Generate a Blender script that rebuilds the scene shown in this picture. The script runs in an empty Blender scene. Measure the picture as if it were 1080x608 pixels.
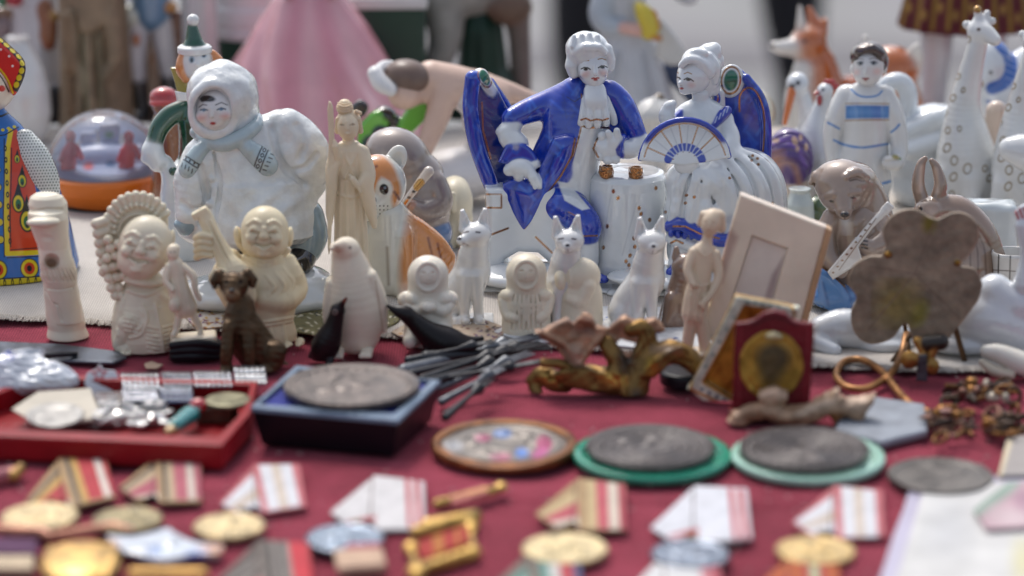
import bpy, math, random
import numpy as np
from mathutils import Vector, Matrix
random.seed(7)
SC = bpy.context.scene
COL = SC.collection
f32 = np.float32
# ------------------------------------------------------------------ camera frame
FPX, CX, CY, H = 3000.0, 540.0, 304.0, 0.394
PITCH = math.radians(15.7)
cP, sP = math.cos(PITCH), math.sin(PITCH)
def ray(px, py):
    a = (px - CX) / FPX; b = -(py - CY) / FPX
    return Vector((a, cP + b * sP, -sP + b * cP))
def G(px, py, z=0.0):
    r = ray(px, py); t = (z - H) / r.z
    return Vector((r.x * t, r.y * t, z)), t
LIN = 0.0014                      # thickness of the linen cloth
def lin(h):
    h = h.lstrip('#')
    v = [int(h[i:i + 2], 16) / 255 for i in (0, 2, 4)]
    return np.array([c / 12.92 if c <= .04045 else ((c + .055) / 1.055) ** 2.4 for c in v], f32)
GOLD = ('#b8894a', 1.0)
def colr(c):
    if isinstance(c, tuple): return np.append(lin(c[0]), f32(c[1]))
    return np.append(lin(c), f32(0))
# ------------------------------------------------------------------ figures
CUR = None
class Fig:
    def __init__(s, name, label, cat, x0, y0, z=0.0, group=None, yaw=0):
        global CUR
        CUR = s
        s.name, s.label, s.cat, s.group, s.x0, s.y0, s.z = name, label, cat, group, x0, y0, z
        s.o, s.t = G(x0, y0, z)
        r = ray(x0, y0); s.s = s.t / FPX
        th = math.asin(-r.z / r.length); s.st, s.ct = math.sin(th), math.cos(th)
        s.az = math.atan2(r.x, r.y); s.root = None
        s.M = Matrix.Translation(s.o) @ Matrix.Rotation(-s.az, 4, 'Z')
        s.Mi = s.M.inverted()
    def tag(s, o):
        o['label'] = s.label; o['category'] = s.cat
        if s.group: o['group'] = s.group
        o.matrix_world = s.M
    def empty(s):
        if s.root is None:
            s.root = bpy.data.objects.new(s.name, None); COL.objects.link(s.root)
            s.root.empty_display_size = .01
            s.tag(s.root)
        return s.root
    def proj(s, V):               # local -> picture coordinates of the photograph
        return V[:, 0] + s.x0, s.y0 - (V[:, 2] * s.ct + V[:, 1] * s.st)
def loc(px, py, d=0.0):
    c = CUR
    return np.array([px - c.x0, d, ((c.y0 - py) - d * c.st) / c.ct], f32)
def lg(px, py, h=0.0):            # point of the ground plane raised by h
    c = CUR
    w, _ = G(px, py, c.z + h * c.s)
    p = c.Mi @ w
    return np.array([p.x / c.s, p.y / c.s, h], f32)
# ------------------------------------------------------------------ shapes
class Pm:
    def __init__(s, f, lo, hi): s.f, s.lo, s.hi, s.col, s.op, s.kk = f, np.array(lo, f32), np.array(hi, f32), None, 'u', None
    def c(s, col): s.col = col; return s
    def k(s, v): s.kk = v; return s
    def sub(s): s.op = 's'; return s
def rotm(rot=0, yaw=0, pitch=0):
    M = Matrix.Rotation(math.radians(yaw), 3, 'Z') @ Matrix.Rotation(math.radians(pitch), 3, 'X') @ Matrix.Rotation(math.radians(rot), 3, 'Y')
    return np.array(M, f32)
def _loc(p, R, X, Y, Z):
    x, y, z = X - p[0], Y - p[1], Z - p[2]
    if R is None: return x, y, z
    return (R[0, 0] * x + R[1, 0] * y + R[2, 0] * z, R[0, 1] * x + R[1, 1] * y + R[2, 1] * z, R[0, 2] * x + R[1, 2] * y + R[2, 2] * z)
def Ea(p, r, rot=0, yaw=0, pitch=0):
    R = rotm(rot, yaw, pitch) if (rot or yaw or pitch) else None
    a, b, c = [f32(v) for v in r]
    def f(X, Y, Z):
        x, y, z = _loc(p, R, X, Y, Z)
        x, y, z = x / a, y / b, z / c
        k0 = np.sqrt(x * x + y * y + z * z) + f32(1e-6)
        k1 = np.sqrt((x / a) ** 2 + (y / b) ** 2 + (z / c) ** 2) + f32(1e-6)
        return k0 * (k0 - 1) / k1
    e = np.array(r, f32) if R is None else np.sqrt(((R * np.array(r, f32)[None, :]) ** 2).sum(1))
    return Pm(f, p - e, p + e)
def E(px, py, d, r, rot=0, yaw=0, pitch=0):
    if not hasattr(r, '__len__'): r = (r, r, r)
    return Ea(loc(px, py, d), r, rot, yaw, pitch)
def Ba(p, h, rr=1.0, rot=0, yaw=0, pitch=0):
    R = rotm(rot, yaw, pitch) if (rot or yaw or pitch) else None
    h = np.array(h, f32); q = np.maximum(h - rr, 0)
    rr = f32(rr)
    def f(X, Y, Z):
        x, y, z = _loc(p, R, X, Y, Z)
        x, y, z = np.abs(x) - q[0], np.abs(y) - q[1], np.abs(z) - q[2]
        o = np.sqrt(np.maximum(x, 0) ** 2 + np.maximum(y, 0) ** 2 + np.maximum(z, 0) ** 2)
        return o + np.minimum(np.maximum(np.maximum(x, y), z), 0) - rr
    e = h if R is None else (np.abs(R) * h[None, :]).sum(1)
    return Pm(f, p - e, p + e)
def B(px, py, d, h, rr=1.0, rot=0, yaw=0, pitch=0): return Ba(loc(px, py, d), h, rr, rot, yaw, pitch)
def Ta(p, R0, r, rot=0, yaw=0, pitch=0, sx=1.0):      # ring in the local x-z plane (facing the camera); pitch 90 lays it flat
    R = rotm(rot, yaw, pitch)
    def f(X, Y, Z):
        x, y, z = _loc(p, R, X, Y, Z)
        q = np.sqrt((x / sx) ** 2 + z * z) - f32(R0)
        return np.sqrt(q * q + y * y) - f32(r)
    e = np.full(3, R0 * max(1, sx) + r, f32)
    return Pm(f, p - e, p + e)
def T(px, py, d, R0, r, rot=0, yaw=0, pitch=0, sx=1.0): return Ta(loc(px, py, d), R0, r, rot, yaw, pitch, sx)
def Ca(pts, sd=1.0):                                   # chain of tapered rods, pts = [(vec, r)]
    P = [np.array(p, f32) for p, r in pts]; Rr = [f32(r) for p, r in pts]
    if len(P) == 1: P.append(P[0] + f32(.01)); Rr.append(Rr[0])
    yc = float(np.mean([p[1] for p in P]))
    def f(X, Y, Z):
        out = None
        for i in range(len(P) - 1):
            a, b = P[i], P[i + 1]; ba = b - a; L = max(float(ba @ ba), 1e-6)
            x, y, z = X - a[0], (Y - a[1]) / sd, Z - a[2]
            by = ba[1] / sd; L = max(float(ba[0] ** 2 + by ** 2 + ba[2] ** 2), 1e-6)
            h = np.clip((x * ba[0] + y * by + z * ba[2]) / f32(L), 0, 1)
            d = np.sqrt((x - h * ba[0]) ** 2 + (y - h * by) ** 2 + (z - h * ba[2]) ** 2) - (Rr[i] + (Rr[i + 1] - Rr[i]) * h)
            out = d if out is None else np.minimum(out, d)
        return out * f32(min(1, sd)) if sd < 1 else out
    lo = np.min([p - np.array([r, r * sd, r]) for p, r in zip(P, Rr)], 0); hi = np.max([p + np.array([r, r * sd, r]) for p, r in zip(P, Rr)], 0)
    return Pm(f, lo, hi)
def C(*pts, sd=1.0): return Ca([(loc(*p[:3]), p[3]) for p in pts], sd)
def spl(pts, n=6):                                     # smooth a list of tuples (Catmull-Rom)
    A = [np.array(p, float) for p in pts]; A = [2 * A[0] - A[1]] + A + [2 * A[-1] - A[-2]]; out = []
    for i in range(1, len(A) - 2):
        for j in range(n):
            t = j / n; p0, p1, p2, p3 = A[i - 1:i + 3]
            out.append(.5 * (2 * p1 + (p2 - p0) * t + (2 * p0 - 5 * p1 + 4 * p2 - p3) * t * t + (3 * p1 - p0 - 3 * p2 + p3) * t ** 3))
    out.append(A[-2]); return [tuple(p) for p in out]
def CS(*pts, n=5, sd=1.0): return C(*spl(pts, n), sd=sd)
def REVa(p, prof, sx=1.0, sy=1.0, folds=0, amp=0.0, ph=0.0, lean=0.0, ybase=1.0, tw=0.0):
    # prof = [(z, r)] going up; r is half-width in x; folds ripple the radius, most at the bottom
    Zp = np.array([q[0] for q in prof], f32); Rp = np.array([q[1] for q in prof], f32)
    h = float(Zp[-1] - Zp[0])
    def f(X, Y, Z):
        x, y, z = (X - p[0]), (Y - p[1]), Z - p[2]
        if lean: x = x - f32(lean) * z
        x, y = x / sx, y / sy
        q = np.sqrt(x * x + y * y) + f32(1e-5)
        zz = np.clip(z, Zp[0], Zp[-1])
        r = np.interp(zz.ravel(), Zp, Rp).reshape(zz.shape).astype(f32)
        if folds:
            a = np.arctan2(x, -y) + f32(tw) * (z - Zp[0]) / h
            r = r * (1 + f32(amp) * (np.sin(a * folds + ph) + .5 * np.sin(a * (folds * 1.7) + 2 * ph + 1)) * (1 - .75 * (zz - Zp[0]) / h))
        d = (q - r) * f32(.8 * min(sx, sy, 1))
        e = np.maximum(Zp[0] - z, z - Zp[-1])
        return np.where(e > 0, np.sqrt(np.maximum(d, 0) ** 2 + e * e), np.maximum(d, e))
    m = float(Rp.max()) * (1 + 1.5 * abs(amp)); ln = abs(lean) * max(abs(Zp[0]), abs(Zp[-1]))
    return Pm(f, p + np.array([-m * sx - ln, -m * sy, Zp[0]], f32), p + np.array([m * sx + ln, m * sy, Zp[-1]], f32))
def REV(px, d, prof, **kw):                            # prof = [(py, r)] in picture rows, bottom first or top first
    prof = sorted(((loc(px, py, d)[2], r) for py, r in prof), key=lambda q: q[0])
    p = loc(px, CUR.y0, d); z0 = prof[0][0]
    p = np.array([p[0], d, z0], f32)
    return REVa(p, [(z - z0, r) for z, r in prof], **kw)
def poly2(x, y, P):                                    # signed distance to a polygon
    d = np.full(x.shape, 1e9, f32); s = np.ones(x.shape, f32); n = len(P)
    for i in range(n):
        ax, ay = P[i]; bx, by = P[i - 1]
        ex, ey = f32(bx - ax), f32(by - ay); wx, wy = x - f32(ax), y - f32(ay)
        t = np.clip((wx * ex + wy * ey) / max(ex * ex + ey * ey, f32(1e-9)), 0, 1)
        d = np.minimum(d, (wx - ex * t) ** 2 + (wy - ey * t) ** 2)
        c1 = y >= ay; c2 = y < by; c3 = ex * wy > ey * wx
        fl = (c1 & c2 & c3) | (~c1 & ~c2 & ~c3)
        s = np.where(fl, -s, s)
    return s * np.sqrt(d)
def PR(poly, d, th, rr=1.0, pillow=0.0, yaw=0, pitch=0, w=None):      # outline seen from the front, d = mid depth, th = half thickness
    L = [loc(x, y, d) for x, y in poly]; P = [(float(q[0]), float(q[2])) for q in L]
    c = np.mean(L, 0); R = rotm(0, yaw, pitch) if (yaw or pitch) else None
    P0 = [(a - c[0], b - c[2]) for a, b in P]
    ww = w or max(1e-3, pillow)
    def f(X, Y, Z):
        x, y, z = _loc(c, R, X, Y, Z)
        q = poly2(x, z, P0)
        t = f32(th)
        if pillow:
            u = np.clip(1 + q / f32(ww), 0, 1)
            t = f32(th) * np.sqrt(np.maximum(1 - u * u, 0)) + f32(rr)
            e = np.abs(y) - t
            return np.maximum(q, e) * f32(.7)
        a, b = q + f32(rr), np.abs(y) - t + f32(rr)
        return np.sqrt(np.maximum(a, 0) ** 2 + np.maximum(b, 0) ** 2) + np.minimum(np.maximum(a, b), 0) - f32(rr)
    xs = [q[0] for q in P0]; zs = [q[1] for q in P0]; t = th + rr
    e = np.array([max(map(abs, xs)), t, max(map(abs, zs))], f32)
    if R is not None: e = (np.abs(R) * e[None, :]).sum(1)
    return Pm(f, c - e, c + e)
def PG(poly, h0, h1, rr=.6, at=None, taper=0.0):       # outline on the table: picture points taken at height h0 (or at)
    L = [lg(x, y, h0 if at is None else at) for x, y in poly]; P = [(float(q[0]), float(q[1])) for q in L]
    zc, hh = f32((h0 + h1) / 2), f32(abs(h1 - h0) / 2)
    def f(X, Y, Z):
        q = poly2(X, Y, P)
        if taper: q = q + f32(taper) * (f32(h1) - Z)
        a, b = q + f32(rr), np.abs(Z - zc) - hh + f32(rr)
        return np.sqrt(np.maximum(a, 0) ** 2 + np.maximum(b, 0) ** 2) + np.minimum(np.maximum(a, b), 0) - f32(rr)
    xs = [q[0] for q in P]; ys = [q[1] for q in P]
    return Pm(f, (min(xs), min(ys), min(h0, h1)), (max(xs), max(ys), max(h0, h1)))
def disc(px, py, rx, h0, h1, rr=1.0, wob=0.0, n=36, seed=0, sy=1.0):
    c = lg(px, py, (h0 + h1) / 2); rng = random.Random(seed)
    prof = [(0, rx - rr), (rr * .3, rx - rr * .3), (rr, rx), (max(h1 - h0 - rr, rr), rx), (h1 - h0 - rr * .3, rx - rr * .3), (h1 - h0, rx - rr)]
    return REVa(np.array([c[0], c[1], h0], f32), prof, sy=sy, folds=3 if wob else 0, amp=wob)
# ------------------------------------------------------------------ painted marks
class D:
    def __init__(s, f, col, bb, soft=.5, front=True, dr=None, only=None):
        s.only = only; s.f, s.col, s.bb, s.soft, s.front, s.dr = f, col, bb, soft, front, dr
def De(px, py, rx, ry, col, rot=0, soft=.5, front=True, ring=None, dr=None):
    a = math.radians(rot); c, s_ = math.cos(a), math.sin(a)
    def f(x, y):
        u, v = (x - px) * c + (y - py) * s_, -(x - px) * s_ + (y - py) * c
        q = (np.sqrt((u / rx) ** 2 + (v / ry) ** 2) - 1) * min(rx, ry)
        return np.abs(q) - ring if ring else q
    m = max(rx, ry) + 2 + (ring or 0)
    return D(f, col, (px - m, py - m, px + m, py + m), soft, front, dr)
def Dl(pts, w, col, soft=.5, front=True, dr=None, closed=False, w2=None):
    P = list(pts) + ([pts[0]] if closed else [])
    def f(x, y):
        d = np.full(x.shape, 1e9, f32)
        for i in range(len(P) - 1):
            ax, ay = P[i]; bx, by = P[i + 1]; ex, ey = bx - ax, by - ay
            t = np.clip(((x - ax) * ex + (y - ay) * ey) / max(ex * ex + ey * ey, 1e-9), 0, 1)
            ww = w / 2 if w2 is None else (w + (w2 - w) * (i + t) / (len(P) - 1)) / 2
            d = np.minimum(d, np.sqrt((x - ax - ex * t) ** 2 + (y - ay - ey * t) ** 2) - ww)
        return d
    xs = [p[0] for p in P]; ys = [p[1] for p in P]; m = w + 2
    return D(f, col, (min(xs) - m, min(ys) - m, max(xs) + m, max(ys) + m), soft, front, dr)
def Dp(P, col, soft=.5, front=True, dr=None):
    xs = [p[0] for p in P]; ys = [p[1] for p in P]
    return D(lambda x, y: poly2(x, y, P), col, (min(xs) - 2, min(ys) - 2, max(xs) + 2, max(ys) + 2), soft, front, dr)
# ------------------------------------------------------------------ surface extraction
def surfnets(g, lo, vox):
    ins = g < 0
    sh = tuple(n - 1 for n in g.shape)
    cnt = np.zeros(sh, np.int8)
    for i in (0, 1):
        for j in (0, 1):
            for k in (0, 1): cnt += ins[i:i + sh[0], j:j + sh[1], k:k + sh[2]]
    act = (cnt > 0) & (cnt < 8)
    I = np.argwhere(act)
    if len(I) == 0: return None
    idx = np.full(sh, -1, np.int32); idx[act] = np.arange(len(I))
    cv = {}
    for i in (0, 1):
        for j in (0, 1):
            for k in (0, 1): cv[i, j, k] = g[I[:, 0] + i, I[:, 1] + j, I[:, 2] + k]
    acc = np.zeros((len(I), 3), f32); n = np.zeros(len(I), f32)
    for ax in range(3):
        for u in (0, 1):
            for v in (0, 1):
                a = [0, 0, 0]; o = [q for q in range(3) if q != ax]; a[o[0]], a[o[1]] = u, v; b = list(a); b[ax] = 1
                va, vb = cv[tuple(a)], cv[tuple(b)]
                m = (va < 0) != (vb < 0)
                t = np.where(m, va / np.where(m, va - vb, 1), 0)
                pt = np.tile(np.array(a, f32), (len(I), 1)); pt[:, ax] = t
                acc += pt * m[:, None]; n += m
    V = (I + acc / n[:, None]) * f32(vox) + lo
    Q = []
    for ax in range(3):
        o = [q for q in range(3) if q != ax]
        sl0 = [slice(None)] * 3; sl1 = [slice(None)] * 3
        sl0[ax] = slice(0, -1); sl1[ax] = slice(1, None)
        a, b = ins[tuple(sl0)], ins[tuple(sl1)]
        e = np.argwhere(a != b)
        ok = (e[:, o[0]] > 0) & (e[:, o[1]] > 0) & (e[:, o[0]] < g.shape[o[0]] - 1) & (e[:, o[1]] < g.shape[o[1]] - 1)
        e = e[ok]
        w = a[e[:, 0], e[:, 1], e[:, 2]]
        def at(du, dv):
            q = e.copy(); q[:, o[0]] -= du; q[:, o[1]] -= dv
            return idx[q[:, 0], q[:, 1], q[:, 2]]
        q = np.stack([at(1, 1), at(0, 1), at(0, 0), at(1, 0)], 1)
        if ax == 1: w = ~w
        q[~w] = q[~w][:, ::-1]
        Q.append(q)
    Q = np.concatenate(Q)
    return V, Q[(Q >= 0).all(1)]
def sines(V, freq, seed=0):
    rng = np.random.RandomState(seed); r = np.zeros(len(V), f32)
    for i in range(9):
        d = rng.normal(size=3); d /= np.linalg.norm(d); fr = freq * rng.uniform(.6, 1.7)
        r += np.sin(V @ (d * fr).astype(f32) + rng.uniform(0, 6.28)).astype(f32)
    return r / 4
def mesh_obj(name, V, Q, colv, mat, parent, smooth=True):
    me = bpy.data.meshes.new(name)
    me.vertices.add(len(V)); me.vertices.foreach_set('co', np.ascontiguousarray(V, f32).ravel())
    k = Q.shape[1]
    me.loops.add(Q.size); me.loops.foreach_set('vertex_index', Q.astype(np.int32).ravel())
    me.polygons.add(len(Q)); me.polygons.foreach_set('loop_start', np.arange(0, Q.size, k, dtype=np.int32))
    me.update(calc_edges=True); me.validate()
    if smooth: me.shade_smooth()
    if colv is not None:
        at = me.attributes.new('paint', 'FLOAT_COLOR', 'POINT'); at.data.foreach_set('color', np.ascontiguousarray(colv, f32).ravel())
    if mat: me.materials.append(mat)
    o = bpy.data.objects.new(name, me); COL.objects.link(o)
    if parent is not None: o.parent = parent
    return o
NV = 0
def build(prims, vox, base, paint=(), clip=True, cw=.5, disp=None, k=2.0, smooth=0):
    global NV
    c = CUR
    us = [p for p in prims if p.op == 'u']
    lo = np.min([p.lo for p in us], 0) - 3 * vox; hi = np.max([p.hi for p in us], 0) + 3 * vox
    if clip: lo[2] = max(lo[2], -3 * vox)
    n = np.ceil((hi - lo) / vox).astype(int) + 1
    g = np.full(tuple(n), 1e3, f32)
    ax = [lo[i] + np.arange(n[i], dtype=f32) * f32(vox) for i in range(3)]
    for p in prims:
        kk = k if p.kk is None else p.kk
        m = kk + 2.5 * vox
        a = np.maximum(np.floor((p.lo - m - lo) / vox).astype(int), 0); b = np.minimum(np.ceil((p.hi + m - lo) / vox).astype(int) + 1, n)
        if (b <= a).any(): continue
        sl = tuple(slice(a[i], b[i]) for i in range(3))
        X, Y, Z = np.broadcast_arrays(ax[0][sl[0]][:, None, None], ax[1][sl[1]][None, :, None], ax[2][sl[2]][None, None, :])
        d = p.f(X, Y, Z).astype(f32); q = g[sl]
        if p.op == 's': d = -d
        if kk > 0:
            h = np.maximum(kk - np.abs(d - q), 0) / f32(kk); s = h * h * f32(kk / 4)
            g[sl] = (np.minimum(d, q) - s) if p.op == 'u' else (np.maximum(d, q) + s)
        else: g[sl] = np.minimum(d, q) if p.op == 'u' else np.maximum(d, q)
    if clip: g = np.maximum(g, -(ax[2][None, None, :]))
    r = surfnets(g, lo.astype(f32), vox)
    del g
    if r is None: return None
    V, Q = r; NV += len(V)
    # colours
    if base is None: base = us[0].col or '#ffffff'
    cb = colr(base)
    if any(p.col for p in us):
        Dm = np.full(len(V), 1e3, f32); acc = np.zeros((len(V), 4), f32); ws = np.zeros(len(V), f32)
        ds = []
        for p in us:
            m = ((V > p.lo - 4) & (V < p.hi + 4)).all(1)
            d = np.full(len(V), 1e3, f32)
            if m.any(): d[m] = p.f(V[m, 0], V[m, 1], V[m, 2])
            ds.append(d); Dm = np.minimum(Dm, d)
        for p, d in zip(us, ds):
            w = np.exp(-np.minimum((d - Dm) / f32(cw), 40)); acc += w[:, None] * (colr(p.col) if p.col else cb)[None, :]; ws += w
        colv = acc / ws[:, None]
    else: colv = np.tile(cb, (len(V), 1))
    N = None
    if paint or disp:
        e1 = V[Q[:, 2]] - V[Q[:, 0]]; e2 = V[Q[:, 3]] - V[Q[:, 1]]; fn = np.cross(e1, e2)
        N = np.zeros_like(V)
        for j in range(4):
            for q in range(3): N[:, q] += np.bincount(Q[:, j], weights=fn[:, q], minlength=len(V))
        N /= np.linalg.norm(N, axis=1)[:, None] + 1e-9
    if paint:
        px, py = c.proj(V)
        fr = (-N[:, 1] * c.ct + N[:, 2] * c.st) > .05
        for d in paint:
            m = (px > d.bb[0]) & (px < d.bb[2]) & (py > d.bb[1]) & (py < d.bb[3])
            if d.front: m &= fr
            if d.dr: m &= (V[:, 1] > d.dr[0]) & (V[:, 1] < d.dr[1])
            if not m.any(): continue
            q = d.f(px[m], py[m]); w = np.clip(.5 - q / (2 * d.soft), 0, 1)[:, None]
            if d.only: w = w * (np.abs(colv[m] - colr(d.only)[None, :]).max(1) < .16)[:, None]
            colv[m] = colv[m] * (1 - w) + colr(d.col)[None, :] * w
    if disp:
        for amp, fr_ in disp: V = V + N * (amp * sines(V, fr_, int(fr_ * 1000)))[:, None]
    return V * f32(c.s), Q, colv
def part(name, prims, mat, base='#dfe2e4', vox=1.0, parent=None, label=None, **kw):
    r = build(prims, vox, base, **kw)
    if r is None: print('EMPTY part', CUR.name, name); return None
    o = mesh_obj(name, r[0], r[1], r[2], mat, parent if parent is not None else CUR.empty())
    if label: o['label'] = label
    return o
def solo(prims, mat, base='#dfe2e4', vox=1.0, **kw):
    r = build(prims, vox, base, **kw)
    o = mesh_obj(CUR.name, r[0], r[1], r[2], mat, None); CUR.tag(o); return o
# ------------------------------------------------------------------ materials
def nodes(name):
    m = bpy.data.materials.new(name); m.use_nodes = True
    t = m.node_tree; b = t.nodes['Principled BSDF']
    return m, t, b
def painted(name, rough=.2, coat=0.0, sss=0.0, var=.08, vscale=60, bump=0.0, bscale=400, spec=.5, metal=None, rvar=.0, sssr=.002, bdist=.0004, top=0.0):
    m, t, b = nodes(name); L = t.links
    a = t.nodes.new('ShaderNodeAttribute'); a.attribute_name = 'paint'
    tc = t.nodes.new('ShaderNodeTexCoord'); nz = t.nodes.new('ShaderNodeTexNoise')
    nz.inputs['Scale'].default_value = vscale; nz.inputs['Detail'].default_value = 6
    L.new(tc.outputs['Object'], nz.inputs['Vector'])
    mr = t.nodes.new('ShaderNodeMapRange'); mr.inputs['From Min'].default_value = .3; mr.inputs['From Max'].default_value = .7
    mr.inputs['To Min'].default_value = 1 - var - top; mr.inputs['To Max'].default_value = 1 + var * .4 - top
    L.new(nz.outputs['Fac'], mr.inputs['Value'])
    mx = t.nodes.new('ShaderNodeMix'); mx.data_type = 'RGBA'; mx.blend_type = 'MULTIPLY'; mx.inputs[0].default_value = 1
    L.new(a.outputs['Color'], mx.inputs[6]); L.new(mr.outputs[0], mx.inputs[7]); L.new(mx.outputs[2], b.inputs['Base Color'])
    if metal is None: L.new(a.outputs['Alpha'], b.inputs['Metallic'])
    else: b.inputs['Metallic'].default_value = metal
    b.inputs['Roughness'].default_value = rough
    if rvar:
        m2 = t.nodes.new('ShaderNodeMapRange'); m2.inputs['From Min'].default_value = .3; m2.inputs['From Max'].default_value = .7
        m2.inputs['To Min'].default_value = max(.02, rough - rvar); m2.inputs['To Max'].default_value = rough + rvar
        L.new(nz.outputs['Fac'], m2.inputs['Value']); L.new(m2.outputs[0], b.inputs['Roughness'])
    b.inputs['Specular IOR Level'].default_value = spec
    b.inputs['Coat Weight'].default_value = coat; b.inputs['Coat Roughness'].default_value = .05
    if sss:
        b.inputs['Subsurface Weight'].default_value = sss; b.inputs['Subsurface Radius'].default_value = (1, .7, .5); b.inputs['Subsurface Scale'].default_value = sssr
    if bump:
        n2 = t.nodes.new('ShaderNodeTexNoise'); n2.inputs['Scale'].default_value = bscale; n2.inputs['Detail'].default_value = 4
        L.new(tc.outputs['Object'], n2.inputs['Vector'])
        bp = t.nodes.new('ShaderNodeBump'); bp.inputs['Strength'].default_value = bump; bp.inputs['Distance'].default_value = bdist
        L.new(n2.outputs['Fac'], bp.inputs['Height']); L.new(bp.outputs[0], b.inputs['Normal'])
        if coat: L.new(bp.outputs[0], b.inputs['Coat Normal'])
    return m
GLAZE = painted('glazed_porcelain', rough=.1, coat=1.0, var=.1, vscale=45, bump=.3, bscale=110, bdist=.0006, top=.08)
FURGL = painted('crinkled_glaze', rough=.15, coat=.9, var=.16, vscale=110, bump=.55, bscale=190, bdist=.0016)
BISQUE = painted('matt_porcelain', rough=.38, var=.08, bump=.15, bscale=300)
IVORY = painted('carved_ivory', rough=.4, var=.16, vscale=45, bump=.12, bscale=500, sss=.12, sssr=.0018, rvar=.06)
STONE = painted('rough_stone', rough=.6, var=.3, vscale=90, bump=.4, bscale=500)
BRONZE = painted('aged_bronze', rough=.4, var=.5, vscale=160, bump=.4, bscale=350, rvar=.12)
IRON = painted('dark_metal', rough=.42, var=.4, vscale=150, bump=.35, bscale=600, rvar=.12)
LACQ = painted('dark_lacquer', rough=.38, var=.3, bump=.1, bscale=300, spec=.3)
PLAST = painted('plastic', rough=.3, var=.08, vscale=30, bump=.05, bscale=200)
CLOTHM = painted('ribbon_cloth', rough=.8, top=.12, var=.14, vscale=200, bump=.3, bscale=1500)
TIN = painted('printed_tin', rough=.2, coat=.3, var=.1, vscale=25)
PAPER = painted('paper_card', rough=.6, top=.1, var=.14, vscale=60, bump=.2, bscale=150)
WOOD = painted('weathered_wood', rough=.5, var=.5, vscale=130, bump=.5, bscale=300)
def snapd(prims, px, py, d0=-170, d1=170):             # depth at which the view line meets the shapes so far
    Dd = np.arange(d0, d1, 1.0, dtype=f32)
    c = CUR
    X = np.full(Dd.shape, px - c.x0, f32); Z = ((c.y0 - py) - Dd * c.st) / c.ct
    m = np.full(Dd.shape, 1e3, f32)
    for p in prims:
        if p.op == 'u': m = np.minimum(m, p.f(X, Dd, Z.astype(f32)))
        else: m = np.maximum(m, -p.f(X, Dd, Z.astype(f32)))
    i = np.argmax(m < 0)
    return float(Dd[i]) if m[i] < 0 else None
def SN(prims, *pts, off=0.0, n=4, sd=1.0):             # tapered rod laid on the surface of the shapes so far
    out = []; last = 0.0
    P = spl(pts, n) if len(pts) > 2 else list(pts)
    ds = [snapd(prims, p[0], p[1]) for p in P]
    known = [d for d in ds if d is not None]; last = known[0] if known else 0.0
    for p, d in zip(P, ds):
        if d is None: d = last
        last = d; out.append((p[0], p[1], d + off * p[2], p[2]))
    return C(*out, sd=sd)
def SE(prims, px, py, r, off=0.0, rot=0, yaw=0, pitch=0):
    d = snapd(prims, px, py); d = 0.0 if d is None else d
    rr = r if not hasattr(r, '__len__') else r[1]
    return E(px, py, d + off * rr, r, rot, yaw, pitch)
# ------------------------------------------------------------------ setting
def cloth_material(name, c1, c2, scale, bump, rough=.9):
    m, t, b = nodes(name); L = t.links
    tc = t.nodes.new('ShaderNodeTexCoord'); hs = []
    for ax in ('X', 'Y'):
        w = t.nodes.new('ShaderNodeTexWave'); w.bands_direction = ax; w.inputs['Scale'].default_value = scale
        w.inputs['Distortion'].default_value = 1.2; w.inputs['Detail'].default_value = 2; w.inputs['Detail Scale'].default_value = 3
        L.new(tc.outputs['Object'], w.inputs['Vector']); hs.append(w.outputs['Fac'])
    mx = t.nodes.new('ShaderNodeMath'); mx.operation = 'MULTIPLY'; L.new(hs[0], mx.inputs[0]); L.new(hs[1], mx.inputs[1])
    nz = t.nodes.new('ShaderNodeTexNoise'); nz.inputs['Scale'].default_value = 14; nz.inputs['Detail'].default_value = 8; nz.inputs['Roughness'].default_value = .7
    L.new(tc.outputs['Object'], nz.inputs['Vector'])
    ad = t.nodes.new('ShaderNodeMath'); ad.operation = 'MULTIPLY_ADD'; L.new(mx.outputs[0], ad.inputs[0]); ad.inputs[1].default_value = .55
    L.new(nz.outputs['Fac'], ad.inputs[2])
    cr = t.nodes.new('ShaderNodeValToRGB'); L.new(ad.outputs[0], cr.inputs['Fac'])
    cr.color_ramp.elements[0].position = .3; cr.color_ramp.elements[0].color = (*lin(c1), 1)
    cr.color_ramp.elements[1].position = 1.0; cr.color_ramp.elements[1].color = (*lin(c2), 1)
    L.new(cr.outputs['Color'], b.inputs['Base Color'])
    b.inputs['Roughness'].default_value = rough; b.inputs['Specular IOR Level'].default_value = .08
    b.inputs['Sheen Weight'].default_value = .06; b.inputs['Sheen Roughness'].default_value = .5
    bp = t.nodes.new('ShaderNodeBump'); bp.inputs['Strength'].default_value = bump; bp.inputs['Distance'].default_value = .0006
    L.new(ad.outputs[0], bp.inputs['Height']); L.new(bp.outputs[0], b.inputs['Normal'])
    return m
def sheet(name, x0, x1, y0, y1, nx, ny, zf, mat, hem=None):
    xs = np.linspace(x0, x1, nx); ys = np.linspace(y0, y1, ny)
    X, Y = np.meshgrid(xs, ys, indexing='ij')
    V = np.stack([X.ravel(), Y.ravel(), zf(X, Y).ravel()], 1)
    i, j = np.meshgrid(np.arange(nx - 1), np.arange(ny - 1), indexing='ij'); a = (i * ny + j).ravel()
    Q = np.stack([a, a + ny, a + ny + 1, a + 1], 1)
    return mesh_obj(name, V, Q, None, mat, None)
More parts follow.
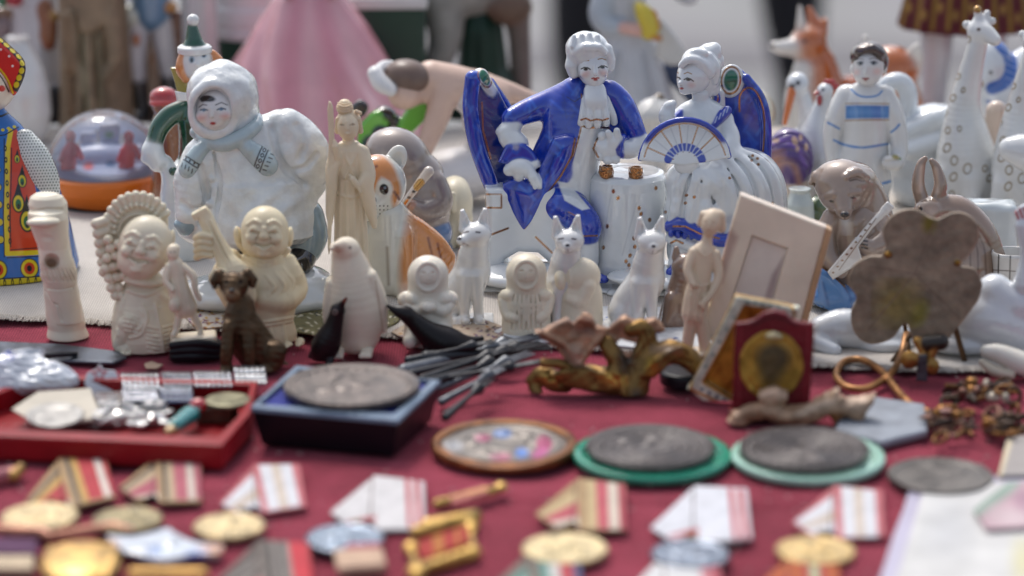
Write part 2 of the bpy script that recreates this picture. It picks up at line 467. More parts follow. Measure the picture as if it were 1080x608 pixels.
# pavement of concrete slabs, three quarters of a metre under the table top
def pavement():
    m, t, b = nodes('pavement_slabs'); L = t.links
    tc = t.nodes.new('ShaderNodeTexCoord'); br = t.nodes.new('ShaderNodeTexBrick')
    br.inputs['Scale'].default_value = 1; br.inputs['Brick Width'].default_value = 2.4; br.inputs['Row Height'].default_value = 1.55; br.inputs['Mortar Size'].default_value = .06
    br.inputs['Mortar Smooth'].default_value = .2; br.offset = .5
    br.inputs['Color1'].default_value = (*lin('#807e80'), 1); br.inputs['Color2'].default_value = (*lin('#868486'), 1); br.inputs['Mortar'].default_value = (*lin('#858386'), 1)
    L.new(tc.outputs['Object'], br.inputs['Vector'])
    nz = t.nodes.new('ShaderNodeTexNoise'); nz.inputs['Scale'].default_value = 4; nz.inputs['Detail'].default_value = 10; L.new(tc.outputs['Object'], nz.inputs['Vector'])
    mx = t.nodes.new('ShaderNodeMix'); mx.data_type = 'RGBA'; mx.blend_type = 'OVERLAY'; mx.inputs[0].default_value = .35
    L.new(br.outputs['Color'], mx.inputs[6]); L.new(nz.outputs['Color'], mx.inputs[7])
    hsv = t.nodes.new('ShaderNodeHueSaturation'); hsv.inputs['Saturation'].default_value = .25; L.new(mx.outputs[2], hsv.inputs['Color'])
    L.new(hsv.outputs[0], b.inputs['Base Color']); b.inputs['Roughness'].default_value = .85
    o = sheet('pavement', -60, 60, -20, 120, 2, 2, lambda X, Y: X * 0 - .75, m)
    o['kind'] = 'structure'; return o
pavement()
pm, pt_, pb = nodes('darker_paving'); pb.inputs['Roughness'].default_value = .9
pz = pt_.nodes.new('ShaderNodeTexNoise'); pz.inputs['Scale'].default_value = 6; pz.inputs['Detail'].default_value = 8
pr = pt_.nodes.new('ShaderNodeValToRGB'); pr.color_ramp.elements[0].color = (*lin('#5c5a5e'), 1); pr.color_ramp.elements[1].color = (*lin('#858386'), 1)
pt_.links.new(pz.outputs['Fac'], pr.inputs['Fac']); pt_.links.new(pr.outputs[0], pb.inputs['Base Color'])
for y0_, y1_ in ((5.72, 5.98), (7.1, 7.3)):
    o = sheet('paving_band', -60, 60, y0_, y1_, 2, 2, lambda X, Y: X * 0 - .746, pm); o['kind'] = 'structure'
TX0, TX1, TY0, TY1 = -.95, .95, .55, 1.80
def burg(X, Y):
    z = .0005 * np.sin(X * 31 + 4 * np.sin(Y * 7)) + .0004 * np.sin(Y * 43 + X * 9) + .0004 * np.sin(X * 75 + 3 * np.sin(Y * 29 + X * 11)) - .0017 + .0007 * np.sin(X * 61 + 17 * Y + 2 * np.sin(Y * 23)) * np.sin(Y * 37 - X * 13) - .001 * np.exp(-((X - .145 - .03 * Y) / .004) ** 2) - .001 * np.exp(-((Y - 1.085 + .04 * X) / .004) ** 2) - .0008 * np.exp(-((X + .26 + .02 * np.sin(Y * 9)) / .005) ** 2)
    e = np.maximum(np.maximum(TX0 + .01 - X, X - TX1 + .01), np.maximum(TY0 + .01 - Y, Y - TY1 + .01))
    return np.where(e > 0, -.0 - e * 0 - .32, z)
o = sheet('tablecloth', TX0, TX1, TY0, TY1, 761, 500, burg, cloth_material('burgundy_cloth', '#571b25', '#ae4c5e', 230, .9)); o['kind'] = 'structure'
LEDGE = [(-260, 328), (-60, 334), (30, 337), (100, 341), (200, 346), (300, 350), (430, 357), (560, 364), (700, 373), (800, 381), (860, 386), (950, 390), (1030, 391), (1140, 392), (1360, 396)]
def linen():
    Fig('linen_cloth', 'pale linen cloth with frayed edge laid over the burgundy tablecloth under the porcelain', 'cloth', 540, 340)
    m = cloth_material('linen', '#a9a29a', '#d6d0c8', 260, .5)
    top = []
    E_ = spl(LEDGE, 8)
    rng = random.Random(3)
    fr = [G(x, y + .7 * math.sin(i * 1.3) + rng.uniform(-.3, .3))[0] for i, (x, y) in enumerate(E_)]
    rows = 14; V = []; 
    for p in fr:
        V.append((p.x, p.y, .0001))
        for r in range(rows):
            t = r / (rows - 1); V.append((p.x * (1 + .12 * t), p.y + (1.775 - p.y) * t + (.0006 if r == 0 else 0), LIN + .0003 * math.sin(p.x * 40 + r) * (r > 0)))
    n = rows + 1; Q = []
    for i in range(len(fr) - 1):
        for r in range(n - 1): a = i * n + r; Q.append((a, a + n, a + n + 1, a + 1))
    root = CUR.empty(); inv = np.array(CUR.Mi, f32)
    tr = lambda A: (np.array(A, f32) @ inv[:3, :3].T + inv[:3, 3])
    mesh_obj('cloth_sheet', tr(V), np.array(Q), None, m, root)
    # frayed threads
    V, Q = [], []
    for i in range(len(fr) - 1):
        for k in range(26):
            t = (k + rng.random()) / 26; p = fr[i].lerp(fr[i + 1], t)
            L = rng.uniform(.003, .0065); a = rng.uniform(-.5, .5); w = .00022
            q = len(V); z0 = .0011
            for s in range(4):
                u = s / 3; cx = p.x + math.sin(a * u) * L * u; cy = p.y + .001 - L * u; cz = z0 * (1 - u) ** .7 + .0003 + .0004 * rng.random()
                V += [(cx - w, cy, cz), (cx + w, cy, cz), (cx, cy, cz + .0004)]
            for s in range(3):
                for e in range(3):
                    a0 = q + s * 3 + e; b0 = q + s * 3 + (e + 1) % 3
                    Q.append((a0, b0, b0 + 3, a0 + 3))
    mesh_obj('fringe', tr(V), np.array(Q), None, m, root)
linen()
def lint():
    m, t, b = nodes('lint_fibres'); nz = t.nodes.new('ShaderNodeTexNoise'); nz.inputs['Scale'].default_value = 40
    cr = t.nodes.new('ShaderNodeValToRGB'); cr.color_ramp.elements[0].color = (*lin('#8d7a74'), 1); cr.color_ramp.elements[1].color = (*lin('#cfc4bc'), 1)
    t.links.new(nz.outputs['Fac'], cr.inputs['Fac']); t.links.new(cr.outputs[0], b.inputs['Base Color']); b.inputs['Roughness'].default_value = .9
    rg = random.Random(21); V, Q = [], []
    for i in range(260):
        x, y = rg.uniform(0, 1080), rg.uniform(352, 606); p = G(x, y)[0]; a = rg.uniform(0, 6.28); L = rg.choice([.0006, .001, .0025]); w = .00018 if L > .001 else L * .5; bend = rg.uniform(-1.2, 1.2); q = len(V)
        for s in range(4):
            u = s / 3; c_ = a + bend * u; cx, cy = p.x + math.cos(c_) * L * u, p.y + math.sin(c_) * L * u
            V += [(cx - math.sin(c_) * w, cy + math.cos(c_) * w, .0002), (cx + math.sin(c_) * w, cy - math.cos(c_) * w, .0002), (cx, cy, .0007)]
        for s in range(3):
            for e in range(3): a0 = q + s * 3 + e; b0 = q + s * 3 + (e + 1) % 3; Q.append((a0, b0, b0 + 3, a0 + 3))
    o = mesh_obj('lint', np.array(V, f32), np.array(Q), None, m, None); o['kind'] = 'stuff'; o['label'] = 'pale lint and crumbs scattered on the burgundy cloth'; o['category'] = 'lint'
lint()
# ================================================================== courting couple
W = '#dfe4e7'; BL = '#0736ae'; BLD = '#123083'
rb_ = random.Random(4)
def strokes(x0, y0, x1, y1, n, cols=('#2458d0', '#0d2c92', '#2f68d4'), L=22):
    o = []
    for i in range(n):
        x, y, a, l = rb_.uniform(x0, x1), rb_.uniform(y0, y1), rb_.uniform(.6, 2.4), rb_.uniform(.4, 1) * L
        d_ = Dl([(x, y), (x + l * math.cos(a), y + l * math.sin(a))], 1.8, cols[i % len(cols)], 1.8); d_.only = BL; o.append(d_)
    return o
GL = ('#a9713c', .9)
Fig('porcelain_couple', 'glazed porcelain gentleman in blue coat and lady with fan seated at small table', 'figurine', 655, 296, LIN)
# base
part('base', [B(600, 296, 8, (98, 62, 7), 6), B(735, 296, 4, (95, 66, 7), 6), E(560, 292, -40, (60, 40, 12)), E(720, 292, -50, (80, 36, 10))], GLAZE, W, 1.3)
# gentleman's chair
P = part('chair', [
    PR(spl([(492, 92), (497, 82), (508, 80), (520, 92), (538, 125), (546, 150), (548, 182), (545, 200), (515, 204), (507, 180), (497, 140)], 4), 20, 4, 3, yaw=8).c(BLD),
    CS((499, 88, -2, 8), (497, 120, -4, 8.5), (503, 155, -6, 8.5), (514, 186, -8, 8.5), (518, 197, -8, 8)).c(BL),
    CS((516, 90, 26, 5), (536, 120, 40, 5), (545, 150, 44, 5), (545, 190, 40, 5)).c(BL),
    E(506, 86, 8, (9, 12, 9)).c(W), C((508, 84, 6, 6), (521, 105, 22, 5), (524, 118, 24, 3), sd=.8).c(W),
    PR([(513, 198), (585, 196), (600, 250), (606, 296), (585, 296), (580, 275), (568, 265), (548, 264), (534, 272), (528, 296), (505, 296), (512, 262), (514, 235)], -12, 18, 8),
    B(555, 216, 8, (42, 34, 16), 10), C((530, 225, 34, 10), (526, 296, 40, 7)), C((596, 225, 34, 10), (598, 296, 40, 7)),
], GLAZE, W, 1.0, paint=strokes(490, 80, 550, 205, 50) + [
    De(511.5, 87, 4.6, 8.5, '#0c6b4c', -22, .6), De(511.5, 87, 6.0, 10, GL, -22, .4, ring=.45),
    Dl([(513, 208), (530, 208), (530, 222), (513, 222)], 1.6, GL, .4, closed=True),
    Dl([(519, 250), (537, 243)], 1.8, GL, .5), Dl([(566, 252), (583, 268)], 2.0, GL, .5),
    Dl([(508, 112), (509, 140), (517, 170)], 1.2, GL, .4)], k=3, cw=.4)
# gentleman
R_ = CUR.empty()
man = part('gentleman', [
    # trunk and waistcoat
    CS((622, 122, 2, 22), (612, 150, 2, 25), (603, 180, 4, 27), (598, 203, 6, 30)).c(W),
    # shoulders / coat
    CS((604, 100, 6, 14), (594, 120, 2, 21), (594, 150, -2, 23), (590, 180, -4, 24), sd=.95).k(5).c(BL),
    CS((606, 98, 6, 13), (580, 112, 8, 15), (557, 121, 4, 13.5), (540, 129, -4, 11.5)).k(4).c(BL),
    CS((640, 100, 4, 12), (652, 112, 4, 14), (662, 130, 0, 13), (672, 150, -4, 10)).k(4).c(BL),
    C((642, 104, 6, 14), (646, 140, 8, 14)).k(4).c(BL),
    CS((580, 150, 0, 12), (572, 168, -4, 12), (566, 192, -8, 12)).k(5).c(BL),
    # cuff and forearm on the left
    CS((541, 136, -6, 10.5), (537, 146, -10, 12), (545, 156, -14, 13)).k(2).c(W),
    E(533, 140, -8, (11, 11, 6), -25).k(2).c(W),
    PR(spl([(530, 166), (536, 156), (548, 153), (560, 160), (567, 172), (556, 176), (546, 176), (532, 176), (526, 174)], 3), -22, 5, 4).k(1.5).c(BL),
    E(550, 180, -24, (14, 11, 10)).k(3).c(W), E(538, 183, -24, 6.5).k(2.5).c(W), E(548, 188, -26, 6).k(2.5).c(W), E(558, 184, -24, 7).k(2.5).c(W), E(564, 176, -22, 6).k(2.5).c(W),
    C((558, 183, -28, 6), (565, 193, -30, 6), (569, 197, -30, 5)).k(2).c(W), C((560, 190, -33, 2.5), (565, 201, -34, 2.2)).k(1).c(W), C((565, 190, -33, 2.6), (571, 200, -33, 2.2)).k(1).c(W),
    # coat tail
    PR(spl([(531, 196), (545, 190), (565, 190), (588, 150), (606, 150), (604, 168), (594, 188), (580, 205), (566, 234), (553, 247), (541, 232), (532, 212)], 3), -20, 7, 5, pillow=16).k(2).c(BL),
    PR(spl([(584, 150), (604, 148), (602, 166), (594, 186), (576, 205), (566, 196), (572, 176)], 3), -24, 4, 4).k(3).c(BL),
    # breeches and stockings
    CS((580, 214, -8, 20), (600, 222, -22, 20), (617, 238, -32, 17), (619, 248, -32, 14)).k(3).c(BL),
    CS((619, 250, -31, 12.5), (620, 270, -30, 12), (622, 286, -30, 8.5)).k(1).c(W),
    C((622, 291, -34, 7), (632, 294, -44, 6), (638, 295, -50, 4.5)).k(2).c(BL),
    CS((578, 222, -2, 16), (585, 245, -10, 10), (586, 285, -6, 8)).k(2).c(W),
    # hand and lace on the right
    CS((674, 152, -6, 10), (664, 160, -14, 10), (650, 160, -20, 10)).k(2).c(W),
    Ta(loc(655, 157, -20), 9, 4.2, yaw=70).k(2).c(BL),
    E(640, 160, -22, (14, 10, 13)).k(2).c(W), E(630, 156, -24, 5).k(2).c(W), E(632, 168, -26, 5).k(2).c(W), E(640, 172, -28, 5).k(2).c(W), E(648, 171, -27, 5).k(2).c(W), E(634, 147, -24, 5).k(2).c(W),
    C((644, 150, -27, 4.6), (640, 144, -30, 3.4)).k(1.5).c(W), C((650, 150, -27, 4.8), (649, 142, -30, 3.4)).k(1.5).c(W), E(646, 154, -28, (8, 5, 7)).k(2).c(W),
], GLAZE, W, .9, k=2, cw=.35, paint=[Dp([(604, 92), (612, 108), (613, 128), (609, 150), (604, 168), (592, 190), (580, 207), (572, 215), (573, 150), (582, 105)], BL, .6)] + strokes(530, 90, 690, 260, 150) + [
    Dl(spl([(612, 104), (613.5, 128), (609.5, 150), (604, 168)], 4), 1.5, GL, .4),     Dl([(613, 130), (620, 131), (628, 130), (636, 132), (641, 130)], 1.7, GL, .4), Dl([(613, 137), (620, 139), (630, 138), (641, 138)], 1.9, GL, .4),
    Dp([(588, 194), (600, 196), (622, 222), (614, 224), (596, 214)], W, .8),  # highlight along the breeches, painted into the blue as a white stripe
    Dl([(606, 150), (603, 168), (592, 188), (579, 205), (568, 230), (553, 246)], 1.8, GL, .4), Dl([(533, 212), (542, 231), (553, 246)], 1.4, GL, .4),
    Dl([(608, 251), (630, 250)], 1.4, GL, .4),
    Dl([(629, 150), (625, 160), (630, 169)], 2.0, GL, .5), Dl([(597, 107), (605, 112), (611, 108)], 1.0, '#101c60', .5),
    Dl([(567, 118), (556, 128)], 1.0, '#16277c', .6), Dl([(584, 170), (578, 186)], 1.2, '#16277c', .8), Dl([(540, 200), (549, 235)], 1.6, '#243cae', 1),
    Dl([(600, 226), (612, 232)], 1.0, GL, .4)])
# jabot
part('jabot', [C((626, 102, -10, 12), (627, 112, -16, 13), sd=.8), CS((616, 110, -14, 4), (614, 126, -18, 4.5), (612, 134, -18, 4)), CS((622, 108, -18, 4), (621, 127, -22, 4.6), (620, 136, -22, 4)),
    CS((628, 108, -18, 4), (629, 127, -23, 4.6), (629, 136, -23, 4)), CS((634, 108, -16, 4), (637, 126, -20, 4.6), (638, 134, -20, 4)), CS((638, 108, -12, 3), (644, 124, -14, 4), (646, 132, -12, 4))], GLAZE, W, .7, k=1.2, parent=man,
    paint=[Dl([(612, 131), (617, 129.5), (622, 132), (628, 130.5), (634, 131.5), (640, 129.5)], 1.6, GL, .4)])
hd = part('head', [E(624, 77, -4, (16.5, 17, 19), 6), E(625, 86, -9, (12, 11, 10.5), 6), E(626, 93, -11, (6, 6, 4)), E(626.5, 83.5, -21.5, (2.3, 3, 3)).k(2), C((626, 76, -20, 1.4), (626.5, 83, -21.6, 1.8)).k(2),
    E(626.5, 90.2, -19, (3.4, 1.6, 1.3)).k(1), E(615, 84, -15, (4.5, 4, 4)).k(3), E(635, 82, -15, (4.5, 4, 4)).k(3), C((624, 96, 0, 9), (625, 108, 0, 10)).k(3)], GLAZE, W, .5, parent=man, k=3, paint=[
    De(616, 84.5, 4, 3.2, '#ddc6c4', 0, 2), De(634.5, 82.5, 4, 3.2, '#ddc6c4', 0, 2),
    Dl([(611.5, 72.6), (614.5, 70.7), (619.5, 70.6)], 1.1, '#a07536', .35), Dl([(629, 69.2), (633, 68.2), (637, 69.4)], 1.1, '#a07536', .35),
    Dl([(611.8, 79), (615, 77.6), (618.5, 78), (621, 79.8)], 1.3, '#231a18', .3), De(616.4, 79.6, 2.4, 1.5, '#2b2422', 0, .4), Dl([(629.5, 78), (632.5, 75.8), (636, 75.8), (638.5, 77)], 1.3, '#231a18', .3), De(633.6, 77.3, 2.4, 1.5, '#2b2422', 0, .4),
    Dl([(622.8, 89), (624.8, 88.4), (626.4, 88.9), (628, 88.2), (630, 88.4)], 1.3, '#a3342c', .35), De(626.6, 90, 2.4, 1.3, '#a3342c', 0, .4)])
part('wig', [E(618, 58, 5, (23.5, 23, 19.5), 6), E(617, 68, 12, (21, 17, 20)), C((603, 66, -3, 6), (601.5, 75, -4, 7), (604, 82, -2, 6)), C((638, 58, -4, 6), (641, 68, -4, 6), (640.5, 76, -3, 5.5)), E(612, 90, 14, (10, 8, 12)),
    C((606, 62, -12, 4), (616, 57, -17, 4), (630, 57, -17, 4), (636, 62, -12, 3)).k(4)] + [C((604 + i * 8, 46 - (i % 3), -8, 2.4), (602 + i * 9, 56, -13, 2.4)).k(3) for i in range(4)], GLAZE, W, .5, parent=hd, k=2.5, disp=[(.3, .5)])
# little table
part('table', [REV(660, 6, [(300, 44), (270, 42), (220, 42.5), (195, 43), (186, 42), (181.5, 38), (180, 30), (179.5, 1)], folds=7, amp=.012)], GLAZE, W, 1.0, paint=[
    De(x, y, 1.7, 2.2, GL, r, .5) for x, y, r in [(646, 204, 0), (651, 211, 30), (673, 221, 0), (675, 227, 20), (668, 252, 0), (669, 261, 10), (660, 276, 0), (664, 270, 20), (640, 240, 0), (636, 262, 0), (655, 290, 0), (690, 200, 0), (684, 233, 0), (663, 280, 0)]]
    + [Dl([(670, 216), (656, 270)], .8, '#c3c9d0', .8), Dl([(645, 198), (632, 280)], .8, '#c3c9d0', .8)])
for x, y, d in ((638.5, 183, -22), (669, 184, -24)):
    part('cup', [REV(x, d, [(y + 7, 5.5), (y + 5, 7.4), (y + 1, 8.2), (y - 5.5, 7.2)]), E(x - 3, y - 2, d - 6, 3), E(x + 4, y + 2, d - 6, 2.6), E(x, y - 6, d, (5, 5, 2.5)).sub()], GLAZE, GL, .6, disp=[(.5, .6)])
# lady's chair
part('chair', [
    PR(spl([(748, 112), (756, 82), (765, 72), (776, 73), (788, 84), (800, 104), (807, 128), (808, 160), (803, 180), (760, 178), (752, 150)], 4), 34, 5, 4, yaw=-6).c(BL),
    CS((783, 84, 26, 5), (798, 104, 26, 5.5), (805, 130, 26, 5.5), (806, 175, 26, 5.5)).c(BL),
    E(767, 87, 27, (14, 6, 18), 8).k(1).c(W), Ta(loc(745, 106, 10), 7, 4.4, yaw=-15).k(1).c(BL), C((756, 100, 20, 5), (757, 130, 22, 6)).k(2).c(W),
    C((765, 190, 40, 14), (765, 296, 46, 10)), C((812, 190, 40, 10), (814, 296, 44, 8)), B(780, 215, 24, (34, 30, 14), 8)], GLAZE, W, 1.0, k=2.5, cw=.4, paint=strokes(745, 75, 812, 180, 70) + [
    De(767, 86.5, 7.2, 10.8, '#0a6b55', 6, .6), De(767, 86.5, 9.8, 13.8, GL, 6, .4, ring=.8),
    Dl(spl([(777, 118), (777, 102), (784, 94), (794, 99), (801, 116), (803, 140), (802, 160)], 4), 1.7, GL, .4), De(745, 106, 8.5, 9.5, GL, 0, .4, ring=.7), De(746, 106, 3, 4, W, 0, .6)])
sk0 = [E(768, 200, -8, (54, 44, 46)).k(8).c(W), E(734, 192, -30, (36, 28, 24)).k(10).c(W), E(790, 222, -4, (38, 44, 62)).k(10).c(W), E(730, 226, -34, (32, 26, 44), 4).k(10).c(W), E(758, 262, -14, (56, 44, 42)).k(10).c(W)]
SKIRT = list(sk0)
for q_ in ([(756, 168), (770, 178), (784, 205), (790, 250), (790, 290)], [(764, 162), (784, 174), (800, 200), (808, 250), (808, 290)], [(772, 160), (798, 172), (814, 198), (820, 240), (822, 280)], [(748, 172), (760, 188), (768, 215), (772, 255), (774, 290)],
           [(738, 186), (752, 200), (757, 222), (752, 250)], [(744, 180), (764, 196), (768, 214), (758, 226), (744, 222)], [(722, 182), (714, 200), (710, 220), (706, 238)], [(732, 184), (728, 205), (724, 238)], [(742, 186), (741, 210), (738, 245)]):
    SKIRT.append(SN(sk0, *[(x, y, 4.0) for x, y in q_], off=-.1).k(7).c(W))
for q_ in ([(752, 172), (765, 186), (777, 214), (782, 270)], [(760, 165), (778, 178), (792, 205), (799, 270)], [(768, 161), (791, 173), (807, 200), (815, 260)], [(733, 190), (745, 206), (747, 240)], [(727, 184), (720, 205), (716, 236)], [(756, 200), (758, 210), (748, 214)]):
    SKIRT.append(SN(sk0, *[(x, y, 1.3) for x, y in q_], off=0).k(4).sub())
# lady
lady = part('lady', [
    CS((735, 103, -2, 9), (737, 112, 0, 9.5), (738, 120, 2, 13)).c(W),
    CS((715, 126, 0, 10), (728, 122, 2, 14), (748, 124, 2, 14), (760, 128, 0, 10)).k(4).c(W),
    CS((738, 128, 2, 23), (742, 148, 2, 20), (750, 168, 4, 19)).k(4).c(W),
    # raised hand on the left
    CS((714, 130, -4, 8), (704, 134, -14, 8), (700, 126, -18, 8.5), (702, 118, -18, 7)).k(3).c(W), E(704, 115, -20, (7, 6, 5), -30).k(2).c(W),
    # arm on the right down to the fan
    CS((760, 130, -2, 9), (766, 148, -10, 11), (760, 164, -24, 11), (744, 176, -34, 9), (730, 181, -40, 7)).k(3).c(W),
    CS((748, 134, -15, 5), (756, 126, -12, 5.5), (763, 119, -6, 5)).k(1.5).c(BL), CS((708, 132, -11, 4), (712, 127, -9, 4.5), (716, 122, -6, 4)).k(1.5).c(BL),
    ] + SKIRT + [
    # ruffled band, leg and shoe
    CS((705, 240, -52, 6.5), (716, 238, -58, 7), (728, 244, -60, 7), (740, 250, -60, 7), (756, 254, -58, 7), (775, 252, -52, 7)).k(1.5).c(BL)]
    + [E(706 + i * 7, 247 + .8 * i, -58, (3.4, 5, 4)).k(1).c(BL) for i in range(9)]
    + [CS((706, 252, -52, 6), (715, 256, -56, 6), (735, 262, -56, 6)).k(2).c(W), C((716, 262, -48, 10), (711, 278, -54, 8)).k(2).c(W), C((711, 283, -56, 6.5), (706, 287, -66, 5.5)).k(1).c(BL)],
    GLAZE, W, .9, k=2, cw=.35, disp=[(.25, .1)], paint=[
    Dl([(708, 240), (720, 240), (735, 247), (755, 252)], 1.8, GL, .5), Dl([(706, 257), (711, 254), (718, 257)], 2.2, GL, .5)]
    + [De(x, y, 1.6, 1.5, GL, 0, .4) for x, y in [(789, 166), (794, 169), (795, 175), (788, 171), (721, 208), (729, 210), (720, 216), (742, 226), (765, 190), (810, 215), (700, 225)]]
    + [Dl([(x, 134 - .9 * (x - 748)), (x + 2, 128 - .9 * (x - 748))], 1.0, '#b9c2e0', .5) for x in range(750, 764, 4)])
hd = part('head', [E(728, 84, -4, (18, 18, 18.5)), E(722, 91, -10, (11.5, 11, 12), 8), E(718, 100, -13, (5, 5, 3.8)), E(713.3, 93, -19, (2.2, 2.8, 2.4)).k(1.5), E(715.5, 98.2, -17.5, (2.6, 2, 1.3)).k(1), E(726, 95, -14, (4.5, 4, 4)).k(3),
    C((734, 98, 0, 8), (735, 108, 0, 8.5)).k(3)], GLAZE, W, .5, parent=lady, k=3, paint=[
    Dl([(717.5, 83.2), (721, 81.8), (725, 83.6)], 1.0, '#a07536', .35), Dl([(709.6, 80), (711.5, 82)], 1.0, '#a07536', .35),
    Dl([(717.5, 89.2), (720.5, 87.6), (724, 88.8), (727, 91)], 1.3, '#2a201e', .3), De(721.5, 89.5, 2.4, 1.2, '#4a4340', 10, .4), Dl([(710, 85.8), (712.5, 87), (713.5, 88.5)], 1.3, '#2a201e', .3),
    De(715, 98, 2.2, 1.3, '#a33a33', 10, .4), De(725, 95, 3.5, 2.6, '#ddc8c6', 0, 2)])
part('hair', [E(735, 73, 4, (22, 22, 18), 22), E(739, 86, 8, (17, 17, 19)), E(745, 60, 8, (12, 11, 10), 30), E(749, 57, 8, (7.5, 8, 8)), E(752, 68, 10, (8, 8, 9)), E(742, 100, 2, (7, 7, 7)), E(736, 104, 5, (6, 6, 6)), E(749, 97, 6, (6, 6, 7)),
    CS((714, 75, -15, 3), (722, 69, -17, 4.5), (734, 71, -16, 5), (744, 82, -12, 5)).k(3), CS((716, 72, -12, 3), (726, 62, -12, 4), (738, 62, -10, 4)).k(4), CS((744, 64, -6, 3), (752, 76, -6, 3), (750, 90, -6, 3)).k(3)], GLAZE, W, .5, parent=hd, k=2.5, disp=[(.3, .45)])
# fan
fc = (719, 177)
def fa(r, a, tilt=-14): t = math.radians(a + tilt); return (fc[0] + r * math.cos(t) * 1.03, fc[1] - r * math.sin(t) * 1.02)
arc = lambda r, a0, a1, n=16: [fa(r, a0 + (a1 - a0) * i / n) for i in range(n + 1)]
part('fan', [PR(arc(46, 188, 24) + [fc], -50, 1.6, 1.4, pitch=-12)] + [CS(*[(x, y, -47 - 8 * math.sin(math.pi * i / 16), 3.0) for i, (x, y) in enumerate(arc(44.5, 186, 26))], n=1).c(BL), E(721, 178, -52, (13, 5, 9)).c(W)], GLAZE, W, .7, parent=lady, k=1, cw=.35,
    paint=[Dl([fa(13, a), fa(41, a)], 1.5, GL, .4) for a in (170, 140, 113, 86, 59)] + [Dl(arc(41, 184, 28), 1.5, GL, .4), Dl(arc(17.5, 178, 30), 8, BL, .5)]
    + [Dl([fa(13, a), fa(21, a)], 1.0, '#c9d0e6', .5) for a in range(48, 178, 13)] + [Dl([fa(20, a), fa(40, a)], .9, '#bcc3ca', .6) for a in (155, 126, 100, 72, 45)])
# ================================================================== carved ivory, bronze and porcelain in the front rows
IV = '#e6dcc3'; IVP = '#e6d8c0'
def smile_face(P, cx, cy, w, h, rot=0, open_=True):
    # laughing face laid on a round head: brows, closed eyes, nose, cheeks, mouth
    a = math.radians(rot); ca, sa = math.cos(a), math.sin(a)
    q = lambda u, v: (cx + w * (u * ca) - h * v * sa, cy + w * u * sa + h * v * ca)
    r = w * .115; o = list(P)
    for s in (-1, 1):
        o.append(SN(P, (*q(.18 * s, -.36), r * .6), (*q(.42 * s, -.44), r * .7), (*q(.68 * s, -.28), r * .5), off=.0).k(2))
        o.append(SN(P, (*q(.24 * s, -.02), r * .7), (*q(.42 * s, -.12), r), (*q(.62 * s, .02), r * .6), off=.0).k(1.2))
        o.append(SN(P, (*q(.22 * s, .07), r * .5), (*q(.42 * s, .02), r * .55), (*q(.62 * s, .1), r * .4), off=-.25).k(.6).sub())
        o.append(SE(P, *q(.5 * s, .28), (r * 2.2, r * 1.8, r * 1.9), off=.1).k(4))
    o.append(SN(P, (*q(0, -.12), r * .8), (*q(0, .18), r * 1.3), off=-.2).k(2))
    o.append(SE(P, *q(0, .2), r * 1.5, off=-.2).k(1.5))
    for s in (-1, 1): o.append(SE(P, *q(.14 * s, .23), r * .95, off=0).k(1))
    for s in (-1, 1): o.append(SN(P, (*q(.18 * s, .2), r * .35), (*q(.42 * s, .42), r * .4), (*q(.44 * s, .55), r * .3), off=-.2).k(1).sub())
    o.append(SN(P, (*q(-.4, .45), r * .6), (*q(0, .62), r * (1.25 if open_ else .8)), (*q(.4, .45), r * .6), off=.0).k(.8).sub())
    o.append(SN(P, (*q(-.3, .6), r * .6), (*q(0, .74), r * .9), (*q(.3, .6), r * .6), off=.1).k(1.5))
    o.append(SE(P, *q(0, .9), (r * 2, r * 1.4, r * 1.3), off=.2).k(3))
    return o
# --- laughing buddha with the scalloped fan
Fig('ivory_buddha', 'carved ivory laughing buddha with scalloped fan and grapes behind his tilted head', 'figurine', 154, 366, 0)
b = [CS((152, 352, 0, 31), (152, 330, 2, 31), (156, 312, 4, 26), (156, 300, 4, 18), sd=.85), REV(153, 0, [(368, 33), (355, 35), (335, 33), (320, 28)], sy=.85, folds=0)]
b += [SN(b, (131, 350, 7), (126, 362, 7), (132, 368, 6))]
rb = list(b)
for i in range(7): rb.append(SN(b, (156 + (i < 1), 345 + i * 4.3, 2.0), (168, 347 + i * 4.4, 2.2), (182, 344 + i * 4.4, 1.8), off=.2).k(.5))
rb += [SN(b, (165, 322, 2.2), (168, 340, 2.4), (172, 374, 3), off=.1).k(.8), SN(b, (152, 322, 2), (156, 336, 2.3), (150, 352, 2.3), (138, 356, 2.2), off=.1).k(.8), SN(b, (150, 326, 1.6), (153, 338, 1.8), (147, 348, 1.8), off=.1).k(.8),
       SN(b, (133, 316, 3), (128, 336, 4), (126, 352, 3), off=.3).k(2), SN(b, (170, 312, 4), (184, 325, 4), (186, 345, 3.5), off=.4).k(2), SN(b, (137, 306, 2.6), (156, 312, 3), (178, 302, 2.4), off=.2).k(1.2),
       SE(b, 136, 342, (11, 7, 10), off=.2).k(1.5)]
hnd = list(rb)
for i in range(5): rb.append(SN(hnd, (133, 331 + i * 4.2, 2.0), (141, 333 + i * 4.2, 2.4), (147, 336 + i * 4, 1.9), off=.1).k(.5))
for i in range(5): rb.append(E(124 + i * 3.2, 372 + (i % 2) * .6, -29 + abs(i - 2), (1.8, 4, 2.2)).k(.6))
bd = part('body', rb, IVORY, IV, .7, k=2)
h = [E(157, 261, -8, (28, 26, 33), 14), E(150, 276, -12, (23, 20, 20), 14), E(184, 256, 4, (4, 7, 12), 12).k(2), E(154, 296, -4, (22, 18, 7), 8).k(2)]
part('head', smile_face(h, 153, 262, 27, 27, 14), IVORY, IV, .5, k=3)
f = [PR(spl([(122, 300), (116, 270), (118, 240), (132, 220), (152, 212), (172, 216), (182, 232), (176, 262), (150, 290)], 3), 14, 5, 3).k(1)]
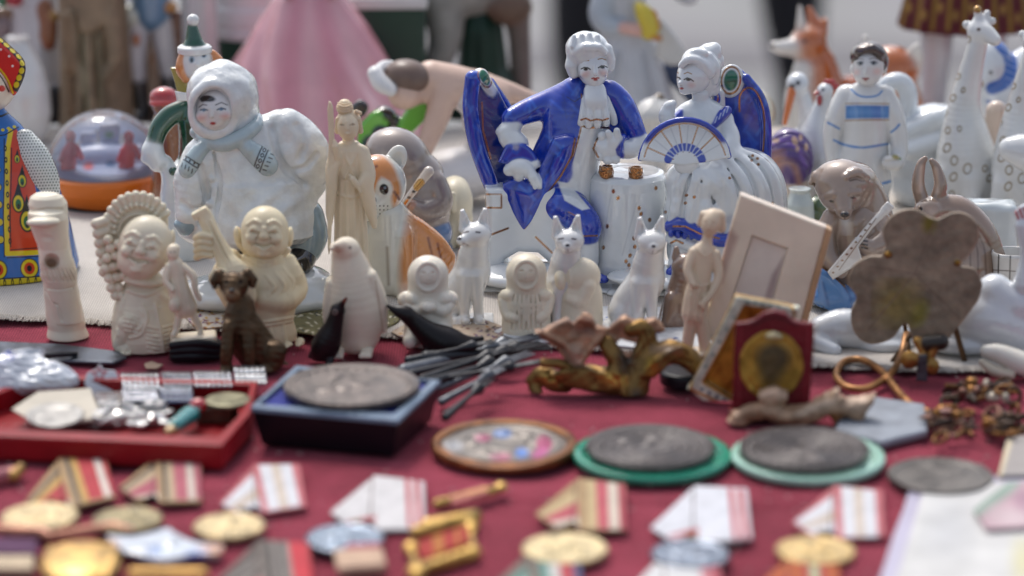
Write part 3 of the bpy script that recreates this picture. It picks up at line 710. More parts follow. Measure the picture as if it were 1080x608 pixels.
for i in range(13):
    a = math.radians(186 - i * 13.5); f.append(C((150 + 21 * math.cos(a), 243 - 24 * math.sin(a), 9, 2.6), (150 + 33 * math.cos(a), 241 - 34 * math.sin(a), 9, 4.3)).k(.8))
    f.append(E(150 + 24 * math.cos(a), 243 - 25 * math.sin(a), 5, 2.6).k(1))
f.append(T(150, 246, 8, 20, 2.2).k(1))
for i in range(6): f.append(C((107 + i * 1.2, 236 + i * 10, 6, 5.5), (117 + i * .6, 233 + i * 10, 8, 5)).k(1))
for i, (x, y) in enumerate([(121, 262), (129, 258), (117, 272), (126, 270), (134, 268), (115, 283), (123, 281), (131, 280), (118, 293), (126, 292), (134, 291), (120, 303), (128, 303), (124, 311), (131, 312), (119, 253)]):
    f.append(E(x, y, -4 - (i % 3), 5.2).k(.4))
part('fan', f, IVORY, IV, .7, k=1)
# --- laughing buddha with the lute
Fig('ivory_buddha', 'carved ivory bald buddha laughing with closed eyes and holding a lute', 'figurine', 276, 358, 0)
b = [REV(280, 0, [(362, 33), (350, 33), (338, 30), (318, 34), (300, 35), (282, 30), (270, 22)], sy=.85, folds=6, amp=.02), E(276, 300, -4, (38, 28, 30))]
b += [SN(b, (246, 272, 10), (238, 292, 13), (246, 315, 11), off=.7).k(5), SN(b, (306, 278, 9), (314, 305, 12), (300, 318, 11), (278, 316, 9), off=.5).k(5)]
rb = list(b)
rb += [SN(b, (250, 337, 2), (275, 340, 2.4), (308, 336, 2), off=0).k(.8), SN(b, (250, 341, 1.6), (275, 344, 2), (308, 340, 1.6), off=0).k(.8)]
for x in (258, 270, 284, 298): rb.append(SN(b, (x, 344, 1.8), (x + 1, 354, 2.2), (x + 3, 366, 2.4), off=.2).k(2))
for i in range(3): rb.append(SN(b, (300 - i * 9, 286 + i * 3, 1.8), (310 - i * 10, 300 + i * 2, 2), (304 - i * 10, 312, 1.6), off=.2).k(2))
rb += [SN(b, (255, 258, 3.2), (270, 274, 3.6), (290, 276, 3.6), (306, 266, 3), off=-.1).k(1.5), SN(b, (262, 272, 2), (278, 282, 2.4), (300, 276, 2), off=0).k(1.5), C((304, 366, -24, 5), (300, 370, -34, 4)).k(2), C((316, 362, -20, 5), (314, 368, -28, 4)).k(2)]
bd = part('body', rb, IVORY, '#e4d6b4', .7, k=2)
h = [E(282, 246, -10, (25, 24, 27)), E(282, 257, -13, (24, 21, 18)), E(254, 250, 0, (4.5, 7, 11), -6).k(2), E(308, 252, 0, (4, 7, 11), 6).k(2), C((282, 262, 0, 18), (282, 276, 0, 20))]
part('head', smile_face(h, 281, 247, 25, 25, 3, False), IVORY, '#e4d6b4', .5, k=3)
l = [CS((220, 228, -18, 8), (230, 252, -24, 8.5), (242, 276, -32, 11), (250, 296, -38, 19), (254, 312, -38, 18), sd=.55), B(216, 226, -17, (9, 5, 4), 2, -28).k(1), C((222, 236, -24, 1.2), (250, 296, -48, 1.2)).k(.5), C((227, 234, -24, 1.2), (254, 296, -48, 1.2)).k(.5), T(234, 294, -46, 8, 3, yaw=10).k(1)]
for i in range(4): l.append(CS((211, 252 + i * 6.5, -18, 3.6), (217, 249 + i * 6.6, -26, 4), (226, 251 + i * 6.4, -29, 3.2)).k(.7))
part('lute', l, IVORY, '#e4d6b4', .7, k=1.5, parent=bd)
# --- two-headed ivory column
Fig('ivory_column', 'tall carved ivory double column with an eroded hole near its top', 'carving', 73, 356, 0)
p = [REV(73, 2, [(364, 20), (355, 22), (352, 21.5), (346, 19.5), (340, 20), (300, 18), (290, 19.5), (280, 17), (250, 17), (235, 19), (216, 20), (209, 17), (206, 12)], lean=-.105, sy=.9),
     REV(74, -9, [(340, 14), (300, 16), (288, 19), (276, 18), (262, 15), (246, 18), (232, 20), (225, 18), (222, 10)], lean=-.16, sy=.85),
     E(52, 236, -26, (17, 9, 5)), E(58, 277, -27, (9, 12, 8), 6).k(1.5).sub(), E(52, 254, -28, (10, 6, 3.5)).k(3).sub()]
for i in range(11): p.append(SN(p[:2], (44 + i * 4, 285, 1.2), (49 + i * 4, 297, 1.2), off=-.3).k(.5).sub())
p += [SN(p[:2], (50, 306, 1.1), (62, 322, 1.1), off=-.2).k(.6).sub(), SN(p[:2], (62, 322, 1.1), (80, 304, 1.1), off=-.2).k(.6).sub(), SN(p[:2], (63, 322, 1.2), (66, 338, 1.0), off=-.2).k(.6).sub(), SN(p[:2], (48, 303, 1), (66, 306, 1), (86, 302, 1), off=-.3).k(.5).sub()]
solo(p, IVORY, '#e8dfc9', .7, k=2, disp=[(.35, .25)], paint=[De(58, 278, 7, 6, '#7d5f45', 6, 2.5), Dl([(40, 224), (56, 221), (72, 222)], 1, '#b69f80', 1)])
# --- little ivory man on a dark base
Fig('ivory_figure', 'tiny carved ivory woman standing on a lumpy black stand by the bronze dog', 'figurine', 205, 374, 0)
p = [E(186, 268, -6, (6.5, 6.5, 8)), E(187, 263, -4, (6.5, 6.5, 5)), CS((188, 280, -5, 8.5), (190, 296, -5, 10), (193, 312, -6, 12), (197, 324, -6, 12.5), sd=.8), CS((181, 282, -8, 4), (178, 296, -12, 3.6), (184, 306, -16, 3.2)), CS((196, 282, -5, 4), (206, 292, -8, 3.8), (208, 306, -10, 3.5), (212, 316, -10, 3)),
     C((192, 325, -6, 4.5), (187, 348, -8, 3.6), (184, 353, -12, 3)), C((202, 325, -6, 4.5), (212, 348, -6, 3.4), (212, 354, -9, 3)), E(186, 322, -16, (6, 5, 8)), B(205, 357, -6, (24, 14, 4), 3, -4), E(186, 276, -5, 4)]
for x in (184, 190, 196): p.append(SN(p[:3], (x, 296, 1), (x + 3, 310, 1.2), (x + 6, 332, 1.2), off=.1).k(1))
part('woman', p, IVORY, IVP, .55, k=1.5, paint=[De(183.5, 267, 1, .8, '#6b5642'), De(188, 267, 1, .8, '#6b5642')])
p = [B(207, 376, -4, (28, 18, 15), 7)] + [CS((182 + i, 364 + i * 6, -22, 3.5), (205, 362 + i * 7, -24, 4), (232 - i, 366 + i * 6, -21, 3.5)).k(2) for i in range(4)]
part('stand', p, LACQ, '#17151a', .8, k=2, disp=[(.8, .18)])
# --- bronze dog
Fig('bronze_dog', 'dark bronze dog sitting upright in front of the lute playing buddha', 'figurine', 264, 388, 0)
p = [CS((256, 322, 0, 14), (256, 340, 0, 19), (266, 362, 6, 22), (276, 376, 8, 22)), E(249, 301, -8, (15, 15, 14)), C((248, 306, -16, 9), (247, 313, -25, 7.5)), E(247, 308, -31, (3, 2.5, 2.2)).k(1), C((234, 291, -6, 6.5), (228, 297, -8, 4.5), (229, 303, -10, 3)), C((263, 290, -4, 6.5), (270, 296, -6, 4.5), (269, 302, -8, 3)),
     CS((243, 345, -14, 8), (240, 370, -20, 6.5), (239, 388, -20, 6)), CS((262, 348, -14, 8), (263, 370, -20, 6.5), (264, 390, -22, 6)), C((239, 390, -22, 6), (237, 393, -28, 5)), C((264, 392, -24, 6), (263, 396, -30, 5)), CS((290, 372, -4, 13), (286, 388, -10, 9), (278, 394, -18, 6)), C((296, 385, 10, 6), (304, 390, 6, 4)),
     SE([E(249, 301, -8, (15, 15, 14))], 242, 299, 2.0, 0).k(.8).sub(), SE([E(249, 301, -8, (15, 15, 14))], 256, 299, 2.0, 0).k(.8).sub()]
solo(p, BRONZE, ('#54402a', .6), .7, k=4, disp=[(.7, .22), (.35, .6)], paint=[De(248, 312, 8, 7, '#7c5d3b', 0, 4), De(242, 299, 2, 2, '#0d0a08'), De(256, 299, 2, 2, '#0d0a08'), De(247, 307, 3, 2.4, '#15100c')])
# --- ivory penguin
Fig('ivory_penguin', 'smooth pale ivory penguin standing on small carved feet', 'figurine', 377, 370, 0)
p = [CS((376, 350, 2, 26), (377, 325, 2, 30.5), (373, 295, 0, 23), (368, 272, -2, 16.5), (367, 266, -4, 15)), C((362, 261, -12, 7), (354, 262, -20, 4), (352, 264, -24, 2.5)).k(3), CS((392, 292, -6, 7), (402, 318, -6, 7), (405, 348, -2, 4), sd=1.5).k(3), CS((351, 298, 0, 6), (347, 325, 2, 6), (346, 350, 4, 3), sd=1.5).k(3)]
for x, y in ((358, 374), (388, 374)):
    for i in (-1, 0, 1): p.append(C((x + 1, y - 6, -10, 5), (x - 3 + i * 4, y + 2, -28, 3.2)).k(1.2))
solo(p, IVORY, '#e8dcc6', .8, k=5, paint=[De(361, 268, 10, 8, '#d9bda6', 0, 5), De(371, 263, 1.6, 1.6, '#7a6455', 0, .6), De(357, 263, 2, 1.2, '#b29078', 0, 1), Dl([(397, 298), (400, 320), (404, 350)], 1.2, '#b9a083', 1)])
# --- ivory maiden with a staff
Fig('ivory_maiden', 'slender carved ivory robed maiden holding a tall flat staff', 'figurine', 371, 326, LIN)
b = [REV(371, 2, [(330, 24), (300, 20), (270, 18), (235, 17), (200, 17.5), (172, 19), (160, 17), (152, 9)], sy=.75, folds=9, amp=.05)]
p = list(b) + [CS((360, 162, -6, 8), (353, 180, -12, 7), (352, 200, -14, 6), (350, 225, -12, 4.5), (350, 236, -10, 2.5)).k(3), CS((384, 164, -4, 8), (390, 185, -10, 8), (388, 200, -14, 8), (392, 222, -12, 6.5), (396, 240, -10, 3)).k(3), CS((388, 190, -14, 6), (380, 198, -18, 4.5), (374, 192, -20, 3.5)).k(2),
     C((358, 168, -14, 4.5), (357, 158, -18, 4), (356, 153, -18, 2)).k(2)]
for i in range(4): p.append(C((371 + i * 2, 188 + i * 3, -20, 1.5), (379 + i, 196 + i * 3, -21, 1.6)).k(.5))
for x0, x1 in ((362, 358), (368, 366), (375, 376), (382, 386)): p.append(SN(b, (x0, 195, 1.6), ((x0 + x1) / 2, 240, 2), (x1, 320, 2.6), off=.1).k(2))
p += [SN(b, (363, 160, 2.2), (371, 176, 2), (376, 190, 2), off=.2).k(1), SN(b, (380, 160, 2.2), (373, 176, 2), (366, 190, 2), off=.2).k(1), SN(b, (356, 205, 2), (372, 210, 2.2), (388, 204, 2), off=.2).k(1)]
part('body', p, IVORY, '#e2d2b6', .65, k=2)
h = [E(370, 137, -4, (11.5, 12, 14.5)), C((370, 148, 0, 6), (371, 158, 0, 7))]
h2 = h + [SN(h, (369, 133, 1.2), (369, 140, 1.7), off=-.2).k(1), SE(h, 369.5, 145, (3, 1.4, 1.2)).k(.8), SE(h, 364, 136, (2.8, 1, 1), .3).k(.5).sub(), SE(h, 375, 136, (2.8, 1, 1), .3).k(.5).sub()]
hd = part('head', h2, IVORY, '#e2d2b6', .5, k=2, paint=[Dl([(362, 136), (366, 136.5)], .8, '#8d7458'), Dl([(372, 136.5), (377, 136)], .8, '#8d7458')])
part('hair', [E(371, 129, 2, (12.5, 13, 10)), E(367, 118, 0, (9, 9, 7.5)), E(367, 113, 0, (6, 6, 4)), C((381, 130, -4, 3), (383, 142, -2, 3)), C((360, 130, -4, 3), (359, 142, -2, 3)), C((379, 122, -4, 2), (383, 124, -4, 2)), E(369, 137, -12, (9.5, 8, 9.5)).k(1).sub()] + [CS((360, 121 - i * 2.6, -6, .8), (367, 123 - i * 2.6, -9, .8), (374, 121 - i * 2.6, -6, .8)).k(.4) for i in range(4)], IVORY, '#d8c3a4', .5, k=1, parent=hd)
part('staff', [PR(spl([(351, 112), (355, 118), (356, 150), (354, 200), (350, 262), (347, 262), (348, 200), (350, 150), (349, 120)], 2), -16, 2.2, 1)], IVORY, '#e2d2b6', .6)
# --- child in a fur coat
Fig('porcelain_child', 'large white porcelain child in a furry hooded coat with a pale blue scarf', 'figurine', 268, 318, LIN)
FW = '#dde1e1'; SB = '#b3c6cb'
b = [CS((255, 160, 0, 40), (262, 190, 4, 52), (268, 215, 6, 60), sd=.8), CS((300, 150, 8, 30), (318, 170, 8, 32), (322, 190, 10, 26)).k(10), CS((222, 168, -6, 24), (208, 195, -16, 20), (203, 225, -24, 15)).k(8), REV(266, 6, [(252, 66), (244, 76), (225, 72), (190, 58)], sy=.75, folds=5, amp=.03).k(8),
     CS((308, 138, -4, 18), (332, 160, -6, 18), (336, 182, 4, 16)).k(4), C((330, 180, 0, 9), (322, 196, -2, 9), (310, 190, -4, 7)).k(4)]
p = list(b) + [SE(b, 227, 190, 5, .1).k(1.5), SE(b, 224, 216, 6, .1).k(1.5), SN(b, (231, 165, 2), (236, 200, 2), (228, 240, 2), off=-.2).k(2).sub(), SN(b, (280, 245, 4), (300, 225, 4), (326, 205, 3), off=.3).k(6), SN(b, (255, 245, 4), (270, 225, 4), (300, 200, 3), off=.3).k(6), SN(b, (290, 140, 2.5), (296, 165, 3), (306, 184, 3), (322, 198, 3), off=0).k(5).sub(), SN(b, (318, 138, 2), (324, 156, 2), (318, 172, 2), off=0).k(5).sub(), SN(b, (216, 178, 2.5), (222, 205, 3), (216, 235, 3), off=0).k(5).sub(), SN(b, (336, 168, 2), (326, 180, 2.5), (312, 184, 2), off=0).k(4).sub(), SN(b, (196, 215, 2), (206, 222, 2.5), (214, 220, 2), off=0).k(4).sub()]
coat = part('coat', p, FURGL, FW, 1.1, k=5, disp=[(1.2, .12), (.6, .3)])
part('legs', [CS((322, 232, 4, 22), (326, 250, 0, 21), (324, 264, -6, 17)), CS((262, 240, 0, 22), (258, 262, -6, 20)), C((203, 233, -26, 11), (199, 240, -28, 9)), E(196, 236, -27, (9, 9, 6))], GLAZE, '#8fa6b2', 1.1, k=4)
part('boots', [CS((322, 268, -6, 15), (316, 280, -22, 14), (304, 284, -36, 11)), CS((258, 268, -8, 15), (250, 282, -30, 12))], GLAZE, '#15151a', 1.0, k=3)
part('base', [E(310, 304, -8, (44, 46, 24)), E(250, 308, -10, (66, 50, 18)), E(335, 315, -20, (22, 30, 14)), E(305, 320, -40, (30, 20, 12))], GLAZE, '#d9dfe2', 1.2, k=6, disp=[(1.2, .06)])
h = [E(233, 121, -22, (21, 20, 22)), E(232, 132, -28, (14, 13, 10)), E(219, 128, -34, 6).k(4), E(243, 127, -36, 6).k(4)]
h += [SN(h, (229, 121, 1.6), (229.5, 128, 2.6), off=-.2).k(1.5), SE(h, 230.5, 136, (4, 1.6, 1.4)).k(1)]
hd = part('head', h, GLAZE, '#e0dfdd', .6, k=4, parent=coat, paint=[De(226, 110, 8, 3.4, '#1c1516', 8, .7), De(221, 111, 2.4, 2.4, '#1c1516', 30, .8), De(219, 129, 4.5, 3.4, '#dfb9b2', 0, 2.5), De(244, 128, 4.5, 3.4, '#dfb9b2', 0, 2.5),
    Dl([(217, 118.5), (221, 116), (225, 117)], 1.0, '#3a2d2b', .4), Dl([(234, 117), (240, 114.5), (246, 117)], 1.0, '#3a2d2b', .4), Dl([(218.5, 121.5), (222, 120.5), (225.5, 122)], 1.5, '#3b4658', .4), De(222, 122, 2, 1.4, '#55718c', 0, .4), Dl([(235.5, 122), (239.5, 120), (244, 121.5)], 1.5, '#3b4658', .4), De(239.5, 121.6, 2.1, 1.4, '#55718c', 0, .4),
    De(230.8, 135.5, 3, 1.6, '#a5332f', 0, .5)])
part('hood', [E(241, 106, -2, (37, 36, 38)), E(246, 128, 4, (33, 32, 32)), T(233, 121, -30, 25, 7, yaw=8, rot=0, sx=.88).k(4), E(231, 122, -44, (19.5, 26, 22)).k(3).sub()], FURGL, FW, 1.0, k=5, parent=coat, disp=[(1.2, .13), (.7, .3)])
s = b + [E(241, 106, -2, (37, 36, 38))]
part('scarf', [SN(b, (212, 142, 6), (222, 150, 7), (240, 156, 8), (258, 150, 8), (274, 138, 7), (277, 128, 5), off=-.3), SN(b, (228, 153, 6), (216, 162, 8.5), (206, 176, 9.5), (203, 181, 9), off=.0), SN(b, (256, 152, 6), (268, 162, 9.5), (280, 172, 12), (285, 178, 11.5), off=.0), SE(b, 230, 152, 8, 0)], GLAZE, SB, .8, k=2.5, parent=coat,
    paint=[Dl([(199, 168), (204, 171), (211, 176), (219, 180)], 5.5, '#1a1c22', .4), Dl([(200, 168.5), (205, 171.5), (211, 176), (218, 179.5)], 2.6, '#b8cdd4', .3)] + [De(202 + i * 4.2, 169.6 + i * 2.7, 1.0, 1.3, '#1a1c22', 0, .3) for i in range(5)] + [Dl([(195 + i * 3.4, 172 + i * 2.2), (194 + i * 3.4, 176 + i * 2.2)], 1.1, '#1a1c22', .3) for i in range(6)]
    + [Dl([(284, 160), (281, 166), (278, 173), (274, 183)], 8.5, '#1a1c22', .4), Dl([(284, 160), (281, 166), (278, 173), (274, 183)], 5.5, '#b8cdd4', .3)] + [De(282.5 - i * 2.4, 163 + i * 5.5, 1.5, 1.8, '#1a1c22', 20, .3, ring=.6) for i in range(4)] + [Dl([(291 - i * 2.1, 163 + i * 4), (294.5 - i * 2.1, 164 + i * 4)], 1.2, '#1a1c22', .3) for i in range(6)])
# --- white dogs
def dog(x, y, face, label, flip=1, eyes=True, dr=0):
    Fig('porcelain_dog', label, 'figurine', x, y, LIN, 'white porcelain dogs')
    X = lambda u: x + u * flip
    p = [CS((X(-4), y - 62, 0, 17), (X(-2), y - 48, 2, 20), (X(12), y - 28, 6, 20), (X(18), y - 16, 8, 20)), CS((X(-7), y - 80, -4, 14), (X(-5), y - 70, -2, 16)), E(X(-8), y - 90, -8, (15.5, 15, 12.5)), 
         CS((X(-8), y - 46, -12, 8), (X(-9), y - 22, -14, 6), (X(-10), y - 3, -14, 5)), CS((X(4), y - 46, -12, 8), (X(5), y - 22, -15, 6), (X(5), y - 3, -15, 5)), C((X(-10), y - 1, -16, 5), (X(-12), y + 1, -22, 4.5)), C((X(5), y - 1, -17, 5), (X(4), y + 1, -23, 4.5)),
         E(X(22), y - 15, 0, (14, 14, 15)), C((X(22), y - 2, -10, 6), (X(14), y + 1, -18, 5)), C((X(36), y - 4, 16, 5), (X(44), y, 8, 4)), B(X(8), y + 2, 0, (34, 24, 4), 2)]
    fx = face
    ear = lambda a, t, c_, dd: PR([(X(a - 2), y - 92), (X(t - dr - 2), y - (117 if c_ < 0 else 116)), (X(t - dr + 2), y - (117 if c_ < 0 else 115)), (X(a + 16), y - 94), (X(a + 7), y - 86)], dd, 4.2, 2.6).k(2.5)
    p += [C((X(-8 + fx * 6), y - 87, -14, 9), (X(-8 + fx * 15), y - 83, -20, 6), (X(-8 + fx * 18), y - 83, -22, 5)), ear(-20, -17, -1, -4), ear(-5, 7, 1, -3), E(X(-14), y - 104, -8.5, (2.6, 2.5, 6)).k(1.5).sub(), E(X(3), y - 102, -7.5, (2.6, 2.5, 6)).k(1.5).sub()]
    pt = [De(X(-8 + fx * 20), y - 84.5, 2.4, 1.7, '#3b2a2a', 0, .4), Dl([(X(-8 + fx * 16), y - 80), (X(-8 + fx * 10), y - 78)], .9, '#8d7673', .4)]
    if eyes: pt += [Dl([(X(-15 + fx * 4), y - 91), (X(-11 + fx * 4), y - 91.5)], 1.8, '#4c4040', .4), Dl([(X(-2 + fx * 3), y - 92), (X(3 + fx * 3), y - 91)], 1.8, '#4c4040', .4)]
    solo(p, GLAZE, '#e3e3e1', .7, k=4, paint=pt)
dog(495, 338, .9, 'white porcelain dog sitting and looking left, beside the blue coat tails', -1)
dog(592, 345, .1, 'white porcelain dog facing forward, half hidden behind two ivory hooded carvings', -1)
dog(678, 346, -.1, 'white porcelain dog sitting sideways in front of the round porcelain table', -1, eyes=False, dr=2)
# --- hooded ivory carvings
def inuit(x, y, lab, hh, turn=0, kind=0):
    Fig('ivory_carving', lab, 'carving', x, y, 0 if y > 352 else LIN, 'small hooded ivory carvings')
    b = [CS((x, y - 8, 0, 26), (x, y - 34, 0, 25), (x, y - hh + 44, 0, 22), (x, y - hh + 24, -1, 20.5), sd=.85), E(x + turn * 2, y - hh + 20, -2, (21, 19, 20))]
    p = list(b)
    fx = x - turn * 12
    if turn == 0 or kind == 1:
        p += [E(fx, y - hh + 23, -26, (12.5, 10, 15)).k(1.2).sub(), T(fx, y - hh + 23, -18, 14.5, 2.4, sx=.86, pitch=-6).k(1.5), E(fx, y - hh + 22, -14, (12, 8, 14)).k(.8)]
        f = [E(fx, y - hh + 22, -14, (12, 8, 14))]
        p += [SN(f, (fx, y - hh + 19, 1.3), (fx, y - hh + 25, 2), off=0).k(1), SN(f, (fx - 5, y - hh + 30, 1), (fx, y - hh + 32, 1.2), (fx + 5, y - hh + 30, 1), off=0).k(.6).sub(), SE(f, fx - 5, y - hh + 19, (2.6, 1.2, 1)).k(.5).sub(), SE(f, fx + 5, y - hh + 19, (2.6, 1.2, 1)).k(.5).sub()]
    else: p += [E(x - 19, y - hh + 24, -10, (7, 11, 12)).k(1), E(x - 23, y - hh + 26, -12, (3, 4, 3)).k(1), SN(b, (x - 11, y - hh + 6, 2), (x - 8, y - hh + 24, 2.4), (x - 12, y - hh + 40, 2), off=.2).k(1)]
    if kind == 0:
        p += [SN(b, (x - 16, y - hh + 44, 6), (x - 23, y - 40, 7), (x - 20, y - 22, 6), (x - 12, y - 18, 5), off=.4).k(2), SN(b, (x + 16, y - hh + 44, 6), (x + 23, y - 40, 7), (x + 20, y - 24, 6), (x + 13, y - 18, 5), off=.4).k(2)]
        for i in range(7): p.append(SN(b, (x - 13 + i * 4.4, y - 42, .9), (x - 15 + i * 5, y - 6, 1.1), off=-.2).k(.6).sub())
    elif kind == 1:
        p += [SN(b, (x - 15, y - hh + 46, 7), (x - 24, y - 46, 8), (x - 16, y - 34, 7), (x - 5, y - 36, 6), off=.3).k(2), SN(b, (x + 15, y - hh + 46, 7), (x + 24, y - 46, 8), (x + 16, y - 34, 7), (x + 6, y - 36, 6), off=.3).k(2), SE(b, x, y - 38, (9, 9, 7), -.2).k(2), C((x - 12, y - 12, -14, 11), (x - 19, y - 2, -26, 8)), C((x + 12, y - 12, -14, 11), (x + 17, y - 2, -26, 8))]
    else: p += [SN(b, (x + 6, y - hh + 44, 6), (x + 10, y - 44, 8), (x + 2, y - 28, 7), (x - 10, y - 30, 5), off=.3).k(2)]
    solo(p, IVORY, '#e8ddc6' if kind != 1 else '#ebe3d3', .7, k=3, disp=[(.25, .2)])
inuit(452, 362, 'ivory carving of a seated hooded figure with folded hands, left of three', 92, 0, 1)
inuit(555, 354, 'ivory carving of a hooded figure standing in a ribbed coat, facing forward', 86, 0, 0)
inuit(610, 346, 'ivory carving of a hooded figure turned sideways, right of the ribbed coat one', 74, 1, 2)
# --- dark birds
Fig('dark_bird', 'small upright blackened bird figurine at the foot of the ivory penguin', 'figurine', 346, 380, 0)
solo([CS((338, 378, 6, 10), (344, 364, 0, 15), (352, 345, -4, 10), (356, 332, -6, 8), (357, 328, -7, 8)), C((360, 324, -10, 4), (366, 316, -16, 1.6)), C((332, 374, 10, 6), (325, 384, 12, 3)), C((348, 380, -8, 5), (346, 386, -16, 3))], LACQ, '#1d1719', .7, k=3, paint=[De(354, 330, 3, 3, '#8d7f78', 0, .8), De(354, 330, 1.4, 1.4, '#0c0a0a', 0, .5), De(365, 318, 3, 3, '#7e4a3c', 0, 1.5)])
Fig('dark_bird', 'dark long necked bird figurine stretching left before the seated hooded carving', 'figurine', 462, 372, 0)
solo([CS((411, 323, -4, 2.5), (418, 327, -6, 5), (428, 331, -6, 8.5), (436, 338, -4, 9), (452, 352, 0, 13), (472, 362, 4, 17), (488, 366, 6, 12), sd=1.1), C((452, 360, -4, 6), (450, 374, -10, 4)), C((474, 366, 0, 8), (478, 378, 0, 5)), C((492, 362, 8, 7), (508, 358, 10, 3))], LACQ, '#1a1517', .8, k=4)
# ================================================================== left and back rows
# --- tin nesting doll lady
Fig('tin_doll', 'brightly printed tin doll in red headdress and blue and orange folk dress', 'doll', -4, 286, LIN)
body = [REV(-4, 0, [(288, 82), (284, 86), (278, 87), (240, 80), (205, 71), (175, 59), (150, 44), (135, 33), (124, 22), (118, 17), (112, 16)], sy=.72)]
YE = '#d8c218'; BK = '#141416'; OR = '#c93a16'; BU = '#1a63ae'
pt = [Dp([(10, 142), (24, 142), (40, 150), (48, 180), (56, 240), (58, 300), (-20, 300), (-20, 142)], BU), Dp([(26, 150), (36, 160), (44, 210), (48, 266), (8, 266), (10, 210), (14, 152)], OR)]
pt = [Dp([(-40, 125), (28, 118), (60, 180), (90, 320), (-40, 320)], BU, .6), Dp(spl([(24, 140), (32, 160), (40, 200), (44, 240), (46, 268), (8, 268), (9, 230), (12, 190), (14, 160), (18, 142)], 3), OR, .6)]
pt += [Dl([(8, 268), (9, 230), (12, 190), (14, 160), (18, 142)], 5, YE, .5), Dl([(8, 269), (46, 269)], 5, YE, .5), Dl([(12, 262), (13, 230), (16, 190), (18, 160)], 1.1, BK, .3), Dl([(5, 272), (6, 230), (9, 190), (11, 150)], 1.1, BK, .3), Dl([(8, 273), (48, 273)], 1.1, BK, .3), Dl([(12, 265), (46, 264)], 1.1, BK, .3)]
pt += [De(11.5 + .02 * (i % 2), 160 + i * 12, 1.1, 2.2, BK, 0, .3, ring=.5) for i in range(9)]
pt += [De(2, 146 + i * 18, 3.2, 3.6, YE) for i in range(7)] + [De(2, 146 + i * 18, 3.8, 4.2, BK, ring=.35, soft=.3) for i in range(7)]
for x, y, a in ((23, 170, .5), (27, 192, .8), (22, 214, 1.1), (30, 232, 1.3)):
    pt += [De(x, y + 3 * a, 6 * a, 9 * a, BK), Dp([(x - 5 * a, y), (x + 1, y - 18 * a), (x + 5 * a, y)], BK), De(x, y + 3 * a, 4.6 * a, 7.4 * a, YE), De(x, y + 4 * a, 2.8 * a, 5 * a, '#176a3c'), De(x, y + 6 * a, 1.3 * a, 2.4 * a, BK)]
for x in (-2, 30, 58): pt += [De(x, 285, 9.5, 10.5, BK), De(x, 285, 8.4, 9.4, YE), De(x, 285, 5.5, 6.2, OR), De(x, 285, 2.6, 3.2, BK)]
pt += [Dl([(-30, 299), (90, 297)], 7, YE, .5), Dl([(-30, 303.5), (90, 301)], 1.5, BK, .4), Dl([(-30, 295), (90, 293)], 1.2, BK, .3)] + [De(-20 + i * 8, 299.5 - .1 * i, 1, 3.4, BK, ring=.4, soft=.3) for i in range(12)] + [Dl([(-30, 309), (95, 306)], 8, '#1a1c24', .6)]
pt += [Dl([(-10, 139), (8, 137), (24, 130)], 4, BU, .5), Dl([(-6, 148), (12, 146), (26, 138)], 1.3, BK, .3), Dl([(-6, 128), (10, 126), (22, 120)], 2.2, BK, .3)] + [De(-2 + i * 6, 144 - i * 1.6, 1.8, 1.6, YE, soft=.3) for i in range(5)]
part('body', body, TIN, BU, .7, paint=pt)
slv = [CS((32, 152, -14, 12), (40, 170, -20, 17), (47, 190, -22, 18), (52, 204, -20, 14), sd=.8), CS((54, 208, -22, 10), (50, 218, -26, 8))]
part('sleeve', slv, TIN, '#dfe3de', .6, paint=[De(20 + i * 3.1 + (j % 2) * 1.5, 138 + j * 3.1, .8, .8, '#4b5a55', soft=.5) for j in range(27) for i in range(16)] + [Dl([(24, 140), (22, 158), (32, 190), (44, 214)], 1.3, BK, .4), Dl([(56, 160), (66, 190), (68, 206)], 1.2, BK, .4)])
h = [E(-2, 86, 0, (31, 30, 36))]
hd = part('head', h, TIN, '#e4ddcc', .6, paint=[Dp(spl([(-40, 66), (-12, 68), (4, 74), (16, 88), (22, 104), (30, 100), (40, 80), (30, 50), (-40, 40)], 3), YE, .5)] + [Dl(spl([(-20, 64 + o), (0, 68 + o), (14, 79 + o), (22, 94 + o * .6)], 4), 1.1, BK, .3) for o in (-3, 1.5, 6)]
    + [Dl(spl([(-20, 76), (-2, 77), (10, 86), (18, 102)], 4), 1.4, BK, .3), De(11, 99, 3.6, 3.2, '#cf3326', 0, .6), Dl([(-4, 88), (2, 85.5), (6, 88)], 1.3, BK, .3), De(2, 89.5, 2.8, 2.2, '#3d8fb5', 0, .3), De(2, 89.5, 1.2, 1.5, BK, 0, .3), Dl([(-4, 83), (2, 81), (7, 84)], 1, '#6b4a2a', .3), Dl([(-3, 106), (1, 107)], 2, '#bb2f28', .4)])
part('headdress', [PR(spl([(-44, 90), (-34, 52), (-14, 40), (4, 41), (20, 55), (34, 70), (36, 80), (30, 95), (22, 104), (16, 88), (4, 74), (-12, 68), (-36, 80)], 3), -14, 15, 5)], TIN, '#cc2a22', .6, parent=hd, paint=[Dl(spl([(2, 40), (18, 53), (32, 69), (34, 80), (26, 99)], 4), 8, BK, .4)] + [De(x, y, 3.3, 2.6, YE, r, .4) for x, y, r in [(6, 45, 40), (12, 50, 40), (18, 55, 40), (24, 61, 45), (30, 67, 50), (33, 74, 80), (32, 82, 110), (29, 89, 115), (26, 96, 115)]]
    + [De(x, y, 1.2, 1.2, '#f0e6dc', 0, .3) for x, y in [(3, 52), (12, 60), (20, 67), (23, 77), (-4, 58), (8, 70)]] + [Dl(spl([(-12, 68), (4, 74), (16, 88), (22, 104)], 4), 2.0, YE, .4)])
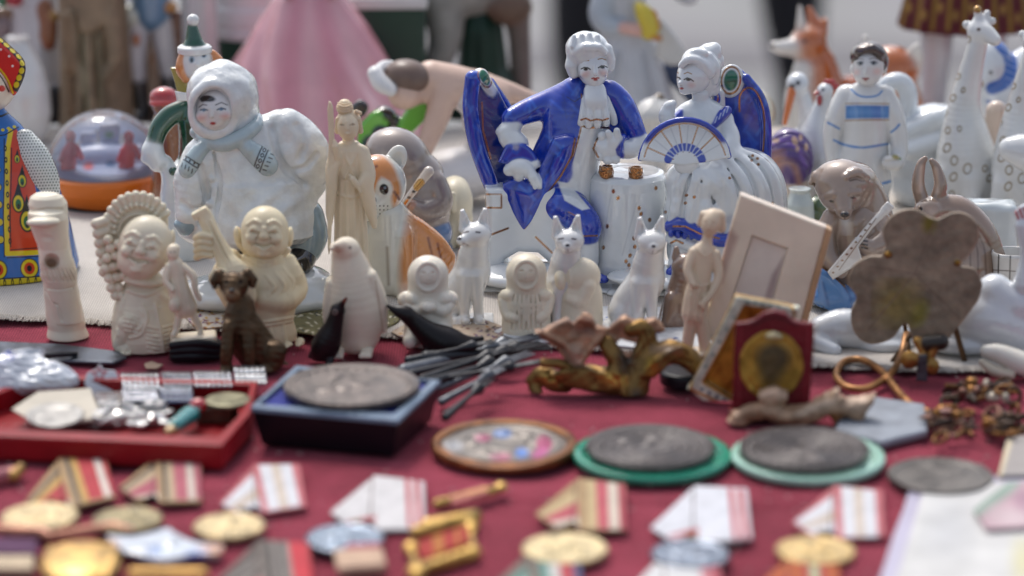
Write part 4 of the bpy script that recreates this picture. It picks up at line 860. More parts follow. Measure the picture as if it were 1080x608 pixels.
# --- snow globe
Fig('snow_globe', 'clear plastic dome on an orange dish with small red figures inside', 'snow globe', 112, 212, LIN)
part('base', [REV(112, 0, [(212, 50), (206, 56), (196, 62), (184, 66), (181, 66), (179, 62)])], PLAST, '#d9701a', 1.2)
part('foot', [REV(112, 0, [(216, 57), (208, 58), (206, 50)], sy=.9), ], LACQ, '#121216', 1.4, clip=True)
part('scenery', [REV(112, 0, [(181, 58), (177, 58), (174, 50)]), E(112, 168, 20, (50, 20, 16)), B(96, 164, 30, (8, 5, 26), 2), B(118, 160, 34, (10, 5, 30), 2), E(150, 166, 14, (16, 14, 14))], PLAST, '#9fabc6', 1.2, k=3, disp=[(1.5, .12)], paint=[De(x, y, 5, 4, c_, 0, 2) for x, y, c_ in [(70, 172, '#c9d6e8'), (95, 175, '#d86a60'), (118, 174, '#2e5f8c'), (150, 172, '#c9d6e8'), (105, 150, '#dfe5ee'), (118, 142, '#3f7b57'), (160, 172, '#c04444')]])
for x, y in ((76, 176), (136, 178)):
    part('red_figure', [CS((x - 2, y, -16, 8), (x, y - 12, -16, 8), (x + 2, y - 22, -16, 6)), E(x + 2, y - 32, -16, (5.5, 5.5, 6.5)), CS((x - 4, y - 18, -18, 3.5), (x - 9, y - 8, -20, 3)), CS((x + 8, y - 20, -18, 3.5), (x + 12, y - 10, -20, 3))], PLAST, '#c4101e', .9, k=2)
gm, gt, gb = nodes('clear_dome')
gm.node_tree.nodes.remove(gb); out = gt.nodes['Material Output']
tr = gt.nodes.new('ShaderNodeBsdfTransparent'); tr.inputs[0].default_value = (.93, .93, .95, 1); gl = gt.nodes.new('ShaderNodeBsdfGlossy'); gl.inputs['Roughness'].default_value = .06
fz = gt.nodes.new('ShaderNodeFresnel'); fz.inputs['IOR'].default_value = 1.5; ms = gt.nodes.new('ShaderNodeMixShader'); gt.links.new(fz.outputs[0], ms.inputs[0]); gt.links.new(tr.outputs[0], ms.inputs[1]); gt.links.new(gl.outputs[0], ms.inputs[2])
df = gt.nodes.new('ShaderNodeBsdfDiffuse'); df.inputs[0].default_value = (.78, .78, .82, 1); m2 = gt.nodes.new('ShaderNodeMixShader'); nz = gt.nodes.new('ShaderNodeTexNoise'); nz.inputs['Scale'].default_value = 70; nz.inputs['Detail'].default_value = 8
mr = gt.nodes.new('ShaderNodeMapRange'); mr.inputs['From Min'].default_value = .4; mr.inputs['From Max'].default_value = .8; mr.inputs['To Min'].default_value = .08; mr.inputs['To Max'].default_value = .24
gt.links.new(nz.outputs['Fac'], mr.inputs[0]); gt.links.new(mr.outputs[0], m2.inputs[0]); gt.links.new(ms.outputs[0], m2.inputs[1]); gt.links.new(df.outputs[0], m2.inputs[2]); gt.links.new(m2.outputs[0], out.inputs['Surface'])
CLEAR = gm
prof = [(181 - 64 * math.sin(t), max(62 * math.cos(t), .5)) for t in [i * math.pi / 2 / 14 for i in range(15)]]
inn = [(181 - 62 * math.sin(t), max(60.4 * math.cos(t), .4)) for t in [i * math.pi / 2 / 14 for i in range(15)]]
part('dome', [REV(112, 0, prof)], CLEAR, '#ffffff', 1.6)
# --- pierrot in a green jacket
Fig('pierrot', 'porcelain clown with pointed green hat, orange hair and green jacket behind the fur child', 'figurine', 208, 268, LIN)
GR = '#0f4a33'
p = [CS((212, 130, 0, 20), (214, 160, 0, 22), (212, 185, 0, 24)).c(GR), CS((200, 116, -2, 10), (184, 124, -4, 10.5), (173, 136, -8, 10), (168, 150, -12, 9)).k(4).c(GR), CS((167, 152, -12, 9), (166, 162, -14, 12), (170, 172, -16, 10)).k(2).c('#dfe3e3'), E(160, 168, -16, (7, 6, 5)).c('#dfe3e3'), E(174, 170, -18, (8, 6, 6)).c('#dfe3e3'),
     CS((210, 190, 0, 30), (202, 220, -4, 30), (200, 250, -8, 26), (198, 266, -10, 22)).c('#dfe4e4'), CS((178, 172, -14, 8), (184, 190, -16, 11), (184, 215, -14, 13), (190, 250, -14, 14)).c('#dfe4e4'), PR([(190, 99), (206, 102), (210, 110), (192, 110)], -18, 3, 2).c('#e4e4e2'),
     PR(spl([(186, 74), (197, 76), (206, 102), (194, 104)], 3), 8, 4, 2).c('#a59a44')]
p += [E(x, y, -34 + dd, r).k(.5).c(GR) for x, y, r, dd in [(186, 182, 5, 4), (194, 208, 5.5, -4), (198, 243, 6.5, -8)]]
bd = part('body', p, GLAZE, '#dfe4e4', 1.1, k=3, cw=.5, disp=[(.4, .15)])
h = [E(214, 70, -2, (16, 16, 19))]
part('head', h + [SE(h, 214, 73, 3, .1), C((214, 86, 2, 8), (213, 104, 2, 8))] + [CS((201, 62, -2, 6), (198, 76, -4, 6.5), (202, 86, -2, 5)).c('#d98b4e'), CS((230, 62, 0, 5), (236, 68, -2, 5)).c('#d98b4e')], GLAZE, '#e2e4e3', .9, k=1.5, parent=bd, paint=[De(208.5, 68, 3, 3.6, '#9fb0bf', 0, .8), De(208.5, 68.5, 1.6, 2.4, '#2a3440', 0, .6), De(221, 63, 3, 3.4, '#9fb0bf', 0, .8), De(221, 63.5, 1.6, 2.2, '#2a3440', 0, .6)])
part('hat', [REV(212, 0, [(60, 18), (54, 18), (52, 15)]).c('#e2e4e3'), REV(212, 0, [(54, 13), (46, 9), (32, 5), (28, 4)], lean=-.08).c(GR), E(211, 27, 0, 6.5).c('#e6e6e4')], GLAZE, '#e2e4e3', .9, k=1, parent=bd)
Fig('red_cap_figure', 'small brown figurine in a red cap peeking out behind the green clown', 'figurine', 178, 232, LIN)
solo([E(177, 104, 4, (15, 14, 11)).c('#b02a2c'), E(177, 114, 2, (12, 12, 11)).c('#7b4a33'), CS((180, 128, 6, 15), (184, 160, 8, 20), (182, 200, 8, 22), (180, 230, 8, 24)).c('#8c5634'), T(177, 110, 2, 13, 2.5, pitch=80).c('#c23a38'), CS((170, 130, -6, 5), (166, 150, -10, 5), (172, 164, -14, 4)).c('#7b4a33')], GLAZE, '#8c5634', 1.3, k=2)
# --- tiger cub
Fig('porcelain_tiger', 'glazed porcelain tiger cub sitting with white cheeks and orange back', 'figurine', 415, 308, LIN)
OG = '#d18845'; TW = '#dcdcd2'
b = [CS((406, 226, 0, 23), (407, 255, 0, 25), (410, 290, 4, 26)).c(TW), CS((424, 236, 12, 16), (440, 256, 20, 21), (454, 284, 22, 24)).k(12).c(OG), CS((438, 246, 20, 12), (458, 258, 24, 12), (472, 272, 22, 9)).k(10).c(OG), CS((392, 250, -10, 12), (391, 285, -14, 10), (390, 308, -16, 10)).c(TW), CS((424, 250, -8, 13), (427, 285, -14, 10), (427, 308, -16, 10)).k(5).c(TW), C((390, 310, -18, 9), (386, 314, -28, 7)).c(TW), C((427, 310, -18, 9), (425, 314, -28, 7)).c(TW), CS((456, 296, 14, 18), (450, 312, -6, 10)).k(8).c(OG)]
bd = part('body', b, GLAZE, TW, .9, k=8, cw=3, paint=[De(431, 270, 8, 40, OG, 6, 4), Dl([(452, 252), (456, 270)], 2.5, '#8a4a22', 1.2), Dl([(462, 258), (465, 272)], 2.5, '#8a4a22', 1.2), Dl([(409, 262), (410, 300)], 2, '#8d8272', 2)])
h = [E(400, 196, -6, (30, 26, 32)), E(391, 214, -20, (18, 16, 14)), E(389, 226, -18, (13, 12, 9))]
hh = h + [E(419, 171, 2, (11, 6, 17), 22).k(2).c('#dfddd4'), E(420, 172, -4, (6.5, 3, 11), 22).k(1).c('#d8c9be').sub(), E(382, 166, 2, (10, 6, 14), -20).k(2), SE(h, 392, 213, (5, 4, 3.4)).k(1)]
part('head', hh, GLAZE, TW, .7, k=5, cw=.8, parent=bd, paint=[Dp(spl([(372, 180), (378, 166), (398, 162), (412, 172), (420, 186), (424, 206), (416, 220), (412, 200), (404, 190), (396, 205), (388, 208), (376, 200)], 3), OG, 2.5), De(407, 201.5, 8.5, 9.5, '#e3e1d8', 0, 1.5), De(406.5, 202, 4.6, 5.6, '#17191c', -10, .6), De(407.5, 200.5, 1.5, 1.5, '#6f8591', 0, .6), De(382, 203, 4, 5, '#17191c', -10, .6),
    De(393, 212.5, 5.5, 4.2, '#4a2c24', 20, .6), Dl([(393, 216), (392, 225), (398, 229)], 1.5, '#4a2c24', .5), Dl([(392, 225), (386, 228)], 1.5, '#4a2c24', .5), Dl([(391, 182), (399, 178)], 3, '#8a4a22', 1), Dl([(392, 172), (402, 169)], 2.5, '#8a4a22', 1), Dl([(417, 205), (422, 212)], 3, '#7d4520', 1)]
    + [De(398 + i % 4 * 4, 219 + i // 4 * 4, .8, .8, '#33302e', 0, .3) for i in range(11)])
# --- grey musician
Fig('porcelain_musician', 'porcelain figure in a grey hooded coat playing a pipe, behind the tiger cub', 'figurine', 440, 268, LIN)
GY = '#94877f'
p = [CS((440, 190, 0, 30), (443, 215, 0, 33), (444, 236, 0, 30)).c(GY), E(420, 164, -4, (34, 30, 27), 20).c(GY), CS((420, 180, -8, 16), (426, 200, -14, 13)).c(GY), CS((458, 195, -14, 14), (464, 215, -20, 14), (448, 224, -32, 11), (436, 220, -38, 9)).k(3).c('#8d8078'), E(452, 246, -6, (26, 26, 22)).k(2).c('#4d6fa0'), E(444, 262, 0, (34, 32, 12)).k(2).c('#5a77a2'), E(410, 182, -18, (11, 10, 12)).k(2).c('#b58a72'), E(434, 218, -42, 6).c('#b58a72')]
bd = part('musician', p, GLAZE, GY, 1.1, k=6, disp=[(.7, .12)])
part('pipe', [C((420, 226, -52, 3.4), (436, 204, -50, 4.2), (452, 184, -46, 5.5)), E(453, 183, -46, (5, 5, 5))], GLAZE, '#cbbfb2', .8, paint=[Dl([(424, 221), (430, 213)], 3, GOLD, .6), Dl([(441, 199), (444, 195)], 9, ('#b88a45', .8), .6), De(432, 210, 2, 1.5, '#2b2420', 0, .4), De(437, 204, 2, 1.5, '#2b2420', 0, .4)])
Fig('cream_animal', 'cream coloured stout animal figurine seen from behind, left of the blue chair', 'figurine', 479, 258, LIN)
solo([E(480, 214, 0, (19, 26, 26)), CS((474, 230, -12, 10), (472, 250, -14, 9), (471, 262, -14, 9)), CS((489, 230, -10, 10), (489, 256, -12, 8)), E(480, 200, 12, (15, 20, 14)), CS((478, 206, -26, 3), (477, 222, -28, 2.4))], BISQUE, '#d6cdb4', 1.2, k=4)
# --- ballerina
Fig('ballerina', 'bisque ballerina in a white bodice bending low with one leg stretched behind', 'figurine', 480, 214, LIN)
SK = '#d3b4a2'
p = [CS((456, 84, 0, 18), (478, 92, 4, 22), (500, 98, 14, 22), (520, 104, 20, 20)).c(SK), CS((470, 100, -8, 15), (460, 130, -14, 12.5), (448, 160, -22, 9.5), (436, 186, -30, 9), (430, 200, -34, 7)).k(4).c(SK), CS((500, 90, 20, 15), (530, 96, 26, 12), (560, 106, 30, 9), (592, 120, 34, 7)).k(4).c(SK), E(428, 100, -10, (18, 18, 17), 20).c(SK), C((440, 100, -4, 12), (456, 96, 0, 13)).c(SK), CS((500, 106, 0, 20), (512, 116, 4, 22), (505, 128, 0, 18)).k(3).c('#d3d2d4'),
     E(490, 182, 0, (52, 40, 26)).k(5).c('#d6d3d2'), E(470, 196, -10, (36, 36, 20)).k(5).c('#d6d3d2'), CS((520, 130, 6, 20), (512, 160, 6, 24)).k(5).c('#d6d3d2')]
bd = part('body', p, BISQUE, SK, 1.4, k=5, disp=[(.8, .08)])
part('hair', [E(432, 82, -8, (24, 22, 17), 12).c('#6e5a50'), E(452, 86, -4, (11, 11, 10)).c('#6e5a50'), CS((398, 80, -20, 8), (404, 90, -24, 9), (414, 97, -26, 7), sd=1.4).k(1).c('#dedddc'), CS((398, 80, -18, 6), (406, 72, 0, 6), (414, 70, 10, 5)).k(1).c('#dedddc')], BISQUE, '#6e5a50', 1.1, k=2, parent=bd)
Fig('green_frog_ornament', 'lime green and black leaf shaped ornament below the bending ballerina', 'ornament', 404, 214, LIN)
LG = '#69b83a'; DK = '#1d1618'
solo([PR(spl([(380, 132), (396, 118), (408, 122), (410, 134), (396, 150), (384, 162), (376, 160)], 3), -4, 6, 4).c(LG), PR(spl([(416, 142), (430, 116), (446, 106), (453, 112), (450, 126), (434, 142), (424, 148)], 3), -2, 6, 4).c(LG), PR(spl([(368, 116), (380, 106), (390, 112), (386, 122), (374, 128)], 3), 4, 6, 4).c(DK), E(408, 122, 2, (12, 12, 9), 20).c(DK), E(402, 140, -2, (12, 12, 12), -30).c(DK), E(416, 128, 4, (10, 10, 7)).c(DK), CS((392, 150, 0, 14), (394, 180, 0, 18), (398, 214, 0, 22)).c('#2e3b22')], GLAZE, LG, 1.3, k=1.5)
# --- lady in a pink gown
Fig('gown_lady', 'large porcelain lady in a wide glossy pink gown, behind the fur coated child', 'figurine', 330, 146, LIN)
PK = '#dd98a3'
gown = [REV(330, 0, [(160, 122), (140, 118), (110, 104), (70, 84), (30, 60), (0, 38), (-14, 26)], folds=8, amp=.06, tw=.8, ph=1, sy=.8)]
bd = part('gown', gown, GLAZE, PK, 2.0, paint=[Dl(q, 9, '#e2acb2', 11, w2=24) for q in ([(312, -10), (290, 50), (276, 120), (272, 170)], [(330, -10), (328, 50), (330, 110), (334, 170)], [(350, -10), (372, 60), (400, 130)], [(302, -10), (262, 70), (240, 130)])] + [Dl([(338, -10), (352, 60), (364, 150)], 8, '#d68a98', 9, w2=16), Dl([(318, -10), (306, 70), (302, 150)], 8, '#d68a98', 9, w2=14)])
bd2 = part('lady', [CS((330, -10, 0, 22), (330, -45, 0, 26), (330, -62, 0, 28), sd=.8), C((330, -70, 0, 10), (330, -90, 0, 9)), E(330, -106, -2, (19, 19, 24)), CS((306, -62, 0, 11), (292, -30, -10, 9), (306, -6, -24, 8)), CS((354, -62, 0, 11), (368, -30, -10, 9), (354, -6, -24, 8))], GLAZE, '#d9b9a8', 2.0, k=5)
part('hair', [E(330, -112, 8, (24, 24, 26)), E(330, -134, 8, 12), E(330, -100, -16, (15, 14, 17)).sub()], GLAZE, '#4a2f22', 2.0, parent=bd2)
# --- brown robed statue
Fig('robed_statue', 'tall brown robed statue with a cord, behind the snow globe', 'statue', 100, 132, LIN)
ST = '#8e7a62'
p = [REV(102, 0, [(132, 40), (110, 38), (60, 36), (10, 35), (-40, 36), (-70, 30), (-84, 14)], folds=5, amp=.03, sy=.75), E(102, -104, 0, (18, 18, 22)), CS((84, 60, -26, 5), (86, 90, -30, 5), (82, 128, -30, 4)).k(2), CS((78, 20, -26, 8), (80, 50, -30, 6), (76, 72, -30, 7)).k(3),
     PR(spl([(86, -20), (130, -20), (128, 10), (118, 24), (100, 36), (88, 34)], 3), -28, 7, 4, pitch=0).k(3), CS((120, 18, -28, 9), (124, 60, -30, 8), (112, 84, -30, 5)).k(3), CS((96, 40, -28, 4), (96, 80, -31, 5), (98, 130, -33, 6)).k(3), CS((108, 40, -26, 4), (108, 80, -30, 4), (110, 130, -32, 6)).k(3)]
p += [E(74 + (i % 2) * 3, 76 + i * 5, -30, 3.4).k(1) for i in range(9)]
solo(p, STONE, ST, 1.8, k=3, paint=[Dl([(90, 40), (92, 130)], 6, '#9f9578', 4), Dl([(106, 40), (110, 130)], 8, '#6c6148', 5), Dl([(76, 20), (76, 120)], 6, '#7d6145', 4)])
# --- far left group
Fig('pale_robed_figure', 'pale grey robed figurine with a brown hand, far left beside the brown statue', 'figurine', 44, 128, LIN)
solo([REV(42, 8, [(126, 26), (80, 24), (30, 25), (0, 24), (-40, 22), (-60, 10)], folds=7, amp=.05), E(42, -76, 8, 16), CS((52, 10, -12, 9), (56, 26, -18, 9), (55, 40, -20, 9)).k(2).c('#8d5b3e'), E(55, 48, -20, (7, 7, 7)).k(2).c('#7b4026'), E(60, 20, -20, (7, 6, 6)).c('#a88148'), E(22, 2, -20, (9, 8, 7)).c('#a3303a'), E(10, 2, -18, (6, 6, 8)).c('#2d6b4b'), B(56, 112, 0, (16, 20, 22), 4).c('#131318')], BISQUE, '#c5c4c8', 1.8, k=3)
Fig('brimmed_hat_figure', 'figurine under a broad brown brimmed hat at the top left corner', 'figurine', 8, 128, LIN)
solo([Ta(loc(8, 26, 0), 14, 5, sx=1.0, pitch=20, yaw=20).c('#8c6d58'), E(6, 28, 4, (14, 9, 14)).c('#8a7478'), CS((6, 48, 4, 12), (4, 80, 4, 18), (4, 126, 4, 24)).c('#9a8d88')], GLAZE, '#8c6d58', 1.6, k=2)
Fig('white_vase', 'round bellied white porcelain vase half hidden behind the tin doll head', 'vase', 28, 150, LIN)
solo([REV(24, 0, [(150, 22), (140, 27), (120, 32), (95, 31), (75, 26), (58, 18), (48, 13), (44, 11), (40, 13)])], GLAZE, '#dcdcda', 1.5)
Fig('soldier_figurine', 'blurred porcelain soldier in blue coat, white breeches and black boots', 'figurine', 166, 126, LIN)
p = [CS((164, 14, 0, 20), (164, -20, 0, 24), (164, -40, 0, 18)).c('#6f93b4'), E(164, -64, 0, 15).c('#c9a08c'), CS((150, 24, 0, 13), (146, 60, 0, 10), (147, 84, 0, 8)).c('#cfccd0'), CS((174, 24, 0, 13), (178, 60, 0, 10), (180, 80, 0, 8)).c('#cfccd0'), CS((147, 88, 0, 9), (149, 118, 0, 9), (146, 124, -8, 7)).c('#14141a'), CS((180, 84, 0, 9), (182, 118, 0, 9), (178, 124, -8, 7)).c('#14141a'),
     C((164, 26, 14, 12), (164, 110, 14, 15)).c('#6f5138'), C((190, 20, -4, 8), (192, 70, 0, 5)).c('#6b3f2c'), E(184, 10, -14, 7).c('#c58a4a'), E(147, 42, -10, (4, 4, 7)).c('#c0764a'), E(144, 18, -6, (12, 9, 12)).c('#cfcfc0'), REV(165, 4, [(130, 34), (122, 32)], sy=.8).c('#4d3a2a')]
solo(p, GLAZE, '#cfccd0', 1.6, k=2)
Fig('white_column', 'plain pale grey porcelain column in the back row beside the pink gown', 'ornament', 214, 132, LIN)
solo([REV(214, 0, [(134, 30), (124, 28), (116, 22), (40, 19), (-30, 19), (-40, 26), (-50, 26)])], GLAZE, '#c4c4c6', 1.8)
Fig('canister', 'white canister with ribbed lid and dark green band, left of the pink gown', 'canister', 264, 120, LIN)
part('body', [REV(266, 0, [(122, 36), (100, 38), (38, 38), (36, 36)])], PLAST, '#0d3a2c', 1.8)
part('lid', [REV(266, 0, [(38, 40), (30, 41), (26, 39), (22, 41), (8, 41), (4, 38), (-14, 40), (-20, 34)])], PLAST, '#cfd0d4', 1.6)
# --- dark green boxes, grey beast
Fig('green_box', 'dark green box with a white top standing right of the pink gown', 'box', 410, 134, LIN)
part('box_body', [B(412, 64, 20, (38, 26, 70), 3)], PLAST, '#0c3328', 1.8, disp=[(.5, .05)])
part('box_top', [B(412, 0, 20, (40, 28, 7), 3)], PLAST, '#c8c8c8', 1.6)
Fig('green_bottle', 'dark green glass bottle shape behind the leg of the grey beast', 'bottle', 505, 122, LIN)
solo([REV(508, 10, [(124, 46), (100, 38), (70, 26), (30, 22), (10, 16), (-30, 12)], folds=5, amp=.06)], LACQ, '#123024', 1.8)
Fig('grey_beast', 'grey stone four legged beast with a brown belly in the back row', 'statue', 480, 122, LIN)
GB = '#8f8d88'
solo([CS((452, -6, 6, 30), (490, -16, 6, 36), (530, -20, 6, 34), sd=.9).c(GB), CS((468, 0, -6, 24), (470, 40, -10, 18), (460, 70, -12, 13), (444, 96, -14, 10), (432, 116, -16, 11)).c(GB), CS((540, 0, 20, 20), (548, 40, 26, 12), (550, 120, 28, 12)).c('#6f6660'), E(537, 10, -12, (24, 20, 19)).k(2).c('#6b5344'), E(420, -40, 0, (26, 24, 24)).c(GB)], STONE, GB, 1.8, k=6, cw=2)
# --- lady in a grey dress with a yellow bird
Fig('dress_lady', 'pale grey porcelain lady in a long dress holding a yellow bird', 'figurine', 668, 140, LIN)
DG = '#b9bcc2'
p = [REV(670, 0, [(144, 52), (120, 46), (80, 38), (40, 27), (15, 22), (0, 24), (-24, 26), (-40, 18), (-46, 8)], folds=8, amp=.07, lean=-.1, sy=.8).c(DG), CS((646, -20, -6, 13), (634, 14, -10, 14), (640, 28, -16, 12), (654, 32, -22, 8)).k(3).c('#aab2bb'), C((656, 32, -26, 6), (676, 35, -32, 7)).k(2).c('#cfa59a'), CS((700, -20, 0, 11), (722, 0, -8, 8), (732, -6, -10, 6)).k(3).c(DG), PR(spl([(694, 20), (712, 40), (724, 62), (706, 70), (690, 60)], 3), -16, 5, 4).k(3).c('#c6c6c4'), E(672, -68, 0, (18, 18, 22)).c('#cfb0a2')]
p += [SN(p[:1], (650, 60, 3), (642, 100, 4), (634, 140, 4), off=0).k(5).c('#a3a7ae'), SN(p[:1], (676, 60, 3), (684, 100, 4), (694, 140, 4), off=0).k(5).c('#a3a7ae')]
bd = part('lady', p, BISQUE, DG, 1.6, k=4)
part('cape', [PR(spl([(690, 72), (722, 58), (735, 70), (738, 118), (722, 104)], 3), 8, 5, 4)], BISQUE, '#1f3559', 1.5, parent=bd)
part('bird', [CS((672, 10, -34, 5), (678, 18, -36, 9), (684, 32, -38, 9), (682, 38, -38, 7)), CS((686, 18, -36, 5), (690, 30, -38, 5)).c('#b4762c'), C((684, 40, -40, 4), (694, 43, -42, 3)).c('#b4762c')], BISQUE, '#c9b540', 1.1, k=2)
for i, (x, y, r, c_, lb) in enumerate([(690, 128, 24, '#d4d2cc', 'round white shell with a dark knob between the gentleman and the lady'), (790, 120, 26, '#d9d2bd', 'smooth cream egg shaped ornament beside the orange beaked stork')]):
    Fig('shell_ornament', lb, 'ornament', x, y + 62, LIN)
    q = [E(x, y, 0, (r, r, r * 1.05)), REV(x, 0, [(y + 66, r * .8), (y + 50, r * .6), (y + 20, r * .7)])]
    if i == 0: q += [E(x + 4, y - 24, 0, (6, 6, 5)).c('#6e5c44')] + [CS((x - 18 + j * 7, y + 18, -14, 2), (x - 14 + j * 5, y - 2, -24, 3), (x, y - 22, -8, 2)).k(1.5) for j in range(6)]
    solo(q, GLAZE, c_, 1.3, k=2, paint=[De(x - 6, y + 8, 13, 12, '#cdb592', 0, 6)] if i else [])
# ================================================================== right side
# --- foxes
FO = '#b8622a'
Fig('porcelain_fox', 'large orange and white porcelain fox with raised ears, looking left behind the stork', 'figurine', 868, 146, LIN)
p = [CS((866, 128, 4, 36), (862, 96, 2, 28), (858, 70, 0, 22)).c(FO), E(850, 48, -2, (20, 20, 20)).c(FO), C((838, 52, -10, 11), (822, 53, -20, 7.5)).k(5).c('#dcd8d2'), E(814, 52, -24, (5, 5, 4.5)).c('#d9d4cd'), CS((846, 76, -14, 12), (842, 104, -20, 15), (846, 134, -22, 17)).k(5).c('#dedbd4'),
     C((842, 32, -6, 6), (840, 10, -4, 2.2), sd=.7).k(2).c('#ded6cc'), C((858, 34, 2, 9), (850, 12, 4, 3.5), sd=.7).k(2).c('#c06a3c'), C((862, 36, 4, 8), (866, 24, 6, 4)).k(3).c(FO), CS((890, 100, 16, 22), (910, 96, 20, 14), (922, 104, 20, 10)).k(6).c('#a5501f')]
solo(p, GLAZE, FO, 1.3, k=6, cw=2, paint=[De(812, 51, 3, 3, '#2a1c18', 0, 1), De(846, 46, 2.4, 2, '#2a1c18', 0, .8)])
Fig('porcelain_fox', 'orange porcelain fox with white rimmed ears, turned away behind the striped boy', 'figurine', 940, 160, LIN)
solo([E(936, 76, 0, (30, 26, 27)).c(FO), CS((940, 96, 6, 26), (944, 130, 8, 34), (946, 158, 8, 36)).k(5).c(FO), PR(spl([(950, 70), (954, 54), (964, 46), (970, 60), (966, 80), (956, 92)], 3), -4, 5, 4).k(2).c('#d9d2c8'), C((912, 58, 0, 7), (909, 42, 2, 3)).k(2).c('#d9d2c8'), E(930, 92, -20, (14, 10, 8)).k(3).c('#ddd6cc')], GLAZE, FO, 1.3, k=4, cw=2)
# --- stork, hen, swan
PW = '#d9dde0'
Fig('porcelain_stork', 'white porcelain stork with long orange beak pointing down', 'figurine', 850, 205, LIN)
bd = part('body', [E(838, 90, -4, (12, 13, 12)), CS((840, 96, 0, 9), (848, 118, 2, 9), (848, 140, 4, 11), (844, 160, 6, 22), (848, 190, 6, 28), (850, 205, 6, 26))], GLAZE, PW, .9, k=4, paint=[De(838.5, 90, 2.6, 2.6, '#20242a', 0, .6), De(832, 94, 4, 3, '#1e1e22', -20, 1)])
part('beak', [C((833, 97, -12, 4.6), (830, 112, -18, 4), (826, 132, -22, 2.6))], GLAZE, '#cf6a1c', .8)
Fig('porcelain_hen', 'white porcelain hen with small red comb and wattle, left of the striped boy', 'figurine', 862, 222, LIN)
bd = part('body', [E(866, 98, -6, (9, 10, 9)), CS((866, 106, -4, 8), (862, 124, -2, 12), (862, 146, 2, 22), (872, 172, 6, 34), (876, 198, 6, 34), (870, 218, 4, 26)), E(900, 160, 20, (18, 14, 22), -30)], GLAZE, PW, 1.0, k=5, disp=[(.6, .18)], paint=[De(864, 97, 1.6, 1.8, '#1c1c20', 0, .5)])
part('comb', [E(868, 89, -6, (4, 2.5, 4)), E(873, 89, -5, (4, 2.5, 4)), E(877, 93, -4, (4, 2.5, 4))], GLAZE, '#b0272c', .7)
part('wattle', [E(861, 108, -13, (3, 3, 6)), C((858, 100, -14, 2.4), (855, 102, -18, 1))], GLAZE, '#a9242a', .7)
Fig('porcelain_swan', 'big white porcelain swan with arched neck between the striped boy and giraffe', 'figurine', 976, 216, LIN)
solo([CS((958, 160, 0, 16), (952, 130, -6, 11), (954, 104, -8, 10), (946, 90, -10, 10), (932, 92, -12, 9), (926, 104, -14, 7), (924, 116, -16, 4)), E(986, 160, 10, (56, 46, 52)), E(984, 196, 8, (46, 42, 30)), CS((960, 140, -22, 10), (990, 126, -26, 12), (1020, 118, -10, 8)).k(8), CS((962, 160, -30, 8), (994, 150, -34, 10), (1024, 150, -16, 8)).k(8)], GLAZE, '#d6dde2', 1.4, k=8)
# --- skirted doll in the back
Fig('skirt_figure', 'white legged doll in a dark red skirt with gold stripes at the top edge', 'doll', 1006, 128, LIN)
bd = part('legs', [CS((986, 10, 0, 17), (985, 50, 0, 17), (984, 88, 0, 14), (984, 122, 0, 12)), CS((1040, 10, 0, 17), (1041, 50, 0, 17), (1042, 88, 0, 14), (1042, 122, 0, 12)), CS((1012, -70, 0, 30), (1012, -110, 0, 34), (1012, -130, 0, 26)), E(1012, -166, 0, 26)], GLAZE, '#c9c9cf', 1.8, k=3)
part('skirt', [REV(1012, 0, [(30, 66), (26, 68), (0, 62), (-40, 48), (-80, 32)], folds=16, amp=.04, sy=.8)], CLOTHM, '#5a1620', 1.6, paint=[Dl([(948 + i * 16, 34), (956 + i * 14, -30)], 4, ('#9a7a35', .4), 1.5) for i in range(9)] + [De(955 + i * 16, 12 + (i % 2) * 8, 2.5, 5, '#a8853f', 0, 1.5) for i in range(8)])
# --- blue marked bird
BB = '#2f5fb0'
Fig('porcelain_bird', 'white porcelain bird with cobalt blue collar and gold beak at the right edge', 'figurine', 1062, 196, LIN)
p = [E(1038, 74, -8, (24, 22, 30), 10), E(1066, 98, 4, (46, 36, 42)), CS((1066, 124, 0, 34), (1072, 160, 4, 34), (1074, 192, 6, 30)), CS((1080, 70, 4, 22), (1100, 60, 8, 14))]
bd = part('body', p, GLAZE, '#d8dde1', 1.0, k=6, paint=[Dl(spl([(1048, 50), (1058, 62), (1060, 78), (1054, 90), (1042, 96)], 4), 13, BB, 1), De(1040, 80, 2, 2, '#1a1c24', 0, .5), Dp(spl([(1036, 108), (1050, 112), (1064, 128), (1056, 130), (1044, 122)], 3), BB, 1)] + [Dl([(1047 + i * 2, 52 + i * 8), (1062 + i, 60 + i * 7)], .8, '#9db4dc', .6) for i in range(6)] + [De(1070 + i * 4, 70 + (i % 3) * 12, 1, 1, ('#a88340', .8), 0, .5) for i in range(8)])
part('beak', [C((1027, 88, -26, 5), (1022, 95, -32, 3)), C((1029, 92, -26, 4), (1026, 97, -30, 2.5))], GLAZE, ('#c8923a', .8), .8)
